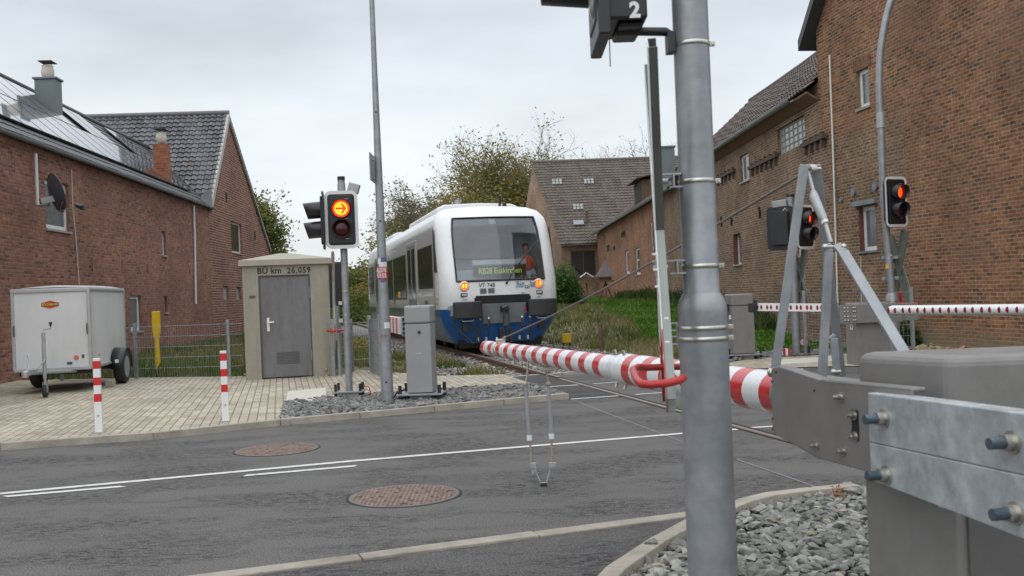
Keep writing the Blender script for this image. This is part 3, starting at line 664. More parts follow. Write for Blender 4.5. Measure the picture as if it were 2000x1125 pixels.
# ---- house A, left, with the solar roof
A0 = V((-9.86, 19.2, 0)); dA = V((-.0607, 1, 0)).normalized()
def Apt(t): return A0+dA*t
tE = 16.83
WA = Wall(xy(Apt(-9)), xy(Apt(tE)))
eaveA = 4.94
house = thing('brick_house', 'long red-brown brick house on the left with solar panels on its dark roof', 'house', Apt(3))
winA1 = WA.rect((86, 330), (137, 449)); winA1 = (winA1[0], winA1[1], WA.hit(88, 445)[1], WA.hit(88, 348)[1])
winA2 = WA.rect((253, 578), (278, 650)); winA2 = (winA2[0], winA2[1], WA.hit(253, 648)[1], WA.hit(253, 577)[1])
winA3 = WA.rect((315, 451), (325, 498)); winA3 = (winA3[0], winA3[1], WA.hit(316, 498)[1], WA.hit(316, 451)[1])
winA4 = WA.rect((321, 578), (328, 610)); winA4 = (winA4[0], winA4[1], WA.hit(321, 610)[1], WA.hit(321, 578)[1])
opsA = [winA1, winA2, winA3, winA4]
nA = WA.n
def f_(b):
    wall_mesh(b, WA, [(0, eaveA), (WA.L, eaveA)], -.1, opsA)
    bk = WA.n*-5.4
    for p, q in ((0, None), (WA.L, None)):
        pts = [WA.pt(p, -.1), WA.pt(p, -.1)+bk, WA.pt(p, eaveA)+bk, WA.pt(p, eaveA+2.4)+bk*.5, WA.pt(p, eaveA)]
        b.face(pts, 0, [(0, 0), (8, 0), (8, 5), (4, 7.7), (0, 5)])
    b.face([WA.pt(0, -.1)+bk, WA.pt(WA.L, -.1)+bk, WA.pt(WA.L, eaveA)+bk, WA.pt(0, eaveA)+bk], 0, [(0, 0), (26, 0), (26, 5), (0, 5)])
part('wall', B_left, house, f_, local=False)
window(WA, winA1, house, fw=.10, pane=M_wingrey, label='white window behind the satellite dish')
window(WA, winA2, house, fw=.10, pane=M_wingrey, label='white window above the ground beside the trailer')
window(WA, winA3, house, fw=.05, pane=M_wingrey, label='narrow white window high on the wall')
window(WA, winA4, house, fw=.03, pane=M_dark, frame_mat=M_wood, label='narrow brown vent window low on the wall')
# rust anchors
for px, py, h in ((180, 515, 32), (238, 520, 36), (288, 525, 28), (55, 440, 0), (401, 540, 18), (370, 530, 18)):
    if not h: continue
    u, z = WA.hit(px, py); part('wall_anchor', M_ironred, house, lambda b: b.box(WA.pt(u, z, .012), (.03, .03, h*.0098), None), local=False)
ridgeA = eaveA+2.42
over = .12
def A_roof(u, s, o=0.0):     # s: 0 at eave .. 1 at ridge
    e0 = WA.pt(u, eaveA+.02, over); r0 = WA.pt(u, ridgeA+.1, -2.7); q = lerp(e0, r0, s)
    nn = (r0-e0).normalized().cross(WA.d); nn = nn if nn.z > 0 else -nn
    return q+nn*o
def f_(b):
    L_ = WA.L+.1
    roof_tiles(b, A_roof(-.2, 0, .03), A_roof(L_, 0, .03), A_roof(-.2, 1, .03), A_roof(L_+2.2, 1, .03), .3, .3, .006, .018)
    bk = [WA.pt(-.2, ridgeA+.1, -2.7), WA.pt(L_, ridgeA+.1, -2.7), WA.pt(L_, eaveA, -5.6), WA.pt(-.2, eaveA, -5.6)]
    b.face(bk, 0, [(0, 0), (80, 0), (80, 16), (0, 16)])
    b.tube([A_roof(-.2, 1, .05), A_roof(L_+2.2, 1, .05)], .09, 8)
    und = [A_roof(-.2, 0, -.05), A_roof(L_, 0, -.05), A_roof(L_, .06, -.05), A_roof(-.2, .06, -.05)]
    b.face(und)
part('roof', M_slate, house, f_, local=False)
part('gutter', M_zinc, house, lambda b: gutter(b, WA.pt(-.1, eaveA-.01, over), WA.pt(WA.L+.1, eaveA-.01, over), .058), local=False)
# where is u for the pixel columns of the roof: intersect with the roof plane
def A_roof_hit(px, py):
    r = ray(px, py); c = V((0, 0, H)); p0 = A_roof(0, 0); ux = WA.d; vs = A_roof(0, 1)-A_roof(0, 0); n = ux.cross(vs)
    t = (p0-c).dot(n)/r.dot(n); q = c+r*t; return (q-p0).dot(ux), (q-p0).dot(vs)/vs.length_squared
SL = (A_roof(0, 1)-A_roof(0, 0)).length
pw, ph = 1.02, 1.46
uEnd = 24.3; uCh = A_roof_hit(95, 210)[0]
i = 0
u = uEnd-pw
while u > -1:
    for row in range(2):
        if row == 1 and abs(u+pw/2-(uCh+.2)) < .9: continue
        if row == 1 and uEnd-4.4 < u+pw/2 < uEnd-2.0: continue
        s0 = (.52+row*(ph+.03))/SL; s1 = s0+ph/SL
        b = MB(); b.prism([A_roof(u+.012, s0, .08), A_roof(u+pw-.012, s0, .08), A_roof(u+pw-.012, s1, .08), A_roof(u+.012, s1, .08)], (A_roof(u, s0, .115)-A_roof(u, s0, .08)))
        f = b.build('solar_panel', M_panelfr, house)
        b = MB(); b.prism([A_roof(u+.035, s0+.006, .116), A_roof(u+pw-.035, s0+.006, .116), A_roof(u+pw-.035, s1-.006, .116), A_roof(u+.035, s1-.006, .116)], (A_roof(u, s0, .118)-A_roof(u, s0, .116)))
        b.build('panel_glass', M_panel, f)
    u -= pw+.02
# clad chimney with a clay pot
def chimney(house, u, s, wx, wy, ztop, mat, potmat, brickuv=False, cap=True):
    p = A_roof(u, s); b = MB()
    R = Matrix.Rotation(math.atan2(WA.d.y, WA.d.x), 3, 'Z'); 
    if brickuv:
        z0 = p.z-.5
        X, Yv = WA.d*wx/2, WA.n*wy/2
        cs = [p+X+Yv, p-X+Yv, p-X-Yv, p+X-Yv]
        for k in range(4):
            a, c = cs[k], cs[(k+1) % 4]; l_ = (c-a).length
            b.face([V((a.x, a.y, z0)), V((c.x, c.y, z0)), V((c.x, c.y, ztop)), V((a.x, a.y, ztop))], 0, [(k, z0), (k+l_, z0), (k+l_, ztop), (k, ztop)])
        b.face([V((c.x, c.y, ztop)) for c in cs][::-1], 0, [(0, 0), (.5, 0), (.5, .5), (0, .5)])
    else: b.box((p.x, p.y, (p.z-.5+ztop)/2), (wx, wy, ztop-p.z+.5), R)
    ch = b.build('chimney', mat, house, 0 if brickuv else .01)
    if cap:
        part('cap_plate', mat if not brickuv else M_conc, ch, lambda b: b.box((p.x, p.y, ztop+.03), (wx+.08, wy+.08, .055), R), .008, False)
    pot = MB(); pot.lathe((p.x, p.y, ztop+.06), [(.11, 0), (.16, .08), (.17, .2), (.14, .3), (.15, .34)], 14); pot.build('chimney_pot', potmat, ch)
    cw = MB(); cw.box((p.x, p.y, ztop+.5), (.42, .36, .02), R)
    for a in (-.1, .1): cw.cyl((p.x+a, p.y, ztop+.38), (p.x+a, p.y, ztop+.5), .012, n=6)
    cw.build('cowl', M_black, ch)
    return ch
M_pot = simple('cream_clay', (.55, .5, .43), .8, var=.15)
uc, s_c = A_roof_hit(96, 216); pc = A_roof(uc, s_c)
chimney(house, uc, s_c, .44, .56, D(86, 158, pc.y).z, M_chim, M_pot)
ub_, s_b = A_roof_hit(318, 352); pb = A_roof(ub_, s_b)
chimney(house, ub_, s_b, .46, .42, D(316, 283, pb.y).z, B_chim, M_pot, True, False)
# downpipes and cable
def wpipe(W, pts, r, mat, name, parent, off=.06):
    q = [W.pt(*W.hit(*p), off) for p in pts]; b = MB(); b.tube(q, r, 8)
    return b.build(name, mat, parent)
wpipe(WA, [(60, 300), (64, 401)], .035, M_pvc, 'dish_mast', house, .1)
wpipe(WA, [(375, 402), (377, 470), (379, 594)], .035, M_pvc, 'downpipe', house)
wpipe(WA, [(138, 330), (140, 400), (147, 470), (153, 556)], .009, M_pvc, 'cable', house, .02)
# satellite dish (its own thing on the wall)
dw = WA.pt(*WA.hit(66, 402), .1)
dc = D(104, 378, dw.y-.55)
dish = thing('satellite_dish', 'dark grey satellite dish on an arm across the upper left house window', 'satellite dish', dc)
dn = V((.66, .70, .25)).normalized(); up = V((0, 0, 1)); dx = up.cross(dn).normalized(); dy = dn.cross(dx)
QD = Matrix((dx, dy, dn)).transposed()
def f_(b):
    P = []; n = 28; rr = [0, .12, .22, .32, .40]
    for r in rr: P += [V((0, 0, 0))+QD @ V((r*math.cos(2*PI*k/n)*.86, r*math.sin(2*PI*k/n), (r*r)*.75-.05)) for k in range(n)]
    b.faces(P, [(i*n+k, i*n+(k+1) % n, (i+1)*n+(k+1) % n, (i+1)*n+k) for i in range(len(rr)-1) for k in range(n)], 0, True)
    b.tube([QD @ V((.4*math.cos(2*PI*k/n)*.86, .4*math.sin(2*PI*k/n), .07)) for k in range(n+1)], .012, 6, 0, False)
part('reflector', simple('anthracite_dish', (.045, .05, .06), .45, var=.1), dish, f_)
part('feed_arm', M_galvl, dish, lambda b: (b.tube([QD @ V((0, -.38, .03)), D(152, 402, dc.y-.2)-dc], .013, 8), b.tube([QD @ V((-.3, -.2, .0)), QD @ V((0, -.43, 0)), D(150, 404, dc.y-.2)-dc], .005, 6)))
lw = D(155, 401, dc.y-.2)-dc
part('receiver', M_black, dish, lambda b: (b.tube([lw-V((.07, .0, -.01)), lw+V((.05, 0, -.04))], [.04, .05], 12), b.box(lw+V((.06, 0, -.05)), (.07, .06, .09))), .005)
part('mount', M_galvl, dish, lambda b: (b.box(QD @ V((0, -.1, -.12)), (.10, .12, .36), QD), b.tube([QD @ V((0, -.1, -.12)), D(96, 401, dc.y+.1)-dc, dw-dc], .02, 8)), .004)

# ---- B: barn with gable
gB0, gB1 = Apt(tE+.02), Apt(28.8)
WB = Wall(xy(gB0), xy(gB1)); apu = 20.4-tE
apexz = 8.94; leftz = 5.0; rightz = 3.9
gable = thing('brick_barn', 'steep gabled brick barn with mossy grey pantiles behind the solar house', 'barn', gB0)
gw = WB.rect((450, 432), (474, 495)); gw = (WB.hit(452, 470)[0], WB.hit(472, 470)[0], WB.hit(452, 492)[1], WB.hit(452, 432)[1])
g2 = (WB.hit(436, 567)[0], WB.hit(446, 567)[0], WB.hit(436, 585)[1], WB.hit(436, 558)[1])
g3 = (WB.hit(462, 567)[0], WB.hit(470, 567)[0], WB.hit(462, 585)[1], WB.hit(462, 560)[1])
def f_(b):
    wall_mesh(b, WB, [(0, leftz), (apu, apexz), (WB.L, rightz)], -.1, [gw, g2, g3])
    bk = -WB.n*14
    for p, z in ((0, leftz), (WB.L, rightz)):
        b.face([WB.pt(p, -.1), WB.pt(p, z), WB.pt(p, z)+bk, WB.pt(p, -.1)+bk], 0, [(0, 0), (0, z), (14, z), (14, 0)])
    b.face([WB.pt(0, -.1)+bk, WB.pt(0, leftz)+bk, WB.pt(apu, apexz)+bk, WB.pt(WB.L, rightz)+bk, WB.pt(WB.L, -.1)+bk], 0, [(0, 0), (0, 5), (4, 9), (12, 4), (12, 0)])
part('wall', B_gable, gable, f_, local=False)
window(WB, gw, gable, fw=.07, pane=M_winglass, label='tall white gable window in an old arched opening')
for g_ in (g2, g3): window(WB, g_, gable, fw=.03, pane=M_block, sill=False, frame_mat=M_conc, label='small glass-block opening')
def f_(b):
    bk = -WB.n*14; o = WB.n*.12; e = V((0, 0, .06))
    de = (WB.pt(0, leftz)-WB.pt(apu, apexz)).normalized()*.25
    roof_tiles(b, WB.pt(0, leftz)+bk+e+de, WB.pt(0, leftz)+o+e+de, WB.pt(apu, apexz)+bk+e, WB.pt(apu, apexz)+o+e, .235, .27, .05, .04)
    de = (WB.pt(WB.L, rightz)-WB.pt(apu, apexz)).normalized()*.25
    roof_tiles(b, WB.pt(WB.L, rightz)+o+e+de, WB.pt(WB.L, rightz)+bk+e+de, WB.pt(apu, apexz)+o+e, WB.pt(apu, apexz)+bk+e, .26, .34, .03, .035)
    b.tube([WB.pt(apu, apexz+.08)+bk, WB.pt(apu, apexz+.08)+o], .12, 8)
rb_ = part('roof', T_dark, gable, f_, local=False)
part('verge_board', simple('pale_verge_mortar', (.42, .41, .38), .8, var=.2, scale=3), gable, lambda b: (b.prism([WB.pt(0, leftz-.25, .02), WB.pt(0, leftz+.1, .02), WB.pt(apu, apexz+.12, .02), WB.pt(apu, apexz-.22, .02)], WB.n*.12), b.prism([WB.pt(WB.L, rightz+.05, .02), WB.pt(WB.L, rightz-.05, .02), WB.pt(apu, apexz-.04, .02), WB.pt(apu, apexz+.10, .02)], WB.n*.08)), local=False)
part('flashing', M_flash, gable, lambda b: b.prism([D(398, 375, 35.2), D(412, 372, 35.2), D(412, 405, 35.2), D(388, 395, 35.2)], (0, .12, 0)), local=False)
for px, py in ((376+70, 385), (505, 410), (502, 460), (428, 325)): 
    u, z = WB.hit(px-5, py)
    if 0 < u < WB.L: part('wall_anchor', M_blackm, gable, lambda b: b.box(WB.pt(u, z, .02), (.04, .05, .4)), local=False)

# ---- right side: long barn W2, tall gable W1, middle range and far house E
W2a = V((7.4, 25.7, 0)); d2 = V((-.018, 1, 0)).normalized()
c2 = W2a-d2*2.14; far2 = W2a+d2*49.0; mid2 = W2a+d2*16.0
W2 = Wall(xy(c2), xy(mid2)); 
barn = thing('long_brick_barn', 'long grey-brown brick barn with sagging tiled roof and zinc gutter right of the track', 'barn', c2)
def rct(W, px0, px1, pyb, pyt, at=None):
    pm = at if at is not None else px0
    return (min(W.hit(px0, pyb)[0], W.hit(px1, pyb)[0]), max(W.hit(px0, pyb)[0], W.hit(px1, pyb)[0]), W.hit(pm, pyb)[1], W.hit(pm, pyt)[1])
o1 = rct(W2, 1520, 1574, 305, 252, 1520); o2 = rct(W2, 1447, 1464, 357, 305, 1447); o3 = rct(W2, 1434, 1449, 517, 458, 1434); o4 = rct(W2, 1556, 1568, 500, 468, 1556)
e2 = 6.0
def f_(b):
    wall_mesh(b, W2, [(0, e2+.1), (W2.L, e2)], -.1, [o1, o2, o3, o4])
    bk = -W2.n*6.5
    for p, s_ in ((0, 1), (W2.L, 1)):
        b.face([W2.pt(p, -.1), W2.pt(p, e2), W2.pt(p, e2+3.1)+bk*.5, W2.pt(p, e2)+bk, W2.pt(p, -.1)+bk], 0, [(0, 0), (0, 6), (3, 9), (6, 6), (6, 0)])
    b.face([W2.pt(0, -.1)+bk, W2.pt(W2.L, -.1)+bk, W2.pt(W2.L, e2)+bk, W2.pt(0, e2)+bk], 0, [(0, 0), (18, 0), (18, 6), (0, 6)])
part('wall', B_right2, barn, f_, local=False)
window(W2, o1, barn, fw=.06, mull=(.2, .36, .52, .68, .84), cross=(.27, .5, .75), pane=M_block, sill=False, frame_mat=M_conc, label='glass-block window under the eaves')
window(W2, o2, barn, fw=.07, pane=M_wingrey, label='small white window under the eaves')
window(W2, o3, barn, fw=.05, pane=M_wingrey, depth=.15, label='narrow window with red-painted reveal')
window(W2, o4, barn, fw=.05, pane=M_wingrey, label='small window behind the far signal')
for o_ in (o3,):
    part('painted_reveal', M_redrev, barn, lambda b: b.prism([W2.pt(o_[1]-.004, o_[2], -.002), W2.pt(o_[1]-.004, o_[3], -.002), W2.pt(o_[1]-.004, o_[3], -.13), W2.pt(o_[1]-.004, o_[2], -.13)], W2.d*.003), local=False)
def f_(b):
    ov = .3; sag = 5
    for k in range(sag):
        t0, t1 = W2.L*k/sag, W2.L*(k+1)/sag
        def rz(t): return e2+3.05-.22*math.sin(PI*t/W2.L)+.09*math.sin(t*1.9)
        roof_tiles(b, W2.pt(t0, e2-.05, ov), W2.pt(t1, e2-.05, ov), W2.pt(t0, rz(t0), -3.2), W2.pt(t1, rz(t1), -3.2), .24, .30, .035, .04, u0=k*100)
        b.face([W2.pt(t0, rz(t0), -3.2), W2.pt(t1, rz(t1), -3.2), W2.pt(t1, e2, -6.8), W2.pt(t0, e2, -6.8)], 0, [(0, 0), (12, 0), (12, 12), (0, 12)])
        b.tube([W2.pt(t0, rz(t0)+.03, -3.2), W2.pt(t1, rz(t1)+.03, -3.2)], .1, 8)
part('roof', T_brown2, barn, f_, local=False)
part('fascia', M_fascia, barn, lambda b: b.prism([W2.pt(-.0, e2-.32, .02), W2.pt(W2.L, e2-.32, .02), W2.pt(W2.L, e2-.14, .28), W2.pt(0, e2-.14, .28)], V((0, 0, .05))), local=False)
part('gutter', M_zinc, barn, lambda b: gutter(b, W2.pt(1.0, e2-.08, .28), W2.pt(W2.L, e2-.08, .28), .08), local=False)
# toothed racks left in the wall
for (pa_, pb_, n_) in (((1400, 352), (1437, 337), 5), ((1466, 330), (1521, 309), 6), ((1570, 290), (1614, 268), 4)):
    u0, z0 = W2.hit(*pa_); u1, z1 = W2.hit(*pb_)
    ua, ub2 = min(u0, u1), max(u0, u1); zc = (z0+z1)/2
    def f_(b):
        b.prism([W2.pt(ua, zc, 0), W2.pt(ub2, zc, 0), W2.pt(ub2, zc+.10, 0), W2.pt(ua, zc+.10, 0)], W2.n*.10)
        for k in range(n_): 
            uu = lerp(ua, ub2, (k+.3)/n_); b.prism([W2.pt(uu, zc-.20, 0), W2.pt(uu+.09, zc-.20, 0), W2.pt(uu+.09, zc-.003, 0), W2.pt(uu, zc-.003, 0)], W2.n*.08)
            b.prism([W2.pt(uu, zc+.103, 0), W2.pt(uu+.13, zc+.103, 0), W2.pt(uu+.13, zc+.17, 0), W2.pt(uu, zc+.17, 0)], W2.n*.08)
    part('brick_corbel', simple('sooty_brick', (.085, .06, .045), .9, var=.4, scale=9) if 'sooty_brick' not in MATS else MATS['sooty_brick'], barn, f_, local=False)
for px, py in ((1410, 433), (1430, 430), (1485, 415)):
    u, z = W2.hit(px, py); part('wall_anchor', M_blackm, barn, lambda b: (b.cyl(W2.pt(u, z, 0), W2.pt(u, z, .04), .07, n=8), b.box(W2.pt(u, z, .03), (.04, .05, .34))), local=False)
# W1 tall house
d1 = V((-.154, 1, 0)).normalized(); w1far = V((c2.x, c2.y, 0)); w1near = w1far-d1*13
W1 = Wall(xy(w1far), xy(w1near))
e1 = D(1600, 62, w1far.y).z
tall = thing('tall_brick_house', 'tall orange-brown brick house wall filling the right edge of the view', 'house', w1far)
q1 = rct(W1, 1675, 1699, 214, 139, 1675); q2 = rct(W1, 1680, 1713, 491, 404, 1682)
def f_(b):
    uc_ = W1.hit(1775, 500)[0]
    zc_ = W1.hit(1700, 245)[1]
    zt = e1+6.2
    def tp(u): return e1+min(u, 6.5)*1.05*1.0 if u < 6.5 else e1+6.5*1.05-(u-6.5)*1.05
    # the patch of older grey-brown brick low on the left, the rest orange-brown; split along its toothed edge
    wall_mesh(b, W1, [(0, zc_), (uc_, zc_)], -.1, [q2], mi=1)
    wall_mesh(b, W1, [(0, tp(0)), (uc_, tp(uc_))], zc_, [q1])
    wall_mesh(b, W1, [(uc_, tp(uc_)), (6.5, tp(6.5)), (W1.L, tp(W1.L))], -.1, [])
    bk = -W1.n*12
    b.face([W1.pt(0, -.1), W1.pt(0, tp(0)), W1.pt(0, tp(0))+bk, W1.pt(0, -.1)+bk], 0, [(0, 0), (0, 8), (12, 8), (12, 0)])
    b.face([W1.pt(W1.L, -.1), W1.pt(W1.L, tp(W1.L)), W1.pt(W1.L, tp(W1.L))+bk, W1.pt(W1.L, -.1)+bk], 0, [(0, 0), (0, 8), (12, 8), (12, 0)])
    b.face([W1.pt(0, -.1)+bk, W1.pt(0, e1)+bk, W1.pt(6.5, tp(6.5))+bk, W1.pt(W1.L, e1)+bk, W1.pt(W1.L, -.1)+bk], 0, [(0, 0), (0, 8), (6, 15), (13, 8), (13, 0)])
part('wall', [B_right, B_right2], tall, f_, local=False)
window(W1, q1, tall, fw=.09, mull=(), pane=M_wingrey, depth=.08, label='tilted white window high on the wall')
window(W1, q2, tall, fw=.09, pane=M_wingrey, depth=.11, label='white window with red reveal and zinc sill', sillmat=M_zinc)
part('painted_reveal', M_redrev, tall, lambda b: b.prism([W1.pt(q2[0]+.004, q2[2], -.002), W1.pt(q2[0]+.004, q2[3], -.002), W1.pt(q2[0]+.004, q2[3], -.145), W1.pt(q2[0]+.004, q2[2], -.145)], W1.d*-.003), local=False)
part('steel_lintel', M_zinc, tall, lambda b: b.prism([W1.pt(q2[0]-.12, q2[3]+.02, 0), W1.pt(q2[1]+.12, q2[3]+.02, 0), W1.pt(q2[1]+.12, q2[3]+.12, 0), W1.pt(q2[0]-.12, q2[3]+.12, 0)], W1.n*.09), local=False)
part('soldier_course', brick('soldier_brick', (.17, .075, .042), (.25, .12, .068), (.22, .155, .10), None, bw=.077, rh=.3), tall, lambda b: b.face([W1.pt(q1[0]-.12, q1[3]+.002, .012), W1.pt(q1[1]+.12, q1[3]+.002, .012), W1.pt(q1[1]+.12, q1[3]+.27, .012), W1.pt(q1[0]-.12, q1[3]+.27, .012)], 0, [(0, 0), (.8, 0), (.8, .27), (0, .27)]), local=False)
def f_(b):
    for (u0, z0, u1, z1) in ((-.35, e1-.37, 6.5, e1+6.5*1.05), (W1.L+.35, e1-.37, 6.5, e1+6.5*1.05)):
        s0 = W1.pt(u0, z0, .3); s1 = W1.pt(u1, z1, .3)
        b.prism([s0, s1, s1-W1.n*12.8, s0-W1.n*12.8], V((0, 0, .25)))
part('roof', M_slate, tall, f_, local=False)
wpipe(W1, [(1625, 108), (1632, 300), (1640, 560), (1643, 690)], .02, M_pvc, 'downpipe', tall)
wpipe(W1, [(1683, 500), (1684, 600)], .008, M_pvc, 'cable', tall, .02)
for px, py in ((1669, 374), (1711, 364), (1645, 390)):
    u, z = W1.hit(px, py); part('wall_anchor', M_zinc, tall, lambda b: (b.cyl(W1.pt(u, z, 0), W1.pt(u, z, .05), .09 if px != 1645 else .05, n=12)), local=False)

# middle range, further down the track
WM = Wall(xy(mid2+d2*.02), xy(far2))
mid = thing('orange_brick_stable', 'low orange brick stable with crumbling wall and a dormer between barn and far house', 'barn', mid2)
eM = 5.62
m1 = rct(WM, 1222, 1230, 535, 490, 1222); m2_ = rct(WM, 1242, 1251, 537, 485, 1242); m3 = rct(WM, 1213, 1222, 465, 455, 1213)
m4 = rct(WM, 1185, 1191, 492, 480, 1185); m5 = rct(WM, 1197, 1202, 490, 482, 1197)
def f_(b):
    um = WM.hit(1283, 500)[0]
    wall_mesh(b, WM, [(0, eM+.2), (um, eM+.2)], -.1, [], mi=1)
    wall_mesh(b, WM, [(um, eM), (WM.L, eM)], -.1, [m1, m2_, m3, m4, m5])
    bk = -WM.n*7
    for p in (0, WM.L): b.face([WM.pt(p, -.1), WM.pt(p, eM), WM.pt(p, eM+2.6)+bk*.5, WM.pt(p, eM)+bk, WM.pt(p, -.1)+bk], 0, [(0, 0), (0, 6), (3, 9), (6, 6), (6, 0)])
    b.face([WM.pt(0, -.1)+bk, WM.pt(WM.L, -.1)+bk, WM.pt(WM.L, eM)+bk, WM.pt(0, eM)+bk], 0, [(0, 0), (30, 0), (30, 6), (0, 6)])
part('wall', [B_far, B_right2], mid, f_, local=False)
window(WM, m1, mid, fw=.12, pane=M_wingrey, label='narrow pale window'); window(WM, m2_, mid, fw=.12, pane=M_winglass, cross=(.55,), label='narrow window with a white transom')
for o_ in (m3, m4, m5): window(WM, o_, mid, fw=.03, pane=M_dark, frame_mat=M_wood, sill=False, label='small dark hole in the wall')
def f_(b):
    roof_tiles(b, WM.pt(0, eM, .3), WM.pt(WM.L, eM, .3), WM.pt(0, eM+2.5, -3.3), WM.pt(WM.L, eM+2.5, -3.3), .26, .33, .035, .04)
    b.face([WM.pt(0, eM+2.5, -3.3), WM.pt(WM.L, eM+2.5, -3.3), WM.pt(WM.L, eM, -7), WM.pt(0, eM, -7)], 0, [(0, 0), (12, 0), (12, 12), (0, 12)])
part('roof', T_brown2, mid, f_, local=False)
part('gutter', M_zinc, mid, lambda b: gutter(b, WM.pt(0, eM-.05, .28), WM.pt(WM.L, eM-.05, .28), .08), local=False)
wpipe(WM, [(1278, 435), (1280, 480), (1281, 490)], .05, M_zinc, 'downpipe', mid, .1)
dmu = WM.hit(1240, 400)[0]
def f_(b):
    b.prism([WM.pt(dmu-1.6, eM+.35, -.2), WM.pt(dmu+1.6, eM+.35, -.2), WM.pt(dmu+1.6, eM+1.55, -.2), WM.pt(dmu-1.6, eM+1.55, -.2)], -WM.n*2)
    b.prism([WM.pt(dmu-2.0, eM+1.56, .15), WM.pt(dmu+2.0, eM+1.56, .15), WM.pt(dmu+2.0, eM+1.62, .15), WM.pt(dmu-2.0, eM+1.62, .15)], -WM.n*2.8+V((0, 0, .55)))
dm = part('dormer', M_wood, mid, f_, local=False)
part('opening', M_dark, dm, lambda b: b.prism([WM.pt(dmu-1.3, eM+.45, -.195), WM.pt(dmu+1.0, eM+.45, -.195), WM.pt(dmu+1.0, eM+1.45, -.195), WM.pt(dmu-1.3, eM+1.45, -.195)], WM.n*.01), local=False)
# clad chimney of the middle range
pcm = D(1304, 345, 45.5)
def f_(b): b.box((pcm.x, pcm.y, pcm.z-.3), (.62, .62, 3.2)); b.box((pcm.x, pcm.y, pcm.z+1.33), (.74, .74, .08))
part('chimney', M_chim, mid, f_, .01, False)

# far house E
YE = far2.y+.3
eL, eR = D(1096, 474, YE), D(1420, 462, YE)
zE = eL.z
rgL = D(1040, 320, YE+7.5); rgR = V((rgL.x+20, YE+8.3, rgL.z))
far = thing('far_farmhouse', 'brick farmhouse with a big brown tiled roof behind the train', 'house', (eL.x, YE, 0))
WE = Wall((eL.x, YE), (eL.x+17, YE)); WE.n = V((0, -1, 0)); WE.d = V((1, 0, 0)); WE.p0 = V((eL.x, YE, 0))
ow = rct(WE, 1116, 1165, 540, 490, 1116)
bkL = V((D(1014, 500, YE+13).x, YE+13, 0))
def f_(b):
    wall_mesh(b, WE, [(0, zE), (17, zE)], 0, [ow], mi=0)
part('wall', B_right2, far, f_, local=False)
def f_(b):
    P = [V((eL.x, YE, 0)), V((eL.x, YE, zE)), V((rgL.x, rgL.y, rgL.z)), V((bkL.x, bkL.y, zE)), V((bkL.x, bkL.y, 0))]
    def uvp(p): return ((V((p.x, p.y, 0))-V((eL.x, YE, 0))).length, p.z)
    b.face(P, 0, [uvp(p) for p in P])
    b.face([bkL, V((bkL.x, bkL.y, zE)), V((eL.x+17, YE+13, zE)), V((eL.x+17, YE+13, 0))], 0, [(0, 0), (0, 6), (17, 6), (17, 0)])
part('gable_wall', B_pale, far, f_, local=False)
window(WE, ow, far, fw=.07, pane=M_dark, mull=(.5,), frame_mat=M_wood, label='large dark barred window')
def f_(b):
    e = V((0, 0, .08)); o = V((0, -.35, -.25))
    roof_tiles(b, V((eL.x-.1, YE, zE))+e+o, V((eL.x+17, YE, zE))+e+o, rgL+e-V((.1, 0, 0)), rgR+e, .28, .36, .05, .06)
    b.face([rgL+e, rgR+e, V((eL.x+17, YE+14, zE)), V((bkL.x, bkL.y, zE))], 0, [(0, 0), (60, 0), (60, 30), (0, 30)])
    b.tube([rgL+e*1.5, rgR+e*1.5], .16, 8)
part('roof', T_brown, far, f_, local=False)
part('gutter', M_zinc, far, lambda b: gutter(b, V((eL.x, YE-.35, zE-.22)), V((eL.x+12, YE-.35, zE-.22)), .09), local=False)
part('downpipe', M_zinc, far, lambda b: b.tube([D(1178, 470, YE-.3), D(1180, 482, YE-.15), D(1183, 570, YE-.15)], .07, 8), local=False)
def roofE_hit(px, py):
    p0 = V((eL.x, YE-.35, zE-.15)); a = V((1, 0, 0)); v = rgL-p0; n = a.cross(v); r = ray(px, py); c = V((0, 0, H)); t = (p0-c).dot(n)/r.dot(n); return c+r*t, n.normalized()
for (px, py, s_) in ((1088, 357, .5), (1150, 356, .5), (1129, 406, .45)):
    q, n_ = roofE_hit(px, py); n_ = n_ if n_.z > 0 else -n_; X = V((1, 0, 0)); Yv = n_.cross(X)
    Rm = Matrix((X, Yv, n_)).transposed()
    part('glass_tiles', simple('glass_tile', (.25, .265, .26), .4, var=.2, scale=3) if 'glass_tile' not in MATS else MATS['glass_tile'], far, lambda b: [b.box(q+n_*.12+X*(i-1)*.28+Yv*(j-.5)*.36, (.22, .32, .06), Rm) for i in range(3) for j in range(2)], .02, False)
q, n_ = roofE_hit(1130, 438); n_ = n_ if n_.z > 0 else -n_
part('skylight', M_zinc, far, lambda b: b.box(q+n_*.15, (.8, .55, .12), Matrix((V((1, 0, 0)), n_.cross(V((1, 0, 0))), n_)).transposed()), .02, False)
q, n_ = roofE_hit(1147, 436)
part('vent_pipe', M_wood, far, lambda b: b.cyl(q-V((0, 0, .2)), q+V((0, 0, .9)), .12, n=8), 0, False)


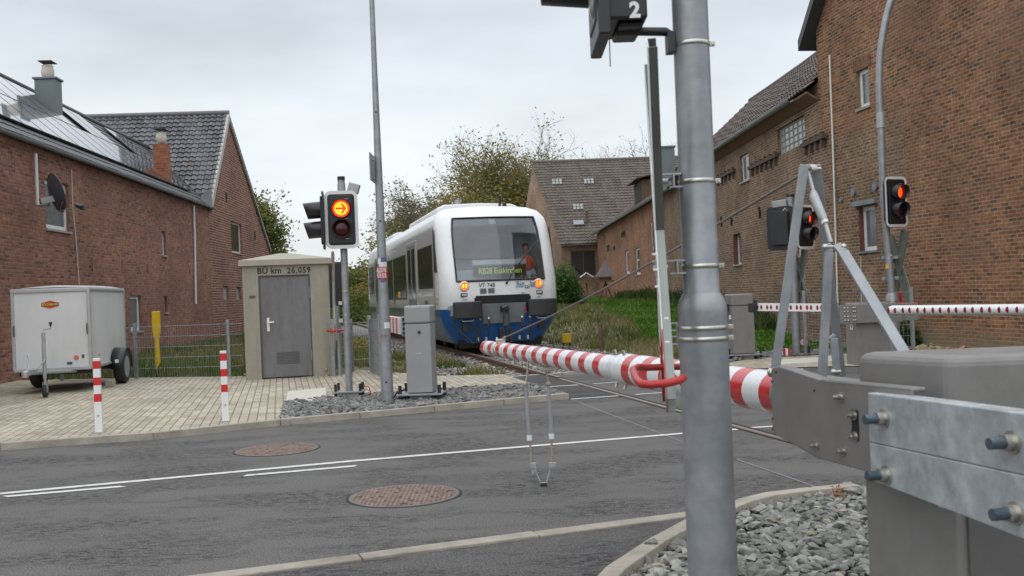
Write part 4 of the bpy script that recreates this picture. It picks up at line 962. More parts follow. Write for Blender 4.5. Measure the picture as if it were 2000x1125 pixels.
# ------------------------------------------------------------------ the track
def on_track(yloc, x=0, z=0):     # track frame: origin where the axis meets Y=0
    o = V((RX0+.745/math.cos(TA), 0, 0)); return o+Tv*yloc+Rv*x+V((0, 0, z))
track = thing('railway_track', 'rusty single railway track running under the train and across the road', 'railway track', on_track(14))
zr = .03
for s in (-1, 1):
    def f_(b):
        y0, y1 = 4.0, 150.0
        prof = [(-.036, zr), (.036, zr), (.036, zr-.035), (.010, zr-.05), (.010, zr-.12), (.07, zr-.135), (.07, zr-.15), (-.07, zr-.15), (-.07, zr-.135), (-.010, zr-.12), (-.010, zr-.05), (-.036, zr-.035)]
        P = [on_track(y, s*.7525+a, z) for y in (16.6, y1) for a, z in prof]; n = len(prof)
        b.faces(P, [(i, (i+1) % n, n+(i+1) % n, n+i) for i in range(n)]+[tuple(range(n))[::-1], tuple(range(n, 2*n))], 0)
        b.face([on_track(16.6, s*.7525-.030, zr+.001), on_track(16.6, s*.7525+.030, zr+.001), on_track(y1, s*.7525+.030, zr+.001), on_track(y1, s*.7525-.030, zr+.001)], 1)
        # embedded in the crossing, flush with the road, and its flange groove
        for a0, a1, z, m in ((-.036, .036, .007, 0), (-.012, .022, .0085, 1), (-s*.036, -s*.09, .0055, 2), (s*.036, s*.055, .006, 2)):
            lo, hi = min(a0, a1), max(a0, a1)
            b.face([on_track(-6, s*.7525+lo, z), on_track(-6, s*.7525+hi, z), on_track(16.6, s*.7525+hi, z), on_track(16.6, s*.7525+lo, z)], m)
    part('rail', [M_rail, M_railtop, M_blackm], track, f_, local=False)
sl0 = MB(); sl0.box((0, 0, 0), (2.5, .26, .16)); y = 17.1; first = None
for k in range(90):
    if first is None:
        first = MB(); first.box((0, 0, 0), (2.5, .26, .16)); first = first.build('sleeper', M_sleeper, track, .02, True); o = first
    else: o = first.copy(); COL.objects.link(o)
    o.matrix_world = Matrix.Translation(on_track(y, 0, -.175)) @ Matrix.Rotation(TA, 4, 'Z'); y += .62

# ------------------------------------------------------------------ the train
yF = (24.0-0)/math.cos(TA)+.0
fo = on_track(0); yF = (23.5-fo.y)/Tv.y
train = thing('railcar', 'white and blue diesel railcar with amber lights standing at the level crossing', 'train', on_track(yF, .07, zr), TA)
TL = 20.2; BL = .16; RC = .38
ZR = [.22, .6, 1.05, 1.4, 1.70, 2.0, 2.6, 3.0, 3.24, 3.42, 3.53, 3.60, 3.63]
WR = [1.10, 1.34, 1.45, 1.45, 1.45, 1.45, 1.45, 1.435, 1.39, 1.28, 1.10, .80, .45]
YR = [.30, .14, .0, .0, .03, .13, .36, .53, .66, .86, 1.15, 1.6, 2.2]
def interp(z, R):
    for i in range(len(ZR)-1):
        if z <= ZR[i+1]: return R[i]+(R[i+1]-R[i])*max(0, (z-ZR[i])/(ZR[i+1]-ZR[i]))
    return R[-1]
def front_pt(s, z, o=0.0):
    w_, y0 = interp(z, WR), interp(z, YR); return V((s*(w_-RC), y0+BL*s*s-o, z))
def ring(i):
    w_, y0, z = WR[i], YR[i], ZR[i]; yb = max(1.1, y0+BL+.46); rc = RC if w_ > .9 else w_*.42
    half = []
    half.append((-w_, TL/2)); half.append((-w_, yb)); half.append((-w_, y0+BL+.42))
    for k in range(1, 6):
        t = PI/2*k/6; half.append((-(w_-rc)-rc*math.cos(t), y0+BL+.42*(1-math.sin(t))))
    for k in range(0, 13):
        s = -1+2*k/12; half.append((s*(w_-rc), y0+BL*s*s))
    for k in range(5, 0, -1):
        t = PI/2*k/6; half.append(((w_-rc)+rc*math.cos(t), y0+BL+.42*(1-math.sin(t))))
    half.append((w_, y0+BL+.42)); half.append((w_, yb)); half.append((w_, TL/2))
    full = half+[(-x, TL-y) for x, y in half[1:-1]]
    return [V((x, y, z)) for x, y in full]
M_twhite = simple('train_white', (.70, .71, .72), .28, var=.03, coat=.5, dirt=(.60, .60, .60), dirt_amt=.2)
M_tblue = simple('train_blue', (.012, .11, .36), .32, var=.08, coat=.4, dirt=(.015, .06, .16), dirt_amt=.4)
M_tteal = simple('train_teal_grey', (.085, .125, .13), .35, var=.06, coat=.3)
M_tsilver = simple('train_pale_grey', (.38, .385, .38), .3, var=.04, coat=.4)
M_tunder = simple('train_underframe', (.022, .021, .02), .8, var=.4)
def f_(b):
    R = [ring(i) for i in range(len(ZR))]; n = len(R[0]); P = [p for r in R for p in r]
    h = (n+2)//2   # points in the front half
    for i in range(len(ZR)-1):
        for k in range(n):
            k2 = (k+1) % n
            q = (P[i*n+k]+P[i*n+k2]+P[(i+1)*n+k2]+P[(i+1)*n+k])/4
            zc = (ZR[i]+ZR[i+1])/2
            is_front_pane = (8 <= k < 20) and 1.65 < zc < 3.24
            if is_front_pane: continue
            endmod = (1 <= k < h-2)
            rear = k >= h and k < n-1 and (k-(h-1)) >= 1 and (k < n-1)
            if zc < 1.05: mi = 1 if endmod else 2
            elif endmod or zc > 3.3: mi = 0
            else: mi = 3
            b.faces([P[i*n+k], P[i*n+k2], P[(i+1)*n+k2], P[(i+1)*n+k]], [(0, 1, 2, 3)], mi, True)
    b.face(R[-1], 0); b.face(R[0][::-1], 4)
bo = part('body', [M_twhite, M_tblue, M_tteal, M_tsilver, M_tunder], train, f_)
bm = bmesh.new(); bm.from_mesh(bo.data); bmesh.ops.remove_doubles(bm, verts=bm.verts, dist=.0005); bmesh.ops.recalc_face_normals(bm, faces=bm.faces)
bm.to_mesh(bo.data); bm.free()
es = bo.modifiers.new('edges', 'EDGE_SPLIT'); es.split_angle = math.radians(35)
# windscreen
M_screen = glassmat('windscreen_glass', (.72, .79, .82), .045, .05)
def grid_patch(b, s0, s1, z0, z1, ns, nz, o, mi=0, sm=True):
    P = [front_pt(s0+(s1-s0)*i/ns, z0+(z1-z0)*j/nz, o) for j in range(nz+1) for i in range(ns+1)]
    b.faces(P, [(j*(ns+1)+i, j*(ns+1)+i+1, (j+1)*(ns+1)+i+1, (j+1)*(ns+1)+i) for j in range(nz) for i in range(ns)], mi, sm)
ws_ = part('windscreen', M_screen, train, lambda b: grid_patch(b, -1, 1, 1.70, 3.24, 12, 10, -.01))
def f_(b):
    zs = [1.70+(3.24-1.70)*i/10 for i in range(11)]
    for s in (-1, 1): b.tube([front_pt(s, z, .008) for z in zs], .022, 6)
    b.tube([front_pt(-1+2*i/12, 1.70, .008) for i in range(13)], .026, 6); b.tube([front_pt(-1+2*i/12, 3.24, .008) for i in range(13)], .018, 6)
part('seal', M_black, ws_, f_)
part('sun_band', simple('dark_tint', (.05, .055, .065), .15, var=.05), ws_, lambda b: grid_patch(b, -.985, .985, 3.03, 3.23, 12, 2, -.03))
part('ventilation_panel', simple('pale_vent', (.35, .37, .38), .4), ws_, lambda b: grid_patch(b, -.14, .02, 3.06, 3.19, 2, 2, -.022))
M_cab = simple('cab_grey', (.30, .33, .35), .6, var=.1); M_cabl = simple('cab_light', (.60, .66, .70), .6, var=.08)
def f_(b):
    b.box((0, 1.25, 1.62), (2.3, 1.9, .06)); b.box((0, 2.15, 2.45), (2.5, .05, 1.7), None, 1)
    b.box((0, 1.5, 3.18), (2.3, 1.3, .05), None, 1)
    [b.prism([front_pt(s_*1.0, 1.66, -.03), front_pt(s_*1.0, 2.0, -.03), front_pt(s_*1.0, 2.6, -.03), front_pt(s_*.985, 3.28, -.03), V((s_*1.10, 2.15, 3.28)), V((s_*1.10, 2.15, 1.66))], (s_*.02, 0, 0), 2) for s_ in (-1, 1)]
    b.prism([(-1.05, .62, 1.66), (1.05, .62, 1.66), (1.05, 1.0, 1.98), (-1.05, 1.0, 1.98)], (0, .12, 0), 1)
    b.box((-.1, 1.9, 2.55), (1.5, .04, .5), None, 0)
part('cab_interior', [M_cab, M_cabl, simple('cab_liner', (.72, .74, .75), .6, var=.05)], train, f_)
part('cab_shelf', M_whitep, train, lambda b: b.box((.03, .50, 2.135), (1.32, .24, .12)), .01)
dsp = part('destination_display', M_black, train, lambda b: b.box((.03, .42, 1.93), (1.28, .14, .25)), .006)
def TM(x, y, z, yaw=0): return train.matrix_world @ Matrix.Translation((x, y, z)) @ Matrix.Rotation(yaw, 4, 'Z') @ Matrix.Rotation(PI/2, 4, 'X')
M_led = emit('led_yellow_green', (.50, .62, .07), .5)
text('lettering', 'RB28 Euskirchen', .20, M_led, TM(.03, .345, 1.925), dsp, sx=.78, bold=.001)
dsp.parent = train
M_ink = simple('dark_lettering', (.06, .065, .08), .5); M_inkblue = simple('logo_dark_blue', (.035, .055, .12), .5); M_cyan = simple('logo_light_blue', (.08, .36, .62), .5)
text('lettering', 'VT 748', .13, M_ink, TM(-.38, .012, 1.585, -.1), train, bold=.001)
lg = text('logo', 'Rur', .15, M_inkblue, TM(.44, .022, 1.60, .12), train, sx=.95)
text('lettering', 'tal', .15, M_inkblue, TM(.60, .032, 1.53, .13), train, sx=.9)
text('lettering', 'bahn', .15, M_inkblue, TM(.80, .058, 1.60, .16), train, sx=.9)
def f_(b):
    for x0, x1, z in ((.30, .53, 1.53), (.33, .52, 1.505), (.68, .98, 1.53), (.68, .95, 1.505)):
        s0, s1 = x0/1.07, x1/1.07; b.face([front_pt(s0, z, .008), front_pt(s1, z, .008), front_pt(s1, z+.014, .008), front_pt(s0, z+.014, .008)])
part('logo_waves', M_cyan, train, f_)
def f_(b):
    for c in (-.47, -.28):
        for k in range(7): b.box((c, -.006+BL*(c/1.07)**2, 1.40+k*.018), (.155, .012, .009), Matrix.Rotation(-.11, 3, 'Z'))
part('ventilation_grille', M_ink, train, f_)
# lights
M_amberc = emit('amber_core', (1.0, .62, .06), 1.5); M_amber = emit('amber_glow', (1.0, .18, .02), 1.0)
for s in (-1, 1):
    x = .90*s; yy = BL*(.84)**2-.0
    h_ = part('headlight', M_whitep, train, lambda b: b.lathe((x, yy+.03, 1.585), [(.118, 0), (.118, .045), (.098, .05)], 24, 0, Matrix.Rotation(PI/2, 3, 'X') @ Matrix.Identity(3)))
    part('lens', M_amber, h_, lambda b: b.lathe((x, yy-.019, 1.585), [(.094, 0), (.094, .008)], 24, 0, Matrix.Rotation(PI/2, 3, 'X')))
    part('lamp_core', M_amberc, h_, lambda b: [b.ell((x+dx_, yy-.028, 1.588), (.026, .006, .045), 0, 12, 6) for dx_ in (-.035, .035)])
    l_ = part('marker_lamp', M_black, train, lambda b: b.box((x+.01*s, yy-.0, 1.375), (.17, .03, .095)), .012)
    part('lens', simple('lamp_lens', (.45, .45, .45), .15, var=.3, scale=30) if 'lamp_lens' not in MATS else MATS['lamp_lens'], l_, lambda b: b.box((x+.01*s, yy-.018, 1.375), (.125, .012, .055)), .006)
    part('grab_rail', M_ink, train, lambda b: b.tube([(x-.05, yy-.01, 1.255), (x-.03, yy-.04, 1.275), (x+.03, yy-.04, 1.265), (x+.05, yy-.01, 1.26)], .006, 6))
# coupling recess: its shade is a matt black panel laid over the nose
def f_(b):
    grid_patch(b, -.64, .64, .93, 1.30, 12, 4, .012); grid_patch(b, -.61, .61, 1.30, 1.345, 12, 1, .012)
part('recess_shade_panel', M_blackm, train, f_)
part('coupling_plate', simple('grey_plate', (.17, .19, .20), .5, var=.15), train, lambda b: b.prism([front_pt(-.5, .68, .10), front_pt(.5, .68, .10), front_pt(.5, 1.15, .085), front_pt(-.5, 1.15, .085)], (0, .02, 0)), .004)
cp = part('coupler', M_black, train, lambda b: (b.box((0, -.06, 1.02), (.20, .06, .13)), b.lathe((0, -.09, 1.03), [(.055, 0), (.06, .10), (.04, .16)], 14, 0, Matrix.Rotation(PI/2, 3, 'X')), ), .008)
for x in (-.11, .13): part('air_coupling', M_black, train, lambda b: b.box((x, -.1, .40), (.10, .14, .34)), .008)

part('link', simple('oily_steel', (.12, .11, .10), .35, metal=.7, var=.3), cp, lambda b: (b.tube([(-.04, -.22, 1.02), (-.055, -.2, .72), (-.02, -.16, .66)], .018, 8), b.tube([(.05, -.22, 1.02), (.07, -.2, .72), (.03, -.16, .66)], .018, 8), b.box((0, -.17, .66), (.12, .07, .07)), b.tube([(-.05, -.16, .64), (-.05, -.12, .25)], .02, 8), b.tube([(.05, -.16, .64), (.05, -.12, .25)], .02, 8), b.tube([(-.06, -.2, 1.04), (0, -.26, 1.08), (.06, -.2, 1.03), (.05, -.17, .97)], .035, 8)), .003)
for s in (-1, 1):
    def f_(b):
        n = 9; F_ = []
        for j in range(2): 
            for i in range(n+1):
                x = -.345+.69*i/n; F_.append((s*.90+x, -.30+(.55*x*x), .82+.40*j))
        K = [V(p) for p in F_]; Bk = [p+V((0, .07, 0)) for p in K]; m = n+1
        b.faces(K+Bk, [(i, i+1, m+i+1, m+i) for i in range(n)]+[(2*m+i+1, 2*m+i, 3*m+i, 3*m+i+1) for i in range(n)]+[(m+i, m+i+1, 3*m+i+1, 3*m+i) for i in range(n)]+[(i+1, i, 2*m+i, 2*m+i+1) for i in range(n)]+[(0, m, 3*m, 2*m), (n, 2*m+n, 3*m+n, m+n)], 0, False)
    bf = part('buffer', simple('buffer_black', (.028, .028, .03), .55, var=.2) if 'buffer_black' not in MATS else MATS['buffer_black'], train, f_, .03)
    part('buffer_stem', M_tunder, bf, lambda b: b.lathe((s*.90, .3, 1.0), [(.15, 0), (.15, .3), (.11, .31), (.11, .5)], 16, 0, Matrix.Rotation(PI/2, 3, 'X')))
    part('step_bar', M_whitep, train, lambda b: b.tube([(s*.90-.14, -.14, .80), (s*.90-.12, -.18, .765), (s*.90+.12, -.18, .765), (s*.90+.14, -.14, .80)], .010, 6))
    part('step_bracket', M_black, train, lambda b: b.box((s*.92-.02, -.02, .62), (.15, .12, .2)), .01)
    for dx_, l_ in ((.30, .36), (.50, .40)):
        x = s*(.90-dx_) if s > 0 else -.90+dx_
        hh = part('hose', M_rubber, train, lambda b: b.tube([(x, -.10, .82), (x, -.17, .74), (x-.02, -.16, .55), (x-.03, -.14, .40), (x-.07, -.12, .34)], .024, 8))
        part('hose_coupling', M_steel, hh, lambda b: b.ell((x, -.15, .80), (.04, .04, .04), 0, 10, 6))
        part('hose_end', M_steel, hh, lambda b: b.box((x-.08, -.14, .33), (.05, .05, .09)))
part('red_valve', M_redp, train, lambda b: [b.box((x, -.05, .97), (.03, .05, .14)) for x in (-.55, .52, .62)], .004)
part('cable_loop', M_rubber, train, lambda b: b.tube([(-1.22, .12, .85), (-1.15, -.08, .6), (-.98, -.14, .42), (-.82, -.16, .25), (-.70, -.16, .25), (-.70, -.14, .45), (-.74, -.1, .66)], .024, 8))
part('jumper_socket', M_galvl, train, lambda b: (b.box((-1.28, -.02, 1.08), (.10, .12, .10)), b.box((-1.24, -.04, .96), (.08, .1, .12)), b.tube([(-1.3, -.05, 1.12), (-1.24, -.09, 1.15), (-1.2, -.05, 1.08)], .012, 6)), .01)
part('panel_joint', M_ink, train, lambda b: [b.box((s_*1.4515, 1.12, 1.95), (.006, .012, 1.75)) for s_ in (-1, 1)]+[b.box((s_*1.4515, yy_, .86), (.006, .012, .36)) for s_ in (-1, 1) for yy_ in (4.0, 6.5, 10, 13.9, 16.5)])
part('route_lettering_strip', M_ink, train, lambda b: [b.box((-.45+k*.028, .035, 1.385-.03), (.014, .004, .018)) for k in range(0)]+[b.box((s_*.42+k*.03, .03, 1.372), (.018, .004, .02), Matrix.Rotation(-.05*s_, 3, 'Z')) for s_ in (-1, 1) for k in range(5)])
# the wiper
part('wiper', M_black, train, lambda b: (b.tube([front_pt(.10, 1.64, .05), front_pt(.30, 1.95, .06), front_pt(.62, 2.3, .06)], .012, 6), b.tube([front_pt(.40, 2.05, .04), front_pt(.93, 2.62, .04)], .012, 6), b.ell(front_pt(.09, 1.63, .03), (.03, .03, .03))))
# side windows and doors on both flanks
M_tglass = simple('train_side_glass', (.018, .024, .022), .05, var=.3, spec=1.0)
M_doorg = simple('train_door_grey', (.15, .17, .175), .35, var=.08)
for s in (-1, 1):
    for y0, y1, z0, z1 in ((1.35, 3.9, 1.58, 2.66), (6.6, 9.9, 1.32, 2.66), (10.2, 13.7, 1.32, 2.66), (17.0, 19.0, 1.58, 2.66)):
        wv = part('side_window', M_black, train, lambda b: b.box((s*1.452, (y0+y1)/2, (z0+z1)/2), (.02, y1-y0, z1-z0)), .012)
        part('pane', M_tglass, wv, lambda b: b.box((s*1.463, (y0+y1)/2, (z0+z1)/2), (.008, y1-y0-.06, z1-z0-.06)))
        if s < 0 and y0 == 6.6: part('seat', M_yellow, wv, lambda b: b.box((s*1.469, 8.4, 1.47), (.004, .55, .18)), .01)
    for y0, y1 in ((4.25, 6.2), (14.1, 16.2)):
        dr = part('side_door', M_tsilver, train, lambda b: b.box((s*1.452, (y0+y1)/2, 1.72), (.03, y1-y0, 2.42)), .01)
        for q in range(2):
            a0 = y0+.14+q*((y1-y0)/2-.09); a1 = a0+(y1-y0)/2-.2
            lf = part('door_leaf', M_doorg, dr, lambda b: b.box((s*1.466, (a0+a1)/2, 1.70), (.012, a1-a0, 2.26)), .004)
            part('pane', M_tglass, lf, lambda b: b.box((s*1.474, (a0+a1)/2, 2.0), (.006, a1-a0-.12, 1.45)), .002)
    # driver's side window on the rounded end
    cwn = part('cab_side_window', M_black, train, lambda b: b.prism([(s*1.452, .64, 1.95), (s*1.452, 1.02, 1.95), (s*1.452, 1.06, 3.0), (s*1.452, .98, 3.0)], (s*.014, 0, 0)), .004)
    part('pane', M_tglass, cwn, lambda b: b.prism([(s*1.467, .69, 2.0), (s*1.467, .99, 2.0), (s*1.467, 1.02, 2.95), (s*1.467, .99, 2.95)], (s*.004, 0, 0)))
M_wave = M_cyan
for (x_, t_, sz_, m_) in ((2.0, 'rur.tal', .30, M_ink), (9.3, '7201', .30, M_ink)):
    MM = train.matrix_world @ Matrix.Translation((-1.462, x_+.6, 1.24)) @ Matrix.Rotation(-PI/2, 4, 'Z') @ Matrix.Rotation(PI/2, 4, 'X')
    text('lettering', t_, sz_*.7, m_, MM, train)
part('side_waves', M_cyan, train, lambda b: [b.box((-1.455, 2.7, z), (.01, .7, .025)) for z in (1.13, 1.18)])
part('round_emblem', simple('magenta_emblem', (.20, .03, .08), .5), train, lambda b: [b.ell((-1.42, .82, z), (.045, .07, .055), 0, 12, 6) for z in (1.30, 1.19)])
# roof fairings, exhaust, horn, bogies
def f_(b):
    for y0, y1, hw, z0, z1 in ((2.6, 8.2, 1.12, 3.4, 3.74), (8.6, 12.4, 1.0, 3.4, 3.68), (13.0, 17.6, 1.12, 3.4, 3.74)):
        prof = [(-hw, z0), (-hw*.97, z1-.08), (-hw*.8, z1), (0, z1+.03), (hw*.8, z1), (hw*.97, z1-.08), (hw, z0)]
        b.prism([V((x, y0, z)) for x, z in prof], (0, y1-y0, 0))
part('roof_fairing', M_twhite, train, f_, .04)
part('exhaust', M_galvl, train, lambda b: (b.cyl((-.45, 3.1, 3.7), (-.45, 3.1, 3.90), .09), b.cyl((-.3, 16, 3.7), (-.3, 16, 3.95), .12)))
part('antenna', M_black, train, lambda b: (b.cyl((.52, 2.3, 3.5), (.52, 2.3, 3.92), .035), b.box((.64, 2.3, 3.62), (.1, .1, .2))))
part('roof_horn', M_black, train, lambda b: b.lathe((-.2, 18.6, 3.6), [(.25, 0), (.25, .12), (.15, .2)], 12))
for yb in (3.2, 17.0):
    bg_ = part('bogie', M_tunder, train, lambda b: (b.box((-.95, yb, .45), (.12, 2.4, .3)), b.box((.95, yb, .45), (.12, 2.4, .3)), b.box((0, yb, .55), (2.0, .5, .3))), .03)
    for dy_ in (-.9, .9):
        for s in (-1, 1): part('wheel', M_rail, bg_, lambda b: b.lathe((s*.72, yb+dy_, .385), [(.385, -.06), (.385, .06), (.30, .065)], 24, 0, Matrix.Rotation(PI/2, 3, 'Y')))
part('engine_box', M_tunder, train, lambda b: b.box((0, 10, .5), (2.3, 7.5, .5)), .05)
part('snow_guard', M_tunder, train, lambda b: b.prism([(-1.0, .5, .10), (1.0, .5, .10), (1.05, .45, .30), (-1.05, .45, .30)], (0, .05, 0)))

# ------------------------------------------------------------------ the driver (one skinned body, clothes as children)
def skinned(name, mat, verts, edges, radii, parent, root=0, sub=2):
    me = bpy.data.meshes.new(name); me.from_pydata([V(v) for v in verts], edges, []); me.materials.append(mat)
    o = bpy.data.objects.new(name, me); COL.objects.link(o); o.parent = parent; o.matrix_world = parent.matrix_world.copy()
    sk_ = o.modifiers.new('skin', 'SKIN'); 
    if not me.skin_vertices:
        bm = bmesh.new(); bm.from_mesh(me); bm.verts.layers.skin.verify(); bm.to_mesh(me); bm.free()
    for i, r in enumerate(radii):
        sv = me.skin_vertices[0].data[i]; sv.radius = (r, r*.85) if not isinstance(r, tuple) else r; sv.use_root = (i == root)
    sk_.use_smooth_shade = True
    s2 = o.modifiers.new('sub', 'SUBSURF'); s2.levels = sub; s2.render_levels = sub; return o
drv = thing('person', 'person in an orange vest sitting in the right of the railcar cab', 'person', train.matrix_world @ V((.84, 1.02, 1.68)), TA)
M_skin = simple('skin', (.42, .25, .18), .6, var=.08); M_cloth = simple('dark_trousers', (.03, .035, .05), .8)
bv = [(0, 0, .10), (0, .02, .32), (0, .01, .52), (0, 0, .62), (0, 0, .68), (0, -.01, .80), (0, -.01, .88),
      (-.17, 0, .54), (-.23, -.06, .34), (-.20, -.28, .30), (-.19, -.36, .31),
      (.17, 0, .54), (.23, -.06, .34), (.20, -.28, .30), (.19, -.36, .31),
      (-.09, -.06, .08), (-.11, -.42, .09), (-.11, -.44, -.25), (.09, -.06, .08), (.11, -.42, .09), (.11, -.44, -.25)]
be = [(0, 1), (1, 2), (2, 3), (3, 4), (4, 5), (5, 6), (2, 7), (7, 8), (8, 9), (9, 10), (2, 11), (11, 12), (12, 13), (13, 14), (0, 15), (15, 16), (16, 17), (0, 18), (18, 19), (19, 20)]
brd = [(.15, .11), (.14, .10), (.16, .10), .055, .05, (.075, .09), (.07, .085), .055, .045, .035, (.035, .018), .055, .045, .035, (.035, .018), .08, .065, .05, .08, .065, .05]
bd = skinned('body', M_skin, bv, be, brd, drv)
skinned('vest', M_orange, [(0, 0, .12), (0, .01, .34), (0, .0, .54), (-.14, 0, .56), (.14, 0, .56)], [(0, 1), (1, 2), (2, 3), (2, 4)], [(.165, .125), (.155, .12), (.16, .11), (.07, .07), (.07, .07)], drv)
part('reflective_strips', M_galvl, drv, lambda b: (b.tube([(.168*math.cos(t), .13*math.sin(t)+.01, .30) for t in [2*PI*k/20 for k in range(21)]], .012, 6)))
part('hair', M_black, drv, lambda b: b.ell((0, .012, .865), (.082, .10, .075)))
part('face', M_skin, drv, lambda b: (b.ell((0, -.098, .80), (.012, .018, .022)), b.ell((-.03, -.085, .825), (.012, .008, .008)), b.ell((.03, -.085, .825), (.012, .008, .008)), b.ell((0, -.088, .762), (.022, .008, .006)), b.ell((-.082, 0, .80), (.012, .02, .03)), b.ell((.082, 0, .80), (.012, .02, .03))))
for s in (-1, 1):
    for k in range(5):
        a = (k-2)*.012; th = k == (0 if s > 0 else 4)
        skinned('finger', M_skin, [(s*.19+a*.8, -.37, .31), (s*.19+a*1.2, -.41, .312), (s*.19+a*1.3, -.435+.008*abs(k-2), .30)], [(0, 1), (1, 2)], [.010, .009, .007], drv, sub=1)
part('seat', M_cab, drv, lambda b: (b.box((0, .02, -.03), (.48, .45, .12)), b.box((0, .25, .30), (.42, .10, .62))), .04)

# ------------------------------------------------------------------ signals
M_glass_red = simple('dark_red_lens', (.06, .008, .008), .15, var=.2)
M_litcore = emit('signal_yellow_core', (1.0, .46, .02), 1.6); M_litred = emit('signal_red', (1.0, .022, .004), 1.8)
M_litor = emit('signal_orange', (1.0, .06, .008), 2.2)
M_panelb = simple('signal_black', (.014, .014, .016), .35, var=.2)
def rrect(w_, h_, r, n=5):
    P = []
    for cx, cz, a in ((w_/2-r, h_/2-r, 0), (-w_/2+r, h_/2-r, PI/2), (-w_/2+r, -h_/2+r, PI), (w_/2-r, -h_/2+r, 3*PI/2)):
        for k in range(n+1): t = a+PI/2*k/n; P.append((cx+r*math.cos(t), cz+r*math.sin(t)))
    return P
def signal_head(c, yaw, w_=.45, h_=.80, parent=None, lit='core', arrow=False, hood=.25, tilt=0, lr=.105):
    M = Matrix.Translation(c) @ Matrix.Rotation(yaw, 4, 'Z') @ Matrix.Rotation(tilt, 4, 'X')
    nm = 'signal_head'
    b = MB(M); out_ = rrect(w_, h_, .09)
    b.prism([V((x, .0, z)) for x, z in out_], (0, .02, 0)); body_ = b.build(nm, M_panelb, parent, .003)
    b = MB(M); inn = rrect(w_-.085, h_-.095, .045); n = len(out_)
    P = [V((x, -.006, z)) for x, z in out_]+[V((x, -.006, z)) for x, z in inn]
    b.faces(P, [(i, (i+1) % n, n+(i+1) % n, n+i) for i in range(n)]); b.build('white_rim', M_frame, body_)
    b = MB(M); b.prism([V((x, -.03, z)) for x, z in rrect(w_-.15, h_-.14, .02)], (0, .03, 0)); b.prism([V((x, .02, z)) for x, z in rrect(w_-.19, h_-.2, .03)], (0, .12, 0)); b.build('lamp_housing', M_panelb, body_, .006)
    for k, zc in enumerate((h_*.19, -h_*.15)):
        on = k == 0 and lit
        RX = M @ Matrix.Translation((0, 0, zc)) @ Matrix.Rotation(PI/2, 4, 'X')
        b = MB(RX); 
        if on and arrow:
            b.lathe((0, 0, .034), [(lr, 0), (lr, .004)], 28); le = b.build('lens', M_litred, body_)
            b = MB(RX); b.lathe((0, 0, .040), [(lr*.80, 0), (lr*.80, .002)], 28); b.build('lit_disc', M_litcore, le)
            b = MB(M @ Matrix.Translation((0, -.045, zc))); a = lr*.62
            b.prism([(-a, 0, -.012), (-a, 0, .012), (a*.45, 0, .012), (-.0, 0, a*.86), (a*.22, 0, a*.98), (a*1.0, 0, 0), (a*.22, 0, -a*.98), (0, 0, -a*.86), (a*.45, 0, -.012)], (0, .002, 0)); b.build('arrow', M_litred, le)
        else:
            b.lathe((0, 0, .034), [(lr, 0), (lr*.9, .012), (lr*.5, .024), (.01, .028)], 24); b.build('lens', (M_litor if on else M_glass_red), body_)
        # hood: a tube cut away underneath
        b = MB(M @ Matrix.Translation((0, 0, zc))); m = 24; P = []
        for j, rr in enumerate((lr*1.12, lr*1.06)):
            for q in range(m):
                t = 2*PI*q/m; ln = hood*(.86+.14*math.sin(t))
                P += [V((rr*math.cos(t), -.03, rr*math.sin(t))), V((rr*math.cos(t), -.03-ln, rr*math.sin(t)*.97-ln*.08))]
        fs = []
        for q in range(m):
            q2 = (q+1) % m
            fs += [(2*q, 2*q2, 2*q2+1, 2*q+1), (2*m+2*q2, 2*m+2*q, 2*m+2*q+1, 2*m+2*q2+1), (2*q+1, 2*q2+1, 2*m+2*q2+1, 2*m+2*q+1)]
        b.faces(P, fs, 0, True); b.build('hood', M_panelb, body_)
    b = MB(M)
    for z in (h_*.355, h_*.02, -h_*.33): b.box((w_*.16, -.0335, z), (.05, .004, .008))
    b.build('name_tab', M_galvl, body_)
    return body_
def mast(parent, base, top, r, mat=M_galv, n=18, name='post'):
    b = MB(); b.tube([base, top], r, n, 0); return b.build(name, mat, parent)
# left signal mast
yS = 14.25
bs = G(683, 778, .03); bs = V((bs.x, bs.y, .10)); yS = bs.y
sig = thing('signal_mast', 'galvanised signal mast with lit red arrow lamp beside the concrete hut', 'railway signal', (bs.x, bs.y, .03))
tp_ = D(665, 352, yS); tp_ = V((bs.x, bs.y, tp_.z))
mast(sig, bs, tp_, .049)
part('post_cap', M_black, sig, lambda b: b.cyl(tp_, tp_+V((0, 0, .05)), .053), 0, False)
part('top_sleeve', M_galvl, sig, lambda b: (b.cyl(tp_-V((0, 0, .18)), tp_-V((0, 0, .05)), .056), b.box(tp_+V((.17, 0, -.12)), (.15, .12, .13), Matrix.Rotation(.3, 3, 'Y'))), .004, False)
hc = D(667, 429, yS-.13); signal_head(hc, .12, .455, .80, sig, arrow=True, hood=.10, lr=.118)
hc = D(631, 431, yS-.02); signal_head(hc, -1.42, .45, .80, sig, lit='core', hood=.24)
def f_(b):
    b.box((bs.x, bs.y, .13), (.42, .34, .02))
part('base_plate', M_galv, sig, f_, .003, False)
for a in (-.17, .17):
    for c in (-.12, .12): part('anchor_bolt', M_black, sig, lambda b: b.cyl((bs.x+a, bs.y+c, .02), (bs.x+a, bs.y+c, .24), .02, n=8), 0, False)
part('foundation', M_conc, sig, lambda b: b.box((bs.x, bs.y, .06), (.30, .28, .12)), .01, False)
part('cable_tie', M_steel, sig, lambda b: [b.cyl((bs.x, bs.y, z), (bs.x, bs.y, z+.018), .053, n=14) for z in (1.35, 1.18, 1.08, 1.52)]+[b.box((bs.x-.07, bs.y-.03, z), (.05, .04, .05)) for z in (1.36, 1.12)], 0, False)
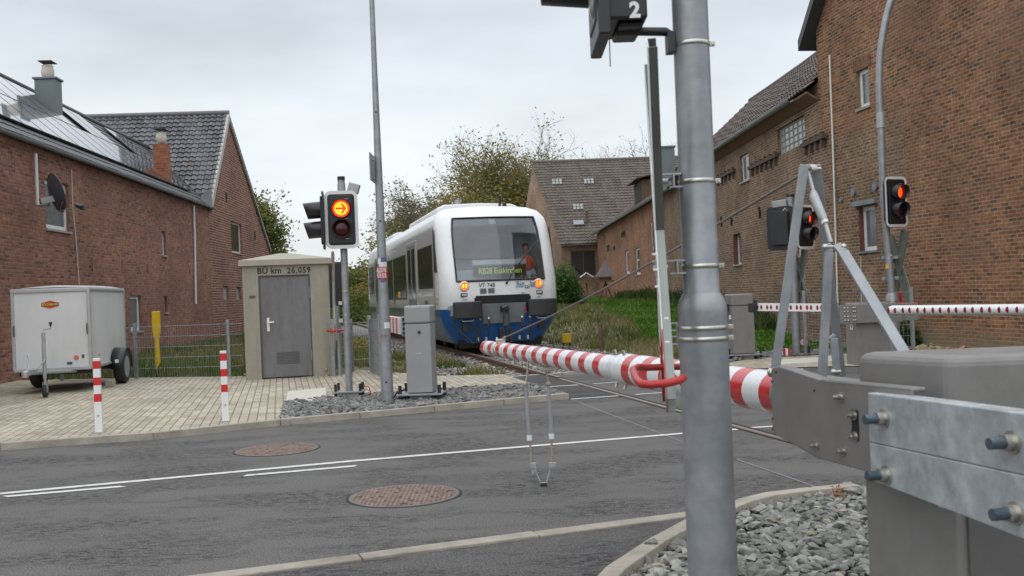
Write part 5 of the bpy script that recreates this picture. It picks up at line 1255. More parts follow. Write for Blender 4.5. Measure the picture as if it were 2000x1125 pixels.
part('earth_clamp', M_redp, sig, lambda b: b.tube([(bs.x+.2, bs.y, .2), (bs.x+.28, bs.y-.03, .18), (bs.x+.32, bs.y-.05, .03)], .008, 6), 0, False)
# tall tapering lamp column
bp_ = G(757, 786, .04); yP = bp_.y
pole = thing('lighting_column', 'tall tapering galvanised column with a red sticker in front of the train', 'pole', (bp_.x, bp_.y, .03))
zt = D(726, -150, yP).z
dirp = (D(739, 330, yP)-V((bp_.x, bp_.y, .04)))
def axisp(z): return V((bp_.x, bp_.y, z))
def f_(b):
    zz = [.03, .45, 1.5, 3.0, 4.5, zt, zt+1.4]; rr = [.083, .080, .066, .050, .036, .032, .03]
    b.tube([axisp(z) for z in zz], rr, 20)
part('column', M_galv, pole, f_, 0, False)
part('lamp_arm', M_galv, pole, lambda b: b.tube([axisp(zt+1.4), axisp(zt+1.7)+V((.1, 0, 0)), axisp(zt+1.8)+V((.6, 0, 0))], .028, 10), 0, False)
part('lantern', M_galvl, pole, lambda b: b.box(axisp(zt+1.8)+V((.95, 0, 0)), (.7, .24, .10)), .03, False)
def wrap(parent, name, px0, px1, py0, py1, r, mat, ctr=axisp, Yp=None, lab=None, nseg=8):
    z1 = D((px0+px1)/2, py0, Yp or yP).z; z0 = D((px0+px1)/2, py1, Yp or yP).z
    c = ctr(z0)
    def ang(px): 
        p = D(px, (py0+py1)/2, Yp or yP); return math.asin(max(-.97, min(.97, (p.x-c.x)/r)))
    a0, a1 = ang(px0), ang(px1); b = MB(); P = []
    for k in range(nseg+1):
        a = a0+(a1-a0)*k/nseg; P += [V((c.x+math.sin(a)*r, c.y-math.cos(a)*r, z0)), V((c.x+math.sin(a)*r, c.y-math.cos(a)*r, z1))]
    b.faces(P, [(2*k, 2*k+2, 2*k+3, 2*k+1) for k in range(nseg)], 0, True); o = b.build(name, mat, parent)
    if lab: o['label'] = lab
    return o, (a0, a1, z0, z1, c)
M_stred = simple('red_sticker', (.48, .03, .03), .5, var=.1); M_stwh = simple('white_sticker', (.62, .63, .64), .5, var=.1); M_stblue = simple('blue_sticker', (.08, .11, .25), .5, var=.4, scale=40)
wrap(pole, 'sticker', 739, 759, 521, 546, .0728, M_stred, lab='red sticker with white capitals')
wrap(pole, 'sticker', 742, 756, 512, 521, .0728, M_stwh); wrap(pole, 'sticker', 746, 755, 503, 514, .0722, M_stblue); wrap(pole, 'sticker', 745, 753, 545, 551, .0735, M_stblue)
wrap(pole, 'sticker', 739, 745, 505, 516, .0722, M_stwh); wrap(pole, 'sticker', 752, 763, 629, 641, .0772, M_stwh)
rs = .0738
for body_, pyy, in (('ALLES NE', 528), ('FÜR BOR', 539)):
    p = D(749, pyy, yP); text('lettering', body_, .085, M_stwh, Matrix.Translation((bp_.x-.002, bp_.y-rs-.003, p.z)) @ Matrix.Rotation(PI/2, 4, 'X'), pole, sx=.36, bold=.002)
for px, py in ((746, 657), (752, 657)):
    p = D(px, py, yP); part('graffiti', M_stred, pole, lambda b: (b.tube([(bp_.x+(px-751)/140, bp_.y-.0765, p.z-.03), (bp_.x+(px-751)/140, bp_.y-.0765, p.z+.03), (bp_.x+(px-751)/140+.02, bp_.y-.0765, p.z+.02), (bp_.x+(px-751)/140, bp_.y-.0765, p.z+.005)], .0035, 4)), 0, False)
part('bolt_hole', M_blackm, pole, lambda b: [b.cyl((bp_.x+.003, bp_.y-.0845+o_, z), (bp_.x+.003, bp_.y-.02, z), .012, n=8) for z, o_ in ((.31, .0), (D(738, 220, yP).z, .040), (D(747, 432, yP).z, .020))], 0, False)
part('street_sign', M_galvl, pole, lambda b: (b.box((D(728, 329, yP).x, bp_.y-.05, D(728, 329, yP).z), (.012, .45, .36)), b.cyl((D(728, 315, yP).x, bp_.y, D(728, 313, yP).z), (bp_.x, bp_.y, D(728, 313, yP).z), .012, n=6), b.cyl((D(728, 349, yP).x, bp_.y, D(728, 349, yP).z), (bp_.x, bp_.y, D(728, 349, yP).z), .012, n=6)), .003, False)

# ------------------------------------------------------------------ barrier cabinets
def cabinet(name, label, base, yaw, w_, d_, h_, mat, face_x=1, plate=True, group=None, lip=.2, keyhole=True, z0=.12):
    t = thing(name, label, 'barrier machine', base, yaw, group)
    def f_(b): b.box((0, 0, z0+(h_-lip)/2), (w_, d_, h_-lip))
    part('cabinet', mat, t, f_, .008)
    def f_(b): b.box((0, 0, z0+h_-lip/2+.003), (w_+.012, d_+.012, lip-.003))
    part('hood_cover', mat, t, f_, .03, seg=3)
    if keyhole:
        part('lock', M_black, t, lambda b: b.lathe((.02, -d_/2-.001, z0+h_-lip-.11), [(.022, 0), (.022, .008)], 12, 0, Matrix.Rotation(PI/2, 3, 'X')))
        part('type_plate', M_galvl, t, lambda b: b.box((0, -d_/2-.002, z0+h_*.45), (.07, .004, .025)))
    if plate:
        part('base_plate', M_galv, t, lambda b: b.box((0, 0, z0-.02), (w_+.26, d_+.16, .022)), .003)
        for x in (-(w_/2+.09), w_/2+.09):
            for y in (-d_/2-.02, d_/2+.02): part('anchor_bolt', M_black, t, lambda b: b.cyl((x, y, z0-.08), (x, y, z0+.1), .024, n=8))
        part('foundation', M_conc, t, lambda b: b.box((0, 0, (z0-.03)/2-.03), (w_-.06, d_, z0+.03)), .01)
    return t
b1 = G(826, 779, .05)
cab1 = cabinet('barrier_machine', 'silver-grey barrier cabinet beside the galvanised column, left of the track', (b1.x, b1.y, .03), -.10, .34, .36, 1.14, M_machgrey2, lip=.24)
part('cable', M_rubber, cab1, lambda b: b.tube([(-.22, -.1, .16), (-.32, -.14, .12), (-.40, -.16, .0)], .012, 6))
def boom_round(name, label, a, b_, r0, r1, spots, parent=None, group=None, sq=False, cap=True):
    a, b_ = V(a), V(b_)
    t = thing(name, label, 'barrier boom', a, 0, group)
    bb = MB()
    d = (b_-a).normalized()
    if sq:
        u = d.cross(V((0, 0, 1))).normalized(); 
        bb.prism([a-u*r0*.5-V((0, 0, r0)), a+u*r0*.5-V((0, 0, r0)), a+u*r0*.5+V((0, 0, r0)), a-u*r0*.5+V((0, 0, r0))], b_-a); bar = bb.build('pole', M_whitep, t, .006)
    else:
        bb.tube([a, a+d*.02, a+d*.06, b_], [r0*.6, r0*.85, r0, r1], 20); bar = bb.build('pole', M_whitep, t)
    M_ref = MATS.get('reflector_red') or simple('reflector_red', (.24, .008, .02), .3, var=.1)
    n = V((-d.y, d.x, 0)); n = n if n.dot(-a) > 0 else -n
    for (t0, w_) in spots:
        s = MB(); p = a+(b_-a)*t0; r = (r0+(r1-r0)*t0); off = r*.5 if sq else r
        up_ = V((0, 0, 1)); m = 12; P = [p+n*(off+.0005+(.0 if sq else -r*(1-math.cos(math.asin(min(.99, abs(.58*math.sin(2*PI*k/m))))))+.003))+d*(w_*math.cos(2*PI*k/m))+up_*(r*.58*math.sin(2*PI*k/m)) for k in range(m)]
        c_ = p+n*(off+.006); s.faces([c_]+P, [(0, k+1, (k+1) % m+1) for k in range(m)], 0, True); s.build('reflector', M_ref, bar)
    return t
# boom of the left cabinet runs away along the track
ya = b1.y+.05
p0 = V((b1.x-.22, ya, 1.02)); p1 = p0+Tv*2.9
bm1 = thing('barrier_boom', 'red and white striped boom pointing away from the left barrier cabinet', 'barrier boom', p0)
def f_(b):
    n = 14; u = Rv
    for k in range(n):
        a = p0+Tv*(.12+k*.2); b.prism([a-u*.05-V((0, 0, .11)), a+u*.05-V((0, 0, .11)), a+u*.05+V((0, 0, .11)), a-u*.05+V((0, 0, .11))], Tv*.198, k % 2)
part('pole', [M_whitep, simple('faded_stripe_red', (.45, .09, .07), .4, var=.1)], bm1, f_, local=False)
def f_(b):
    b.box(p0-Tv*0.0, (.05, .16, .26), Matrix.Rotation(TA, 3, 'Z')); b.box(p0+V((.10, 0, 0)), (.2, .1, .1))
part('clamp', M_galvl, bm1, f_, .004, False)
part('bolt', M_black, bm1, lambda b: [b.box(p0-Tv*.085+V((-.0, 0, z)), (.055, .01, .035), Matrix.Rotation(TA, 3, 'Z')) for z in (-.09, -.03, .03, .09)], 0, False)

# big boom across the near lane
def Bp(Y, dz=0): return V((1.075-.30*(Y-4.17), Y, .945+dz))
tipY = 8.55; colY = 5.72
big = thing('barrier_boom', 'long red and white banded boom lowered across the near lane', 'barrier boom', Bp(4.0))
M_bred = simple('boom_red_film', (.46, .022, .025), .28, var=.12, coat=.4, dirt=(.40, .10, .09), dirt_amt=.5, dlo=.5); M_bwh = simple('boom_white_film', (.66, .67, .68), .26, var=.04, coat=.4, dirt=(.40, .40, .39), dirt_amt=.45, dlo=.5)
def f_(b):
    per = .232; ds = (Bp(5)-Bp(4)).length
    L_ = tipY-3.9; Ys = tipY; k = 0
    cuts = []
    while Ys > 3.75: 
        cuts.append((Ys, Ys-per*.44, 1)); cuts.append((Ys-per*.44, Ys-per, 0)); Ys -= per
    for y0, y1, m in cuts:
        r0 = .0595+(.071-.0595)*(tipY-y0)/(tipY-colY) if y0 > colY else .0885
        r1 = .0595+(.071-.0595)*(tipY-y1)/(tipY-colY) if y1 > colY-.01 else .0885
        if y0 > colY >= y1: r1 = r0
        if y0 > colY and y1 < colY: b.tube([Bp(y0), Bp(colY)], r0, 28, m, False); continue
        b.tube([Bp(y0), Bp(y1)], [r0, r1], 28, m, False)
    b.tube([Bp(tipY+.012), Bp(tipY)], [.05, .0595], 28, 1)
part('pole', [M_bwh, M_bred], big, f_, local=False)
cl = part('joint_collar', M_bwh, big, lambda b: (b.tube([Bp(colY+.06), Bp(colY+.02), Bp(colY-.05)], [.074, .076, .0893], 28), b.tube([Bp(colY-.05), Bp(colY-.13)], .0893, 28)), local=False)
part('bolt', M_steel, cl, lambda b: [b.cyl(Bp(y, s*.085)-V((.03, 0, 0)), Bp(y, s*.108)-V((.036, 0, 0)), .011, n=6) for y in (colY, colY-.12) for s in (-1, 1)], 0, False)
part('cable_ring', M_steel, big, lambda b: b.tube([Bp(8.12)+V((.957*.064*math.cos(t), .29*.064*math.cos(t), .064*math.sin(t))) for t in [2*PI*k/20 for k in range(21)]], .005, 6), local=False)
part('joint_seam', M_steel, big, lambda b: b.tube([Bp(7.05)+V((.957*.0672*math.cos(t), .29*.0672*math.cos(t), .0672*math.sin(t))) for t in [2*PI*k/24 for k in range(25)]], .002, 4), local=False)
eye = Bp(8.12, .072)
part('cable_eye', M_steel, big, lambda b: (b.box(eye, (.08, .05, .03)), b.cyl(eye+V((-.03, 0, 0)), eye+V((-.03, 0, .03)), .01, n=8), b.cyl(eye+V((.03, 0, 0)), eye+V((.03, 0, .03)), .01, n=8)), .004, False)
part('clamp', M_steel, big, lambda b: b.box(Bp(8.12, -.07), (.06, .04, .03)), .004, False)
part('hinge_bracket', M_steel, big, lambda b: b.box(Bp(7.0, -.085), (.10, .03, .03)), .004, False)
# drop stand under the boom
sY = 7.08
stt = thing('boom_rest', 'folding metal drop stand hanging from the banded boom down to the road', 'support stand', G(1062, 949))
foot = G(1062, 949)
def SP(px, py, Y=None): return D(px, py, Y or foot.y)
L1 = [SP(1031, 706), SP(1030, 735), SP(1026, 748)]; L2 = [SP(1066, 712), SP(1069, 740), SP(1072, 748)]
M_tan = simple('tan_galvanised', (.34, .31, .25), .5, metal=.3, var=.2)
for L_x, e_x in ((L1, SP(1026, 750)), (L2, SP(1071, 750))): part('hanger', M_tan, stt, lambda b: (b.tube(L_x, .008, 8), b.ell(e_x, (.02, .02, .02))), local=False)
M_tubeg = simple('grey_stand_tube', (.34, .34, .36), .35, metal=.3, var=.08)
for pa2, pb2 in (((1027, 754), (1034, 853)), ((1071, 752), (1077, 850))):
    mm = lerp(V((pa2[0], pa2[1], 0)), V((pb2[0], pb2[1], 0)), .32)
    tt = part('telescopic_tube', M_tubeg, stt, lambda b: (b.tube([SP(*pa2), SP(mm.x, mm.y)], .0135, 12), b.tube([SP(mm.x, mm.y), SP(*pb2)], .0155, 12)), local=False)
    part('collar', M_whitep, tt, lambda b: b.tube([SP(*pb2)+V((0, 0, .012)), SP(*pb2)-V((0, 0, .026))], .020, 14), local=False)
M_rust = simple('rust_stained_steel', (.36, .31, .24), .55, metal=.2, var=.25, scale=30, dirt=(.16, .08, .04), dirt_amt=.8)
for a_, c_ in (((1035, 862), (1038, 905)), ((1077, 860), (1079, 905))): part('lower_rod', M_rust, stt, lambda b: b.tube([SP(*a_)+V((0, 0, .03)), SP(*c_)], .008, 8), local=False)
part('hinge', M_galvl, stt, lambda b: (b.box(SP(1041, 910), (.045, .02, .045)), b.box(SP(1041, 920), (.018, .02, .05))), .003, False)
part('hook', M_galvl, stt, lambda b: (b.box(SP(1079, 908), (.05, .02, .035)), b.tube([SP(1082, 908), SP(1083, 914), SP(1079, 918), SP(1077, 914)], .005, 6)), .003, False)
part('foot_fork', M_galvl, stt, lambda b: (b.tube([SP(1043, 914), SP(1056, 944)], .0065, 8), b.tube([SP(1076, 912), SP(1067, 944)], .0065, 8), b.box(SP(1062, 944), (.055, .02, .012))), local=False)
part('rubber_foot', M_rubber, stt, lambda b: b.box(foot+V((0, 0, .012)), (.05, .045, .024)), .006, False)

# the near machine: arms, weights, hood, cabinet, mast struts
P1 = D(1505, 770, 3.85); P2 = D(1712, 850, 3.22); P3 = D(2000, 930, 2.52)
PA = Wall(xy(P1), xy(P2)); PW = Wall(xy(P2), xy(P3))
mach = thing('barrier_machine', 'large grey barrier machine with galvanised counterweights at the right front', 'barrier machine', (1.35, 3.1, 0))
poly = [(1506, 718), (1520, 715), (1600, 741), (1780, 758), (1780, 945), (1717, 929), (1592, 894), (1536, 861), (1508, 847)]
pts = [PA.pt(*PA.hit(*p), 0) for p in poly]
ar = part('lever_arm', M_machgrey, mach, lambda b: (b.prism(pts, -PA.n*.012), b.prism([pts[1], pts[2], pts[2]-V((0, 0, .014)), pts[1]-V((0, 0, .014))], -PA.n*.055), b.prism([pts[2], pts[3], pts[3]-V((0, 0, .014)), pts[2]-V((0, 0, .014))], -PA.n*.055)), .006, False)
for px, py, r in ((1643, 775, .014), (1670, 811, .013), (1672, 852, .013), (1595, 870, .011), (1648, 881, .013)):
    u, z = PA.hit(px, py)
    part('bolt', M_steel, ar, lambda b: (b.cyl(PA.pt(u, z, 0), PA.pt(u, z, .005), r*1.25, n=16), b.cyl(PA.pt(u, z, .0052), PA.pt(u, z, .022), r*.85, n=6), b.cyl(PA.pt(u, z, .022), PA.pt(u, z, .034), r*.5, n=10)), 0, False)
part('slot', M_blackm, ar, lambda b: b.prism([PA.pt(*PA.hit(*p), .0015) for p in ((1664, 800), (1677, 802), (1679, 862), (1665, 858))], PA.n*.0005), 0, False)
part('rivet_hole', M_blackm, ar, lambda b: [b.cyl(PA.pt(*PA.hit(*p), .0005), PA.pt(*PA.hit(*p), .002), .0045, n=8) for p in ((1591, 763), (1516, 727), (1508, 745), (1509, 818), (1509, 838))], 0, False)
eb = D(1510, 727, 3.86)
part('pivot_bolt', M_steel, ar, lambda b: (b.ell(eb-V((.012, 0.01, 0)), (.014, .012, .018)), b.cyl(eb, eb+V((.12, .02, 0)), .008, n=8)), 0, False)
off = -PA.n*.40
pts2 = [p+off+V((0, 0, .0)) for p in pts]
part('lever_arm', M_machgrey, mach, lambda b: (b.prism(pts2, -PA.n*.012), b.prism([pts2[1], pts2[2], pts2[2]-V((0, 0, .014)), pts2[1]-V((0, 0, .014))], PA.n*.045)), .006, False)
part('boom_socket', M_machgrey, mach, lambda b: b.tube([Bp(4.05), Bp(3.55)], .095, 20), .004, False)
def wq(ps, o=0): return [PW.pt(*PW.hit(*p), o) for p in ps]
uend = PW.hit(2000, 900)[0]+.5
def wblock(pl, pr_z0, pr_z1, nm):
    (u0, z1), (ub_, z0) = PW.hit(*pl[0]), PW.hit(*pl[1])
    q = [PW.pt(u0, z0, .03), PW.pt(uend, pr_z0, .03), PW.pt(uend, pr_z1, .03), PW.pt(u0, z1, .03)]
    return q
zt0 = PW.hit(1712, 766)[1]; zt1 = PW.hit(1997, 803)[1]; zm0 = PW.hit(1713, 862)[1]; zm1 = PW.hit(1997, 922)[1]; zb0 = PW.hit(1716, 936)[1]; zb1 = PW.hit(1997, 1043)[1]
uu = PW.hit(1997, 900)[0]; u0 = PW.hit(1712, 800)[0]
def ez(a, c): return a+(c-a)*(uend-u0)/(uu-u0)
M_spg = M_galv2
cwt = part('counterweight', M_spg, mach, lambda b: b.prism([PW.pt(u0, zm0+.0006, .03), PW.pt(uend, ez(zm0, zm1)+.0006, .03), PW.pt(uend, ez(zt0, zt1), .03), PW.pt(u0, zt0, .03)], -PW.n*.07), .004, False, seg=2)
part('counterweight', M_spg, mach, lambda b: b.prism([PW.pt(u0, zb0, .03), PW.pt(uend, ez(zb0, zb1), .03), PW.pt(uend, ez(zm0, zm1)-.0006, .03), PW.pt(u0, zm0-.0006, .03)], -PW.n*.07), .004, False, seg=2)
for px, py in ((1745, 816), (1750, 926), (2000, 862), (2006, 1000)):
    u, z = PW.hit(px, py)
    bl_ = part('weight_bolt', M_darkbolt, cwt, lambda b: b.cyl(PW.pt(u, z, .055), PW.pt(u, z, .098), .0155, n=16), .002, False)
    part('nut', M_steel, bl_, lambda b: (b.cyl(PW.pt(u, z, .0305), PW.pt(u, z, .037), .030, n=18), b.cyl(PW.pt(u, z, .037), PW.pt(u, z, .0595), .023, n=6)), 0, False)
A_ = V((1.165, 3.42, 0)); B_ = V((1.335, 3.08, 0)); C_ = V((2.15, 3.06, 0)); E_ = C_+(A_-B_)
A_.z = B_.z = C_.z = E_.z = 0
ztop = D(1760, 693, 3.2).z
part('hood_cover', M_machgrey, mach, lambda b: b.prism([V((p.x, p.y, .78)) for p in (A_, B_, C_, E_)], (0, 0, ztop-.78)), .035, False, seg=4)
cen = (A_+B_+C_+E_)/4
ins = [cen+(p-cen)*.965 for p in (A_, B_, C_, E_)]
part('cabinet', M_machgrey, mach, lambda b: b.prism([V((p.x, p.y, .06)) for p in ins], (0, 0, .715)), .006, False)
e0 = ins[1]; ed = (ins[2]-ins[1]).normalized()
part('door_panel', simple('dark_machine_grey', (.105, .102, .10), .5, var=.06, bump=.12, bscale=350) if 'dark_machine_grey' not in MATS else None, mach, lambda b: b.prism([e0+ed*.03+V((0, -.004, .08)), e0+ed*.72+V((0, -.004, .08)), e0+ed*.72+V((0, -.004, .76)), e0+ed*.03+V((0, -.004, .76))], (0, -.012, 0)), .004, False)
part('type_plate', M_whitep, mach, lambda b: b.prism([PW.pt(*PW.hit(1808, 976), -.045), PW.pt(*PW.hit(1842, 985), -.045), PW.pt(*PW.hit(1842, 1002), -.045), PW.pt(*PW.hit(1808, 992), -.045)], PW.n*.002), 0, False)
part('foundation', M_conc, mach, lambda b: b.box((cen.x, cen.y, .03), (1.1, .6, .09)), .01, False)
# struts: flat bars standing on the arms, and the stay cable
ap = D(1580, 334, 3.95)
def flat(b, a, c, w_, t_, side=V((1, 0, 0)), mi=0):
    a, c = V(a), V(c); d = (c-a).normalized(); s = (side-d*side.dot(d)).normalized(); n = d.cross(s)
    b.prism([a-s*w_/2-n*t_/2, a+s*w_/2-n*t_/2, a+s*w_/2+n*t_/2, a-s*w_/2+n*t_/2], c-a, mi)
jn = D(1622, 482, 3.75)
st = part('stay_mast', M_galv, mach, lambda b: (flat(b, D(1571, 322, 3.92), D(1514, 722, 3.90), .036, .012), flat(b, D(1594, 322, 3.98), D(1644, 735, 4.28), .036, .012)), .003, False)
part('mast_pin', M_steel, st, lambda b: (b.cyl(D(1560, 330, 3.93), D(1602, 330, 3.97), .008, n=10), b.cyl(D(1577, 331, 3.94), D(1588, 331, 3.96), .022, n=16)), 0, False)
tb = part('turnbuckle', M_galvl, mach, lambda b: (b.tube([D(1578, 336, 3.94), D(1589, 375, 3.9)], .008, 8), b.tube([D(1588, 374, 3.9), D(1590, 385, 3.89), D(1607, 425, 3.83), D(1611, 432, 3.82)], [.012, .019, .017, .011], 14), b.tube([D(1610, 430, 3.82), D(1623, 474, 3.76)], .0085, 10)), local=False)
part('nut', M_whitep, tb, lambda b: b.tube([D(1609.5, 431, 3.815), D(1612, 436, 3.81)], .0145, 8), local=False)
for k_, (a_, c_, w_x) in enumerate(((D(1620, 476, 3.74), D(1606, 735, 3.74), .034), (D(1638, 478, 3.76), D(1766, 690, 3.42), .042), (D(1628, 655, 4.1), D(1635, 735, 4.1), .03))):
    br = part('brace', M_galv, mach, lambda b: (flat(b, a_+V((-.010, 0, 0)), lerp(a_, c_, .07), w_x*.9, .0135), flat(b, lerp(a_, c_, .065), c_, w_x, .014)), .003, False)
    e_x = (a_+V((-.02, -.01, -.012)), a_+V((.015, -.01, -.008)), c_+V((-.02, -.02, .02)))[k_]
    part('bolt', M_steel, br, lambda b: (b.ell(e_x, (.012, .012, .012)), b.cyl(e_x, e_x+V((.03 if k_ != 1 else -.03, .012, 0)), .008, n=8)), 0, False)
stay = thing('stay_cable', 'thin steel stay cable slanting from the machine mast to the boom end', 'cable', ap)
ca, cb = D(1562, 343, 3.95), eye+V((.02, 0, .02))
part('wire', simple('steel_rope', (.17, .16, .15), .5, metal=.4, var=.2), stay, lambda b: b.tube([lerp(ca, cb, k/16)-V((0, 0, .035*math.sin(PI*k/16))) for k in range(17)], .0062, 8), local=False)
part('end_ferrule', M_steel, stay, lambda b: b.tube([cb, lerp(cb, ca, .015)], .010, 8), local=False)

# ------------------------------------------------------------------ the big near pole with cross and guard
yQ = 3.45; qx = D(1372, 620, yQ).x
npole = thing('signal_post', 'big galvanised signal post stepped wider below, closest to the viewer', 'pole', (qx, yQ, 0))
def zq(py, px=1370): return D(px, py, yQ).z
zs_ = zq(606)
def f_(b):
    prof = [(.0862, 0.0), (.0852, .5), (.0845, 1.0), (.0842, zs_-.02), (.0855, zs_-.003), (.0845, zs_+.012), (.076, zs_+.04), (.067, zs_+.055), (.0625, zs_+.062), (.0618, zs_+.5), (.0612, 3.2)]
    b.lathe((qx, yQ, 0), prof, 48)
part('post', M_galv, npole, f_, 0, False)
for py, r in ((88, .0625), (355, .0628), (520, .0630), (640, .0855), (661, .0857)):
    z = zq(py); bnd = part('steel_band', M_steel, npole, lambda b: b.tube([(qx+r*1.002*math.cos(t), yQ+r*1.002*math.sin(t), z) for t in [2*PI*k/40 for k in range(41)]], .0015, 4) if False else b.lathe((qx, yQ, z-.008), [(r, 0), (r+.0016, .001), (r+.0016, .015), (r, .016)], 40), 0, False)
    part('band_bolt', M_steel, bnd, lambda b: (b.box((qx+r+.006, yQ-.01, z), (.022, .012, .016)), b.cyl((qx+r+.010, yQ-.022, z), (qx+r+.010, yQ+.01, z), .005, n=8)), .001, False)
# signal seen from its side, number 2
sh = thing('signal_lamp', 'black signal lamp with white number 2 cut off by the top edge', 'signal lamp', D(1215, 20, 3.42))
def px_box(b, x0, y0, x1, y1, Y0, Y1, mi=0):
    a = D(x0, y1, Y0); c = D(x1, y0, Y0); b.box(((a.x+c.x)/2, (Y0+Y1)/2, (a.z+c.z)/2), (abs(c.x-a.x), Y1-Y0, abs(c.z-a.z)), None, mi)
part('housing', M_panelb, sh, lambda b: (px_box(b, 1186, -150, 1258, 38, 3.34, 3.62), px_box(b, 1208, 39, 1257, 52, 3.37, 3.6)), .012, False)
part('front_bezel', M_black, sh, lambda b: (px_box(b, 1170, -150, 1186, 66, 3.30, 3.66), px_box(b, 1162, -150, 1170, 40, 3.36, 3.6)), .006, False)
hp = D(1162, -32, 3.48)
def f_(b):
    m = 24; r_ = .085; P = []
    for rr in (r_, r_*.96):
        for q in range(m):
            t = 2*PI*q/m; ln = .17*(.5+.5*math.sin(t+.0))**.5+.02 if False else .05+.13*(.5-.5*math.cos(t))*0+.14
            P += [hp+V((0, rr*math.cos(t), rr*math.sin(t))), hp+V((-ln, rr*math.cos(t), rr*math.sin(t)*.92+.012))]
    fs = []
    for q in range(m):
        q2 = (q+1) % m; fs += [(2*q, 2*q2, 2*q2+1, 2*q+1), (2*m+2*q2, 2*m+2*q, 2*m+2*q+1, 2*m+2*q2+1), (2*q+1, 2*q2+1, 2*m+2*q2+1, 2*m+2*q+1)]
    b.faces(P, fs, 0, True)
part('hood', M_panelb, sh, f_, 0, False)
part('lens', simple('lens_rim', (.3, .3, .3), .2, var=.4, scale=40), sh, lambda b: b.ell(D(1158, 8, 3.42), (.016, .05, .05)), 0, False)
n2_ = D(1240, 20, 3.335)
text('number', '2', .072, M_whitep, Matrix.Translation((n2_.x, 3.338, n2_.z)) @ Matrix.Rotation(PI/2, 4, 'X'), sh, bold=.003)
part('bracket_arm', M_black, sh, lambda b: (b.tube([D(1205, 62, 3.45), D(1216, 61, 3.45), D(1300, 62, 3.45), D(1309, 66, 3.45), D(1310, 100, 3.45)], .0155, 12), px_box(b, 1305, 60, 1318, 100, 3.42, 3.48)), 0, False)
part('drain_wire', M_black, sh, lambda b: b.tube([D(1190, 66, 3.4), D(1191, 100, 3.4), D(1192, 130, 3.4)], .002, 6), 0, False)
# St Andrew's cross, edge on
def cross(label, ends, back, width=.11, thick=.018, group=None, front=-1, redends=True):
    (a0, a1), (b0, b1) = ends; c = (a0+a1+b0+b1)/4
    t = thing('warning_cross', label, 'crossing sign', c, 0, group)
    nrm = (a1-a0).cross(b1-b0).normalized()
    if nrm.dot(V((front, 0, 0))) < 0: nrm = -nrm       # face normal
    for i, ((p, q), mat) in enumerate(zip(ends, back)):
        d = (q-p).normalized(); s = d.cross(nrm).normalized(); o_ = nrm*(-.001-.006*i)
        segs = [(0, .22, 1 if width > .12 else 0), (.22, .82, 0), (.82, 1, 1)]
        bb = MB()
        for f0, f1, m in segs:
            x0, x1 = lerp(p, q, f0)+o_, lerp(p, q, f1)+o_
            bb.prism([x0-s*width/2, x0+s*width/2, x0+s*width/2-nrm*.003, x0-s*width/2-nrm*.003], x1-x0, m if redends else 0)
        arm = bb.build('cross_arm', [M_whitep, M_bred], t)
        bb = MB(); x0, x1 = p+o_-nrm*.0032, q+o_-nrm*.0032
        for k in (-1, 1): bb.prism([x0+s*k*width/2, x0+s*k*(width/2-.006), x0+s*k*(width/2-.006)-nrm*thick, x0+s*k*width/2-nrm*thick], x1-x0)
        bb.prism([x0-s*width/2, x0+s*width/2, x0+s*width/2-nrm*.002, x0-s*width/2-nrm*.002], x1-x0)
        bb.build('back_channel', mat, arm)
    return t
near_cross = cross('grey-backed crossing sign seen edge-on beside the big near post', ((D(1263, 84, 3.12), D(1292, 768, 3.72)), (D(1255, 146, 3.74), D(1297, 793, 3.12))), (M_signback, M_pale), .115, .027)
for py, yy in ((352, 3.4), (520, 3.4)):
    z = zq(py)
    x0 = D(1278, py, yy).x
    part('mount_bracket', M_galvl, near_cross, lambda b: (b.box(((x0+qx-.06)/2, yQ-.02, z+.022), (qx-.055-x0, .02, .006)), b.box(((x0+.03+qx-.06)/2+.02, yQ-.02, z-.022), (qx-.10-x0, .02, .006)), b.box((qx-.085, yQ-.02, z), (.006, .03, .05)), b.cyl((x0, yQ-.02, z), (x0+.05, yQ-.02, z), .011, n=10), b.cyl((x0+.01, yQ-.02, z), (x0+.016, yQ-.02, z), .034, n=18)), .001, False)
part('clip', M_whitep, near_cross, lambda b: [b.box(D(px, py, 3.13)-V((0, .014, 0)), (.014, .006, .007)) for px, py in ((1277, 497), (1279, 527), (1282, 560), (1300, 622), (1302, 668))], .002, False)
gd = thing('tube_guard', 'red bent tube guard around the lower end of the edge-on sign', 'guard rail', D(1280, 740, 3.3))
def f_(b):
    pts_ = [D(1335, 716, 3.62), D(1262, 718, 3.55), D(1246, 717, 3.48), D(1237, 722, 3.38), D(1240, 732, 3.22), D(1246, 744, 3.08), D(1254, 750, 3.02), D(1270, 751, 3.0), D(1300, 749, 3.0), D(1326, 743, 3.05), D(1335, 738, 3.2)]
    b.tube(pts_, .0125, 14)
part('hoop', M_redp, gd, f_, 0, False)
part('upright', M_redp, gd, lambda b: (b.tube([D(1303, 620, 3.5), D(1305, 700, 3.5), D(1306, 726, 3.5), D(1322, 742, 3.45)], .006, 8), b.tube([D(1308, 724, 3.5), D(1324, 742, 3.45)], .006, 8)), 0, False)
def f_(b):
    for py in (632, 646, 658, 673): b.tube([D(1306, py, 3.5), D(1328, py, 3.47)], .004, 8)
    b.tube([D(1323, 632, 3.47), D(1325, 680, 3.47)], .004, 6)
part('clamp_bar', M_galv, gd, f_, 0, False)

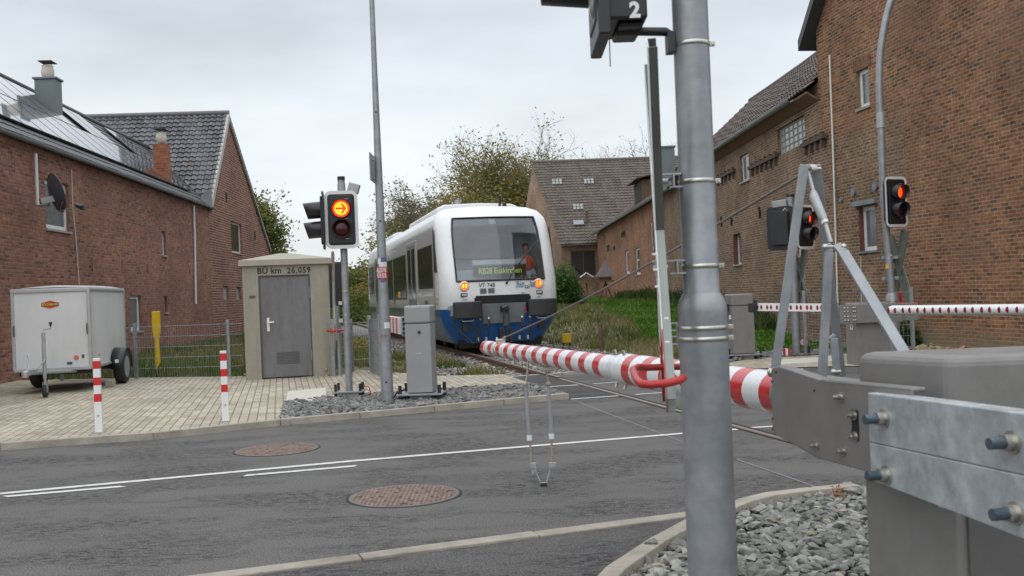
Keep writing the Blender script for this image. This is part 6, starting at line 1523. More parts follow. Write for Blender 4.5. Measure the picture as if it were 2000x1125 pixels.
# ------------------------------------------------------------------ far side of the road, right
gC = G(1448, 702); 
cab2 = cabinet('barrier_machine', 'grey barrier cabinet with a spotted boom in front of the long barn', (gC.x, gC.y, 0), .10, .42, .40, 1.10, M_machgrey, lip=.22, keyhole=False)
gp = D(1478, 600, gC.y-.1)
part('boom_clamp', M_black, cab2, lambda b: (b.box(gp-V((.1, 0, 0)), (.16, .2, .16)), b.box(D(1474, 600, gC.y-.1), (.06, .16, .28))), .01, False)
part('shaft_end', M_black, cab2, lambda b: b.box(D(1415, 600, gC.y), (.16, .14, .12)), .01, False)
l_ = D(1428, 620, gC.y-.32); part('number_tag', M_whitep, cab2, lambda b: b.box((l_.x, gC.y-.225, l_.z), (.035, .004, .07)), 0, False)
text('number', '1', .06, M_black, Matrix.Translation((l_.x, gC.y-.228, l_.z)) @ Matrix.Rotation(PI/2, 4, 'X'), cab2)
def spots(n, w_, a=.03, b_=.97):
    o = []
    for k in range(n):
        t = a+(b_-a)*k/(n-1); o += [(t-w_, .022), (t+w_, .022)]
    return o
boom_round('barrier_boom', 'short white square boom with red oval reflectors left of the far mast', D(1480, 600, gC.y-.1), D(1633, 601, gC.y-.9), .072, .078, spots(8, .025, .03, .93), sq=True)
boom_round('barrier_boom', 'round white boom with red reflectors reaching in from the right edge', D(1737, 606, 15.0), D(2170, 603, 12.2), .073, .073, spots(13, .018, .03, .97))
gM = G(1697, 712)
mach2 = cabinet('barrier_machine', 'distant grey barrier machine with wide lever plate beside the curved mast', (gM.x, gM.y, 0), .05, .55, .45, 1.02, M_machgrey, lip=.10, keyhole=False, plate=False, z0=.0)
p_ = D(1700, 612, gM.y-.3)
part('lever_plate', M_machgrey, mach2, lambda b: (b.box((p_.x, gM.y-.32, p_.z), (1.0, .02, .30)), b.box((p_.x+.62, gM.y-.1, p_.z), (.35, .3, .28))), .006, False)
part('bolt', M_steel, mach2, lambda b: [b.ell((p_.x-.42+a, gM.y-.335, p_.z+c), (.017, .008, .017), 0, 8, 5) for a in (0, .05, .14, .17) for c in (-.10, -.04, .04, .10)], 0, False)
p1_ = D(1653, 638, gM.y); part('number_tag', M_whitep, mach2, lambda b: b.box((p1_.x, gM.y-.24, p1_.z), (.04, .004, .08)), 0, False)
text('number', '1', .07, M_black, Matrix.Translation((p1_.x, gM.y-.244, p1_.z)) @ Matrix.Rotation(PI/2, 4, 'X'), mach2)
# curved lamp mast with signal
yL = 17.6
gL_ = D(1748, 700, yL)
lampm = thing('curved_lamp_mast', 'curved galvanised street lamp mast carrying a lit red signal on the right', 'lamp post', (gL_.x, yL, 0))
cur = [D(px, py, yL) for px, py in ((1748, 705), (1744, 640), (1741, 590))]
part('lower_tube', M_galv, lampm, lambda b: b.tube([V((cur[0].x, yL, 0)), V((cur[0].x, yL, cur[1].z)), V((cur[0].x, yL, D(1738, 578, yL).z)), V((cur[0].x, yL, D(1738, 572, yL).z))], [.105, .105, .105, .075], 20), 0, False)
cx0 = cur[0].x
up_pts = [V((cx0, yL, D(1738, 575, yL).z)), D(1727, 400, yL), D(1721, 250, yL), D(1718.5, 200, yL), D(1717.5, 160, yL), D(1720, 100, yL), D(1729, 45, yL), D(1741, 0, yL), D(1765, -55, yL), D(1810, -105, yL), D(1880, -140, yL)]
def smooth(P, n=5):
    P = [P[0]]+P+[P[-1]]; o = []
    for i in range(1, len(P)-2):
        for k in range(n):
            t = k/n; a, b_, c, d = P[i-1], P[i], P[i+1], P[i+2]
            o.append(.5*((2*b_)+(c-a)*t+(2*a-5*b_+4*c-d)*t*t+(3*b_-a-3*c+d)*t**3))
    return o+[P[-2]]
part('curved_tube', M_galv, lampm, lambda b: b.tube(smooth(up_pts), .062, 16), 0, False)
part('sleeve', M_galvl, lampm, lambda b: b.tube([D(1721, 250, yL), D(1720, 220, yL)], .078, 18), 0, False)
part('lantern', M_galvl, lampm, lambda b: b.box(D(1930, -145, yL), (.75, .28, .12)), .04, False)
part('mast_band', M_steel, lampm, lambda b: [b.cyl((cx0, yL, D(1738, py, yL).z), (cx0, yL, D(1738, py, yL).z+.02), r, n=18) for py, r in ((500, .066), (545, .066), (590, .109), (615, .109))], 0, False)
part('yellow_sticker', M_yellow, lampm, lambda b: b.box((D(1730, 521, yL).x, yL-.063, D(1730, 521, yL).z), (.05, .008, .07)), 0, False)
signal_head(D(1750, 394, yL-.2), .40, .50, .88, lampm, lit=True, hood=.19, lr=.12)
cross('green-backed crossing sign under the curved lamp mast signal', ((D(1770, 450, yL-.05), D(1746, 588, yL+.25)), (D(1741, 462, yL+.25), D(1780, 590, yL-.05))), (M_green, M_green), .14, .05, front=1)
part('mount_clamp', M_galvl, lampm, lambda b: [b.box(((D(1752, py, yL).x+cx0)/2, yL+.1, D(1752, py, yL).z), (.35, .04, .06)) for py in (502, 543)], .004, False)
# middle mast with two heads
yM_ = 19.2; gm_ = G(1556, 694)
yM_ = gm_.y
midm = thing('signal_mast', 'galvanised signal mast with two heads behind the machine struts', 'railway signal', (gm_.x, yM_, 0))
zt_ = D(1544, 385, yM_).z
mast(midm, V((gm_.x, yM_, 0)), V((gm_.x, yM_, zt_)), .075); 
part('post_cap', M_black, midm, lambda b: (b.cyl((gm_.x, yM_, zt_), (gm_.x, yM_, zt_+.05), .08), ), 0, False)
part('sensor_box', M_galvl, midm, lambda b: b.box((gm_.x-.22, yM_, zt_-.12), (.26, .12, .13), Matrix.Rotation(-.1, 3, 'Y')), .01, False)
signal_head(D(1525, 446, yM_-.05), math.radians(150), .52, .84, midm, lit=None, lr=.12)
signal_head(D(1573, 443, yM_-.1), .60, .50, .84, midm, lit=True, hood=.20, lr=.12)
for a in (-.2, .2):
    for c in (-.12, .12): part('anchor_bolt', M_black, midm, lambda b: b.cyl((gm_.x+a, yM_+c, 0), (gm_.x+a, yM_+c, .18), .025, n=8), 0, False)
part('cable_loop', M_galvl, midm, lambda b: b.tube([D(1532, 418, yM_-.15), D(1529, 412, yM_-.15), D(1533, 407, yM_-.15), D(1537, 410, yM_-.15), D(1534, 418, yM_-.15)], .012, 6), 0, False)
cross('green-backed crossing sign below the middle mast signal heads', ((D(1574, 489, yM_), D(1557, 598, yM_+.3)), (D(1554, 502, yM_+.3), D(1578, 594, yM_))), (M_green, M_green), .14, .05, front=1)
sp2 = thing('sign_post', 'thin grey post with a round prohibition sign behind the middle mast', 'sign post', G(1568, 694))
gq = G(1568, 694)
part('post', M_galv, sp2, lambda b: b.cyl((gq.x, gq.y+.2, 0), (gq.x, gq.y+.2, D(1562, 560, gq.y).z), .035), 0, False)
part('sign_disc', M_whitep, sp2, lambda b: b.lathe((D(1573, 668, gq.y).x, gq.y+.1, D(1573, 668, gq.y).z), [(.09, 0), (.09, .01)], 20, 0, Matrix.Rotation(PI/2, 3, 'X')), 0, False)
part('sign_ring', M_redp, sp2, lambda b: b.tube([(D(1573, 668, gq.y).x+.085*math.cos(t), gq.y+.088, D(1573, 668, gq.y).z+.085*math.sin(t)) for t in [2*PI*k/20 for k in range(21)]], .012, 6), 0, False)
gw_ = thing('red_tube_guard', 'thin red guard rail hoop right of the curved mast', 'guard rail', D(1780, 590, yL))
part('hoop', M_redp, gw_, lambda b: (b.tube([D(1757, 590, yL+.3), D(1792, 590, yL+.3), D(1793, 592, yL-.3), D(1757, 592, yL-.3)], .02, 8), b.tube([D(1752, 570, yL+.1), D(1753, 592, yL+.1)], .09, 10)), 0, False)
wb = thing('marker_brick', 'small red and white striped block on the gravel by the far cabinets', 'marker', G(1528, 697))
gb = G(1528, 697)
part('block', [M_whitep, M_redp], wb, lambda b: [b.box((gb.x-.12+k*.048, gb.y, .09), (.047, .12, .13), None, k % 2) for k in range(6)], 0, False)

# ------------------------------------------------------------------ mesh fences
def fence(label, a, c, h_, posts, z0=.05, name='mesh_fence', dx_=.05, dz_=.2, rw=.0028, group=None, mat=None, tone=M_galv):
    a, c = V(a), V(c); t = thing(name, label, 'fence', a, 0, group); d = (c-a); L_ = d.length; d.normalize()
    def f_(b):
        n = int(L_/dx_)
        for k in range(n+1):
            p = a+d*min(L_, k*dx_); b.tube([p+V((0, 0, z0)), p+V((0, 0, z0+h_))], rw, 4, 0, False, False)
        m = int(round(h_/dz_))
        for k in range(m+1):
            z = z0+h_*k/m*.985; o_ = V((-d.y, d.x, 0))*.006
            for s in (-1, 1): b.tube([a+V((0, 0, z))+o_*s, c+V((0, 0, z))+o_*s], rw*1.3, 4, 0, False, False)
    part('wire_panel', tone, t, f_, local=False)
    for s in posts:
        p = lerp(a, c, s); part('post', tone, t, lambda b: (b.box(p+V((0, .03, (h_+z0+.06)/2)), (.06, .05, h_+z0+.06)),), .004, False)
    return t
fence('grey wire mesh fence between the trailer and the concrete hut', G(120, 750), G(476, 741.5), 1.0, (0, .42, .925), .06)
fence('short wire mesh fence right of the concrete hut', G(652, 741), G(690, 733), .95, (0, .35), .06)
fence('low wire mesh fence behind the tall column', G(688, 733), G(724, 730), .92, (0,), .06, dz_=.23)
fence('wire mesh gate panel turned edgewise behind the tall column', D(725, 732, 18.3), D(746, 744, 16.4), .97, (0, 1), .06, name='mesh_gate', dx_=.03, rw=.004)
fence('tall wire mesh fence behind the spotted boom', G(1575, 694), G(1692, 688), 1.15, (0, 1), .02, dx_=.07)
fence('wire mesh fence between curved mast and plinth', G(1735, 702), G(1788, 700), 1.15, (.96,), .02, dx_=.07)

# ------------------------------------------------------------------ concrete hut
hb0, hb1 = G(481, 744, .05), G(650, 738, .05)
hd = (hb1-hb0); hd.z = 0; hw = 1.62; hc_ = hb0
ang = TA+.01
hb1 = None
for k_ in range(400):
    q_ = hb0+V((math.cos(ang), math.sin(ang), 0))*(k_*.005+1.2); 
    r_ = CAMROT.inverted() @ (q_-V((0, 0, H))); px_ = CX+F*r_.x/-r_.z
    if px_ >= 650: hb1 = q_; break
hd = hb1-hb0; hd.z = 0
hut = thing('concrete_hut', 'beige concrete equipment hut with grey steel door and km 26,059 lettering', 'hut', hb0, ang)
hl = hd.length; hh_ = D(482, 520, hb0.y).z-.05
HX = Matrix.Translation((0, 0, 0))
def hz(px, py): 
    wl = Wall(xy(hb0), xy(hb1)); u, z = wl.hit(px, py); return u, z-.05
du0 = hz(508, 640)[0]; du1 = hz(609, 640)[0]; dzt = hz(560, 537)[1]
def f_(b):
    W_ = 1.6
    # front wall with a real door opening
    Z = hh_
    def q(x0, x1, z0, z1, y0=0, y1=.12):
        b.box(((x0+x1)/2, (y0+y1)/2, (z0+z1)/2), (x1-x0, y1-y0, z1-z0))
    q(0, du0, 0, Z); q(du1, hl, 0, Z); q(du0, du1, dzt, Z)
    b.box((.06, W_/2+.12, Z/2), (.12, W_, Z)); b.box((hl-.06, W_/2+.12, Z/2), (.12, W_, Z)); b.box((hl/2, W_+.18, Z/2), (hl, .12, Z))
part('wall', M_shed, hut, f_, .004)
def f_(b):
    o = .06; z0, z1 = hh_, hh_+.10; W_ = 1.74
    b.box((hl/2, W_/2, (z0+z1)/2+.001), (hl+2*o, W_+2*o, z1-z0))
    P = [V((-o, -o, z1)), V((hl+o, -o, z1)), V((hl+o, W_+o, z1)), V((-o, W_+o, z1)), V((hl*.43, W_/2, z1+.15)), V((hl*.57, W_/2, z1+.15))]
    b.faces([p+V((0, 0, .002)) for p in P], [(0, 1, 5, 4), (1, 2, 5), (2, 3, 4, 5), (3, 0, 4)])
part('roof', M_shedroof, hut, f_, .006)
dr = part('door', M_door, hut, lambda b: b.box(((du0+du1)/2, .05, dzt/2+.015), (du1-du0-.03, .04, dzt-.03)), .004)
part('door_frame', simple('dark_door_frame', (.055, .055, .06), .5), dr, lambda b: (b.box((du0+.009, .035, dzt/2), (.018, .05, dzt)), b.box((du1-.009, .035, dzt/2), (.018, .05, dzt)), b.box(((du0+du1)/2, .035, dzt-.009), (du1-du0-.038, .05, .018))))
def f_(b):
    gx = lerp(du0, du1, .52); gz_ = .37
    for k in range(8): b.box((gx, .026, gz_-.10+k*.028), (.40, .01, .014), Matrix.Rotation(.5, 3, 'X'))
part('louvre', simple('louvre_grey', (.135, .135, .14), .5), dr, f_)
hx, hz_ = hz(524, 634)
part('handle', M_whitep, dr, lambda b: (b.box((hx, .022, hz_), (.045, .012, .24)), b.cyl((hx, .02, hz_+.04), (hx, -.03, hz_+.04), .014, n=10), b.box((hx+.045, -.03, hz_+.04), (.11, .02, .028))), .004)
for z in (.3, dzt-.42): part('hinge', M_zinc, dr, lambda b: b.cyl((du1-.02, .015, z), (du1-.02, .015, z+.19), .016, n=8))
part('plaque', M_plaque, hut, lambda b: b.box((hz(493, 580)[0], -.004, hz(493, 580)[1]), (.10, .008, .045)))
part('earth_stud', M_steel, hut, lambda b: b.cyl((hl-.12, .01, .13), (hl-.12, -.03, .13), .02, n=10))
tx, tz = hz(528, 526)
Mh = hut.matrix_world
text('lettering', 'BÜ km', .145, M_black, Mh @ Matrix.Translation((hz(528, 526)[0]-.02, -.003, hz(528, 527)[1]-.02)) @ Matrix.Rotation(PI/2, 4, 'X'), hut, bold=.0035, space=1.05)
text('lettering', '26,059', .145, M_black, Mh @ Matrix.Translation((hz(581, 524)[0]+.02, -.003, hz(580, 526)[1]-.02)) @ Matrix.Rotation(PI/2, 4, 'X'), hut, bold=.0035, sx=.88, space=1.2)
# things between hut and mast
ec = cross('pale crossing sign seen edge-on between the hut and the signal mast', ((D(649, 493, 17.2), D(652, 740, 18.0)), (D(646, 495, 18.0), D(655, 668, 17.2))), (M_pale, M_signback), .14, .03)
rp_ = thing('red_tube_guard', 'thin red guard ring low between the hut and the signal mast', 'guard rail', D(655, 645, 17.5))
part('hoop', M_redp, rp_, lambda b: b.tube([D(655, 645, 17.5)+V((.13*math.cos(t), .3*math.sin(t), 0)) for t in [2*PI*k/20 for k in range(21)]], .02, 8), 0, False)
part('post', M_galv, rp_, lambda b: b.cyl(V((D(660, 640, 17.8).x, 17.8, .0)), V((D(660, 640, 17.8).x, 17.8, 1.3)), .04), 0, False)
bb_ = thing('track_signal', 'black railway signal board seen behind the signal mast post', 'railway signal', V((D(655, 600, 24).x, 24, 0)))
part('signal_board', M_panelb, bb_, lambda b: b.box(D(655, 556, 24), (.42, .12, 1.1)), .03, False)
part('post', M_galv, bb_, lambda b: b.cyl(V((D(655, 556, 24).x, 24.1, 0)), D(655, 512, 24.1), .05), 0, False)

# ------------------------------------------------------------------ bollards and manholes
def bollard():
    t = thing('bollard', '', 'bollard', (0, 0, 0), 0, 'red and white bollards on the forecourt')
    def f_(b):
        hs = [0, .34, .425, .52, .605, .70, .785, .80]; cs = [0, 1, 0, 1, 0, 1, 0]
        for k in range(7): b.box((0, 0, (hs[k]+hs[k+1])/2), (.072, .072, hs[k+1]-hs[k]-.0006), None, cs[k])
    part('post', [M_whitep, simple('bollard_red', (.55, .02, .02), .35, var=.05)], t, f_)
    part('base_flange', M_galvl, t, lambda b: b.box((0, 0, .006), (.11, .11, .012)), .003)
    part('lock', M_steel, t, lambda b: b.lathe((0, -.036, .19), [(.011, 0), (.011, .003)], 10, 0, Matrix.Rotation(PI/2, 3, 'X')))
    part('top_cap', M_whitep, t, lambda b: b.prism([(-.036, -.036, .7995), (.036, -.036, .7995), (.036, .036, .7995), (-.036, .036, .7995)], (0, 0, .012)), .005)
    return t
bl0 = bollard(); g0 = G(194, 845, .06); bl0.location = (g0.x, g0.y, .06); bl0.rotation_euler.z = .25
bl0['label'] = 'red and white bollard in front of the trailer'
g1 = G(441, 823, .06); bl1 = copy_tree(bl0); bl1.location = (g1.x, g1.y, .06); bl1['label'] = 'red and white bollard in front of the fence near the hut'
def manhole():
    t = thing('manhole_cover', '', 'manhole cover', (0, 0, 0), 0, 'round cast iron manhole covers in the road')
    part('tar_joint', M_blackm, t, lambda b: b.lathe((0, 0, 0), [(.412, .0), (.405, .0032), (.395, .0034)], 48))
    part('frame_ring', simple('ring_iron', (.17, .15, .135), .7, metal=.2, var=.3, scale=20, dirt=(.09, .08, .07), dirt_amt=.6), t, lambda b: (b.lathe((0, 0, 0), [(.392, 0), (.392, .005), (.365, .0056), (.364, .0035)], 48)))
    m, n, l, bs2 = newmat('cast_lid'); setp(bs2, rough=.7, metal=.15)
    tcn = n.new('ShaderNodeTexCoord'); ck = n.new('ShaderNodeTexChecker'); ck.inputs['Scale'].default_value = 44
    mpn = n.new('ShaderNodeMapping'); mpn.inputs['Rotation'].default_value = (0, 0, .78); l.new(tcn.outputs['Object'], mpn.inputs[0]); l.new(mpn.outputs[0], ck.inputs[0])
    ck.inputs[1].default_value = (.23, .15, .115, 1); ck.inputs[2].default_value = (.10, .065, .05, 1)
    nz2 = n.new('ShaderNodeTexNoise'); nz2.inputs['Scale'].default_value = 18; nz2.inputs['Detail'].default_value = 6; l.new(tcn.outputs['Object'], nz2.inputs[0])
    mr_ = n.new('ShaderNodeMapRange'); mr_.inputs[1].default_value = .3; mr_.inputs[2].default_value = .7; mr_.inputs[3].default_value = .6; mr_.inputs[4].default_value = 1.35; l.new(nz2.outputs['Fac'], mr_.inputs[0])
    s_ = n.new('ShaderNodeVectorMath'); s_.operation = 'SCALE'; l.new(ck.outputs[0], s_.inputs[0]); l.new(mr_.outputs[0], s_.inputs['Scale']); l.new(s_.outputs[0], bs2.inputs['Base Color'])
    bpn = n.new('ShaderNodeBump'); bpn.inputs['Strength'].default_value = .8; bpn.inputs['Distance'].default_value = .006; l.new(ck.outputs['Fac'], bpn.inputs['Height']); l.new(bpn.outputs[0], bs2.inputs['Normal'])
    def f_(b):
        b.lathe((0, 0, .0), [(.362, .004), (.355, .0085), (.31, .0088), (.307, .0070), (.300, .0070), (.297, .0090), (.2, .0092)], 48)
    part('lid', m, t, f_)
    part('vent_holes', M_blackm, t, lambda b: [b.lathe((r_*math.cos(a), r_*math.sin(a), .0090), [(.014, 0), (.013, .0014)], 8) for r_, k in ((.23, 8), (.17, 4), (.09, 3)) for a in [2*PI*q/k+.3 for q in range(k)]]+[b.box((x, y, .0105), (.05, .014, .001), Matrix.Rotation(a, 3, 'Z')) for x, y, a in ((-.32, -.03, .2), (.31, .06, .9), (.03, -.325, .1))])
    return t
mh = manhole(); g0 = G(790, 968); mh.location = (g0.x, g0.y, .0); mh['label'] = 'large rusty round manhole cover in the near lane'
m2h = copy_tree(mh); g1 = G(541, 878); m2h.location = (g1.x, g1.y, .0); m2h.rotation_euler.z = 1.1; m2h['label'] = 'rusty round manhole cover in the far lane near the forecourt'

# ------------------------------------------------------------------ trailer
tr0 = V((-6.98, 16.4, 0)); tdx = V((.988, .153, 0)).normalized(); TR_a = math.atan2(tdx.y, tdx.x)
tw_, tl_ = 1.18, 2.45; tb0, tb1 = .46, 1.76
trl = thing('box_trailer', 'small white box trailer parked against the left house wall', 'trailer', tr0-tdx*tw_+V((0, 0, .06)), TR_a)
z0_, z1_ = tb0-.06, tb1-.06
M_trw = simple('trailer_white', (.60, .61, .62), .35, var=.03, scale=3, coat=.2, dirt=(.42, .41, .38), dirt_amt=.5, zs=.2, dlo=.5)
M_alu = simple('aluminium_trim', (.40, .41, .42), .4, metal=.4, var=.1)
part('box', M_trw, trl, lambda b: b.box((tw_/2, tl_/2, (z0_+z1_)/2), (tw_, tl_, z1_-z0_)), .006)
def f_(b):
    for x in (0, tw_):
        for y in (0, tl_): b.box((x, y, (z0_+z1_)/2), (.05, .05, z1_-z0_+.01))
    for z in (z0_, z1_-.01):
        b.box((tw_/2, -.002, z), (tw_, .05, .06)); b.box((tw_+.002, tl_/2, z), (.05, tl_, .05)); b.box((-.002, tl_/2, z), (.05, tl_, .05))
part('edge_trim', M_alu, trl, f_, .01)
def f_(b):
    n = 8; P = []
    for j, y in enumerate((-.03, .25, tl_-.4, tl_+.02)):
        hgt = (.02, .055, .075, .03)[j]
        for i in range(n+1):
            x = -.02+(tw_+.04)*i/n; P.append(V((x, y, z1_+.02+hgt*math.sin(PI*i/n)**.6)))
    m = n+1; b.faces(P, [(j*m+i, j*m+i+1, (j+1)*m+i+1, (j+1)*m+i) for j in range(3) for i in range(n)], 0, True)
    b.box((tw_/2, tl_/2, z1_+.015), (tw_+.04, tl_+.05, .025))
part('roof', M_trw, trl, f_, 0)
part('grab_handle', M_black, trl, lambda b: [b.tube([(x, -.03, 1.13), (x, -.055, 1.11), (x, -.055, .98), (x, -.03, .96)], .009, 6) for x in (.02, tw_-.03)])
M_lab_red = simple('badge_red', (.55, .03, .02), .4); M_lab_y = simple('badge_yellow', (.75, .55, .02), .4)
zb = z1_-.24; xb = tw_*.49
bdg = part('badge', M_black, trl, lambda b: b.prism([(xb-.135, -.004, zb-.028), (xb+.135, -.004, zb-.028), (xb+.135, -.004, zb+.028), (xb-.135, -.004, zb+.028)], (0, -.003, 0)))
part('badge_shape', M_lab_red, bdg, lambda b: (b.face([(xb-.135, -.0075, zb+.026), (xb-.0, -.0075, zb+.064), (xb+.135, -.0075, zb+.026)][::1]), b.face([(xb-.135, -.0075, zb-.026), (xb+.135, -.0075, zb-.026), (xb, -.0075, zb-.064)])))
text('lettering', 'BÖCKMANN', .055, M_lab_y, trl.matrix_world @ Matrix.Translation((xb, -.009, zb)) @ Matrix.Rotation(PI/2, 4, 'X'), bdg, sx=.80, bold=.001)
part('speed_sticker', simple('salmon_sticker', (.55, .13, .10), .5), trl, lambda b: b.lathe((tw_*.81, -.003, z0_+.17), [(.042, 0), (.042, .002)], 20, 0, Matrix.Rotation(PI/2, 3, 'X')))
part('small_sticker', M_ink, trl, lambda b: (b.box((tw_*.72, -.004, z0_+.085), (.085, .003, .045)), b.box((tw_*.90, -.004, z0_+.19), (.04, .003, .06))))
part('side_marker', simple('amber_reflector', (.7, .22, .02), .3), trl, lambda b: (b.box((tw_+.006, .55, z0_+.18), (.008, .06, .03)), b.box((tw_+.006, 2.2, z0_+.20), (.008, .05, .03))), .003)
for s, x in ((-1, -.12), (1, tw_+.12)):
    wh = part('wheel', M_rubber, trl, lambda b: b.lathe((x, 1.62, .30), [(.20, -.085), (.27, -.088), (.295, -.06), (.30, 0), (.295, .06), (.27, .088), (.20, .085)], 28, 0, Matrix.Rotation(PI/2, 3, 'Y')), 0)
    part('rim', M_galvl, wh, lambda b: b.lathe((x, 1.62, .30), [(.195, -.086), (.17, -.05), (.05, -.045), (.05, -.07)] if s < 0 else [(.05, .02), (.05, .045), (.17, .05), (.195, .088)], 24, 0, Matrix.Rotation(PI/2, 3, 'Y')))
    def f_(b):
        P = []; m = 10
        for k in range(m+1):
            t = PI*(-.02)+PI*1.04*k/m; P += [V((x-.11, 1.62+.36*math.cos(t), .30+.34*math.sin(t))), V((x+.11, 1.62+.36*math.cos(t), .30+.34*math.sin(t)))]
        b.faces(P, [(2*k, 2*k+1, 2*k+3, 2*k+2) for k in range(m)], 0, True)
    fd = part('mudguard', M_black, trl, f_); so = fd.modifiers.new('s', 'SOLIDIFY'); so.thickness = .012
part('reflector', M_whitep, trl, lambda b: b.box((tw_+.12, 1.24, .42), (.06, .01, .06)), .003)
def f_(b):
    b.box((tw_/2, tl_/2, z0_-.06), (tw_-.1, tl_-.1, .07)); b.cyl((-.1, 1.62, .30), (tw_+.1, 1.62, .30), .03, n=8)
part('chassis', M_tunder, trl, f_, .01)
hx_ = tw_*.45
part('drawbar', M_galvl, trl, lambda b: (b.tube([(.15, .3, z0_-.06), (hx_, -.85, .40)], .028, 8), b.tube([(tw_-.15, .3, z0_-.06), (hx_, -.85, .40)], .028, 8), b.box((hx_, -.95, .42), (.08, .4, .08)), b.lathe((hx_, -1.2, .36), [(.05, 0), (.055, .08), (.03, .1)], 12), b.tube([(hx_-.02, -1.0, .45), (hx_-.04, -.85, .62), (hx_-.08, -.8, .68)], .014, 8), b.tube([(hx_+.05, -.9, .44), (hx_+.16, -.78, .58), (hx_+.12, -.6, .66)], .012, 8)), .004)
jx = hx_+.14
jk = part('jockey_stand', M_galvl, trl, lambda b: (b.cyl((jx, -.72, .30), (jx, -.72, 1.02), .028), b.cyl((jx, -.72, .16), (jx, -.72, .32), .02), b.tube([(jx, -.72, 1.04), (jx, -.72, 1.06), (jx+.12, -.75, 1.08), (jx+.12, -.75, 1.12)], .008, 6), b.box((jx-.03, -.72, .16), (.008, .05, .16)), b.box((jx+.03, -.72, .16), (.008, .05, .16))))
part('crank_grip', M_black, jk, lambda b: b.lathe((jx+.12, -.75, 1.11), [(.012, 0), (.026, .06), (.026, .07)], 10))
part('jockey_wheel', M_rubber, jk, lambda b: b.lathe((jx, -.72, .10), [(.08, -.028), (.10, -.022), (.10, .022), (.08, .028)], 20, 0, Matrix.Rotation(PI/2, 3, 'Y')))
chk = thing('wheel_chock', 'pale concrete block wedged beside the right trailer wheel', 'wheel chock', G(214, 754, .06))
gk = G(215, 756, .06); part('block', M_conc, chk, lambda b: b.prism([(gk.x-.06, gk.y-.06, .06), (gk.x+.07, gk.y-.05, .06), (gk.x+.07, gk.y+.08, .06), (gk.x-.06, gk.y+.07, .06)], (-.01, 0, .12)), .01, False)

# yellow pipeline marker and yellow box
gy = G(309, 731); ym = thing('marker_post', 'yellow plastic gas line marker post behind the mesh fence', 'marker post', (gy.x, gy.y, 0))
zt_ = D(307, 608, gy.y).z; zm_ = D(308, 650, gy.y).z
part('post', M_yellow, ym, lambda b: b.tube([(gy.x, gy.y, -.02), (gy.x, gy.y, zm_-.12)], [.062, .048], 14), 0, False)
part('head_plate', M_yellow, ym, lambda b: (b.prism([(gy.x-.05, gy.y-.04, zm_-.13), (gy.x+.05, gy.y-.04, zm_-.13), (gy.x+.078, gy.y-.04, zm_+.03), (gy.x+.078, gy.y-.04, zt_), (gy.x-.078, gy.y-.04, zt_), (gy.x-.078, gy.y-.04, zm_+.03)], (0, .08, 0))), .01, False)
gy = D(1107, 669, 27); yb2 = thing('track_box', 'small yellow trackside box in the grass right of the train', 'equipment box', (gy.x, gy.y, gy.z-.12))
part('box', M_yellow, yb2, lambda b: (b.box((gy.x, gy.y, gy.z+.11), (.235, .2, .22)),), .012, False)
part('lid', M_yellow, yb2, lambda b: b.box((gy.x, gy.y, gy.z+.228), (.25, .22, .014)), .004, False)
part('foot', M_black, yb2, lambda b: [b.box((gy.x+a, gy.y, gy.z-.06), (.04, .04, .13)) for a in (-.08, .08)], 0, False)

# ------------------------------------------------------------------ bird tables on the mound
def bird_table(label, px, py, Y, sc_, kind):
    z = gz(D(px, py, Y).x, Y); x = D(px, py, Y).x
    t = thing('bird_table', label, 'bird table', (x, Y, z), 0, 'bird tables in front of the far house'); s = sc_
    if kind == 0:
        part('leg', M_wood, t, lambda b: [b.tube([(.0, 0, .95*s), (.38*s*math.cos(a), .38*s*math.sin(a), 0)], .035*s, 8) for a in (.3, 2.9, 4.6)]+[b.cyl((0, 0, .3*s), (0, 0, 1.0*s), .04*s, n=8)])
        part('platform', M_wood, t, lambda b: (b.box((0, 0, 1.0*s), (.72*s, .6*s, .06*s)), b.box((0, 0, 1.1*s), (.5*s, .45*s, .14*s))), .01)
        part('roof', simple('grey_shingle', (.12, .10, .10), .8, var=.2), t, lambda b: b.faces([(-.42*s, -.38*s, 1.2*s), (.42*s, -.38*s, 1.2*s), (.42*s, .38*s, 1.2*s), (-.42*s, .38*s, 1.2*s), (0, 0, 1.95*s)], [(0, 1, 4), (1, 2, 4), (2, 3, 4), (3, 0, 4), (3, 2, 1, 0)]))
    else:
        part('post', M_wood, t, lambda b: b.cyl((0, 0, 0), (0, 0, 1.0*s), (.13 if kind == 1 else .04)*s, n=8))
        part('platform', M_wood, t, lambda b: (b.box((0, 0, 1.02*s), (.6*s, .5*s, .06*s)), b.box((0, 0, 1.2*s), (.34*s, .3*s, .3*s))), .01)
        part('roof', M_blackm if kind == 1 else M_whitep, t, lambda b: (b.box((-.16*s, 0, 1.42*s), (.42*s, .5*s, .04*s), Matrix.Rotation(-.6, 3, 'Y')), b.box((.16*s, 0, 1.42*s), (.42*s, .5*s, .04*s), Matrix.Rotation(.6, 3, 'Y'))), .005)
bird_table('wooden bird table with tall grey pyramid roof on splayed legs', 1184, 585, 46, 1.03, 0)
bird_table('dark-roofed bird table on a thick trunk beside the green bush', 1124, 590, 45, 1.1, 1)
bird_table('small pale bird table on a thin stake in the middle', 1147, 588, 48, .95, 2)

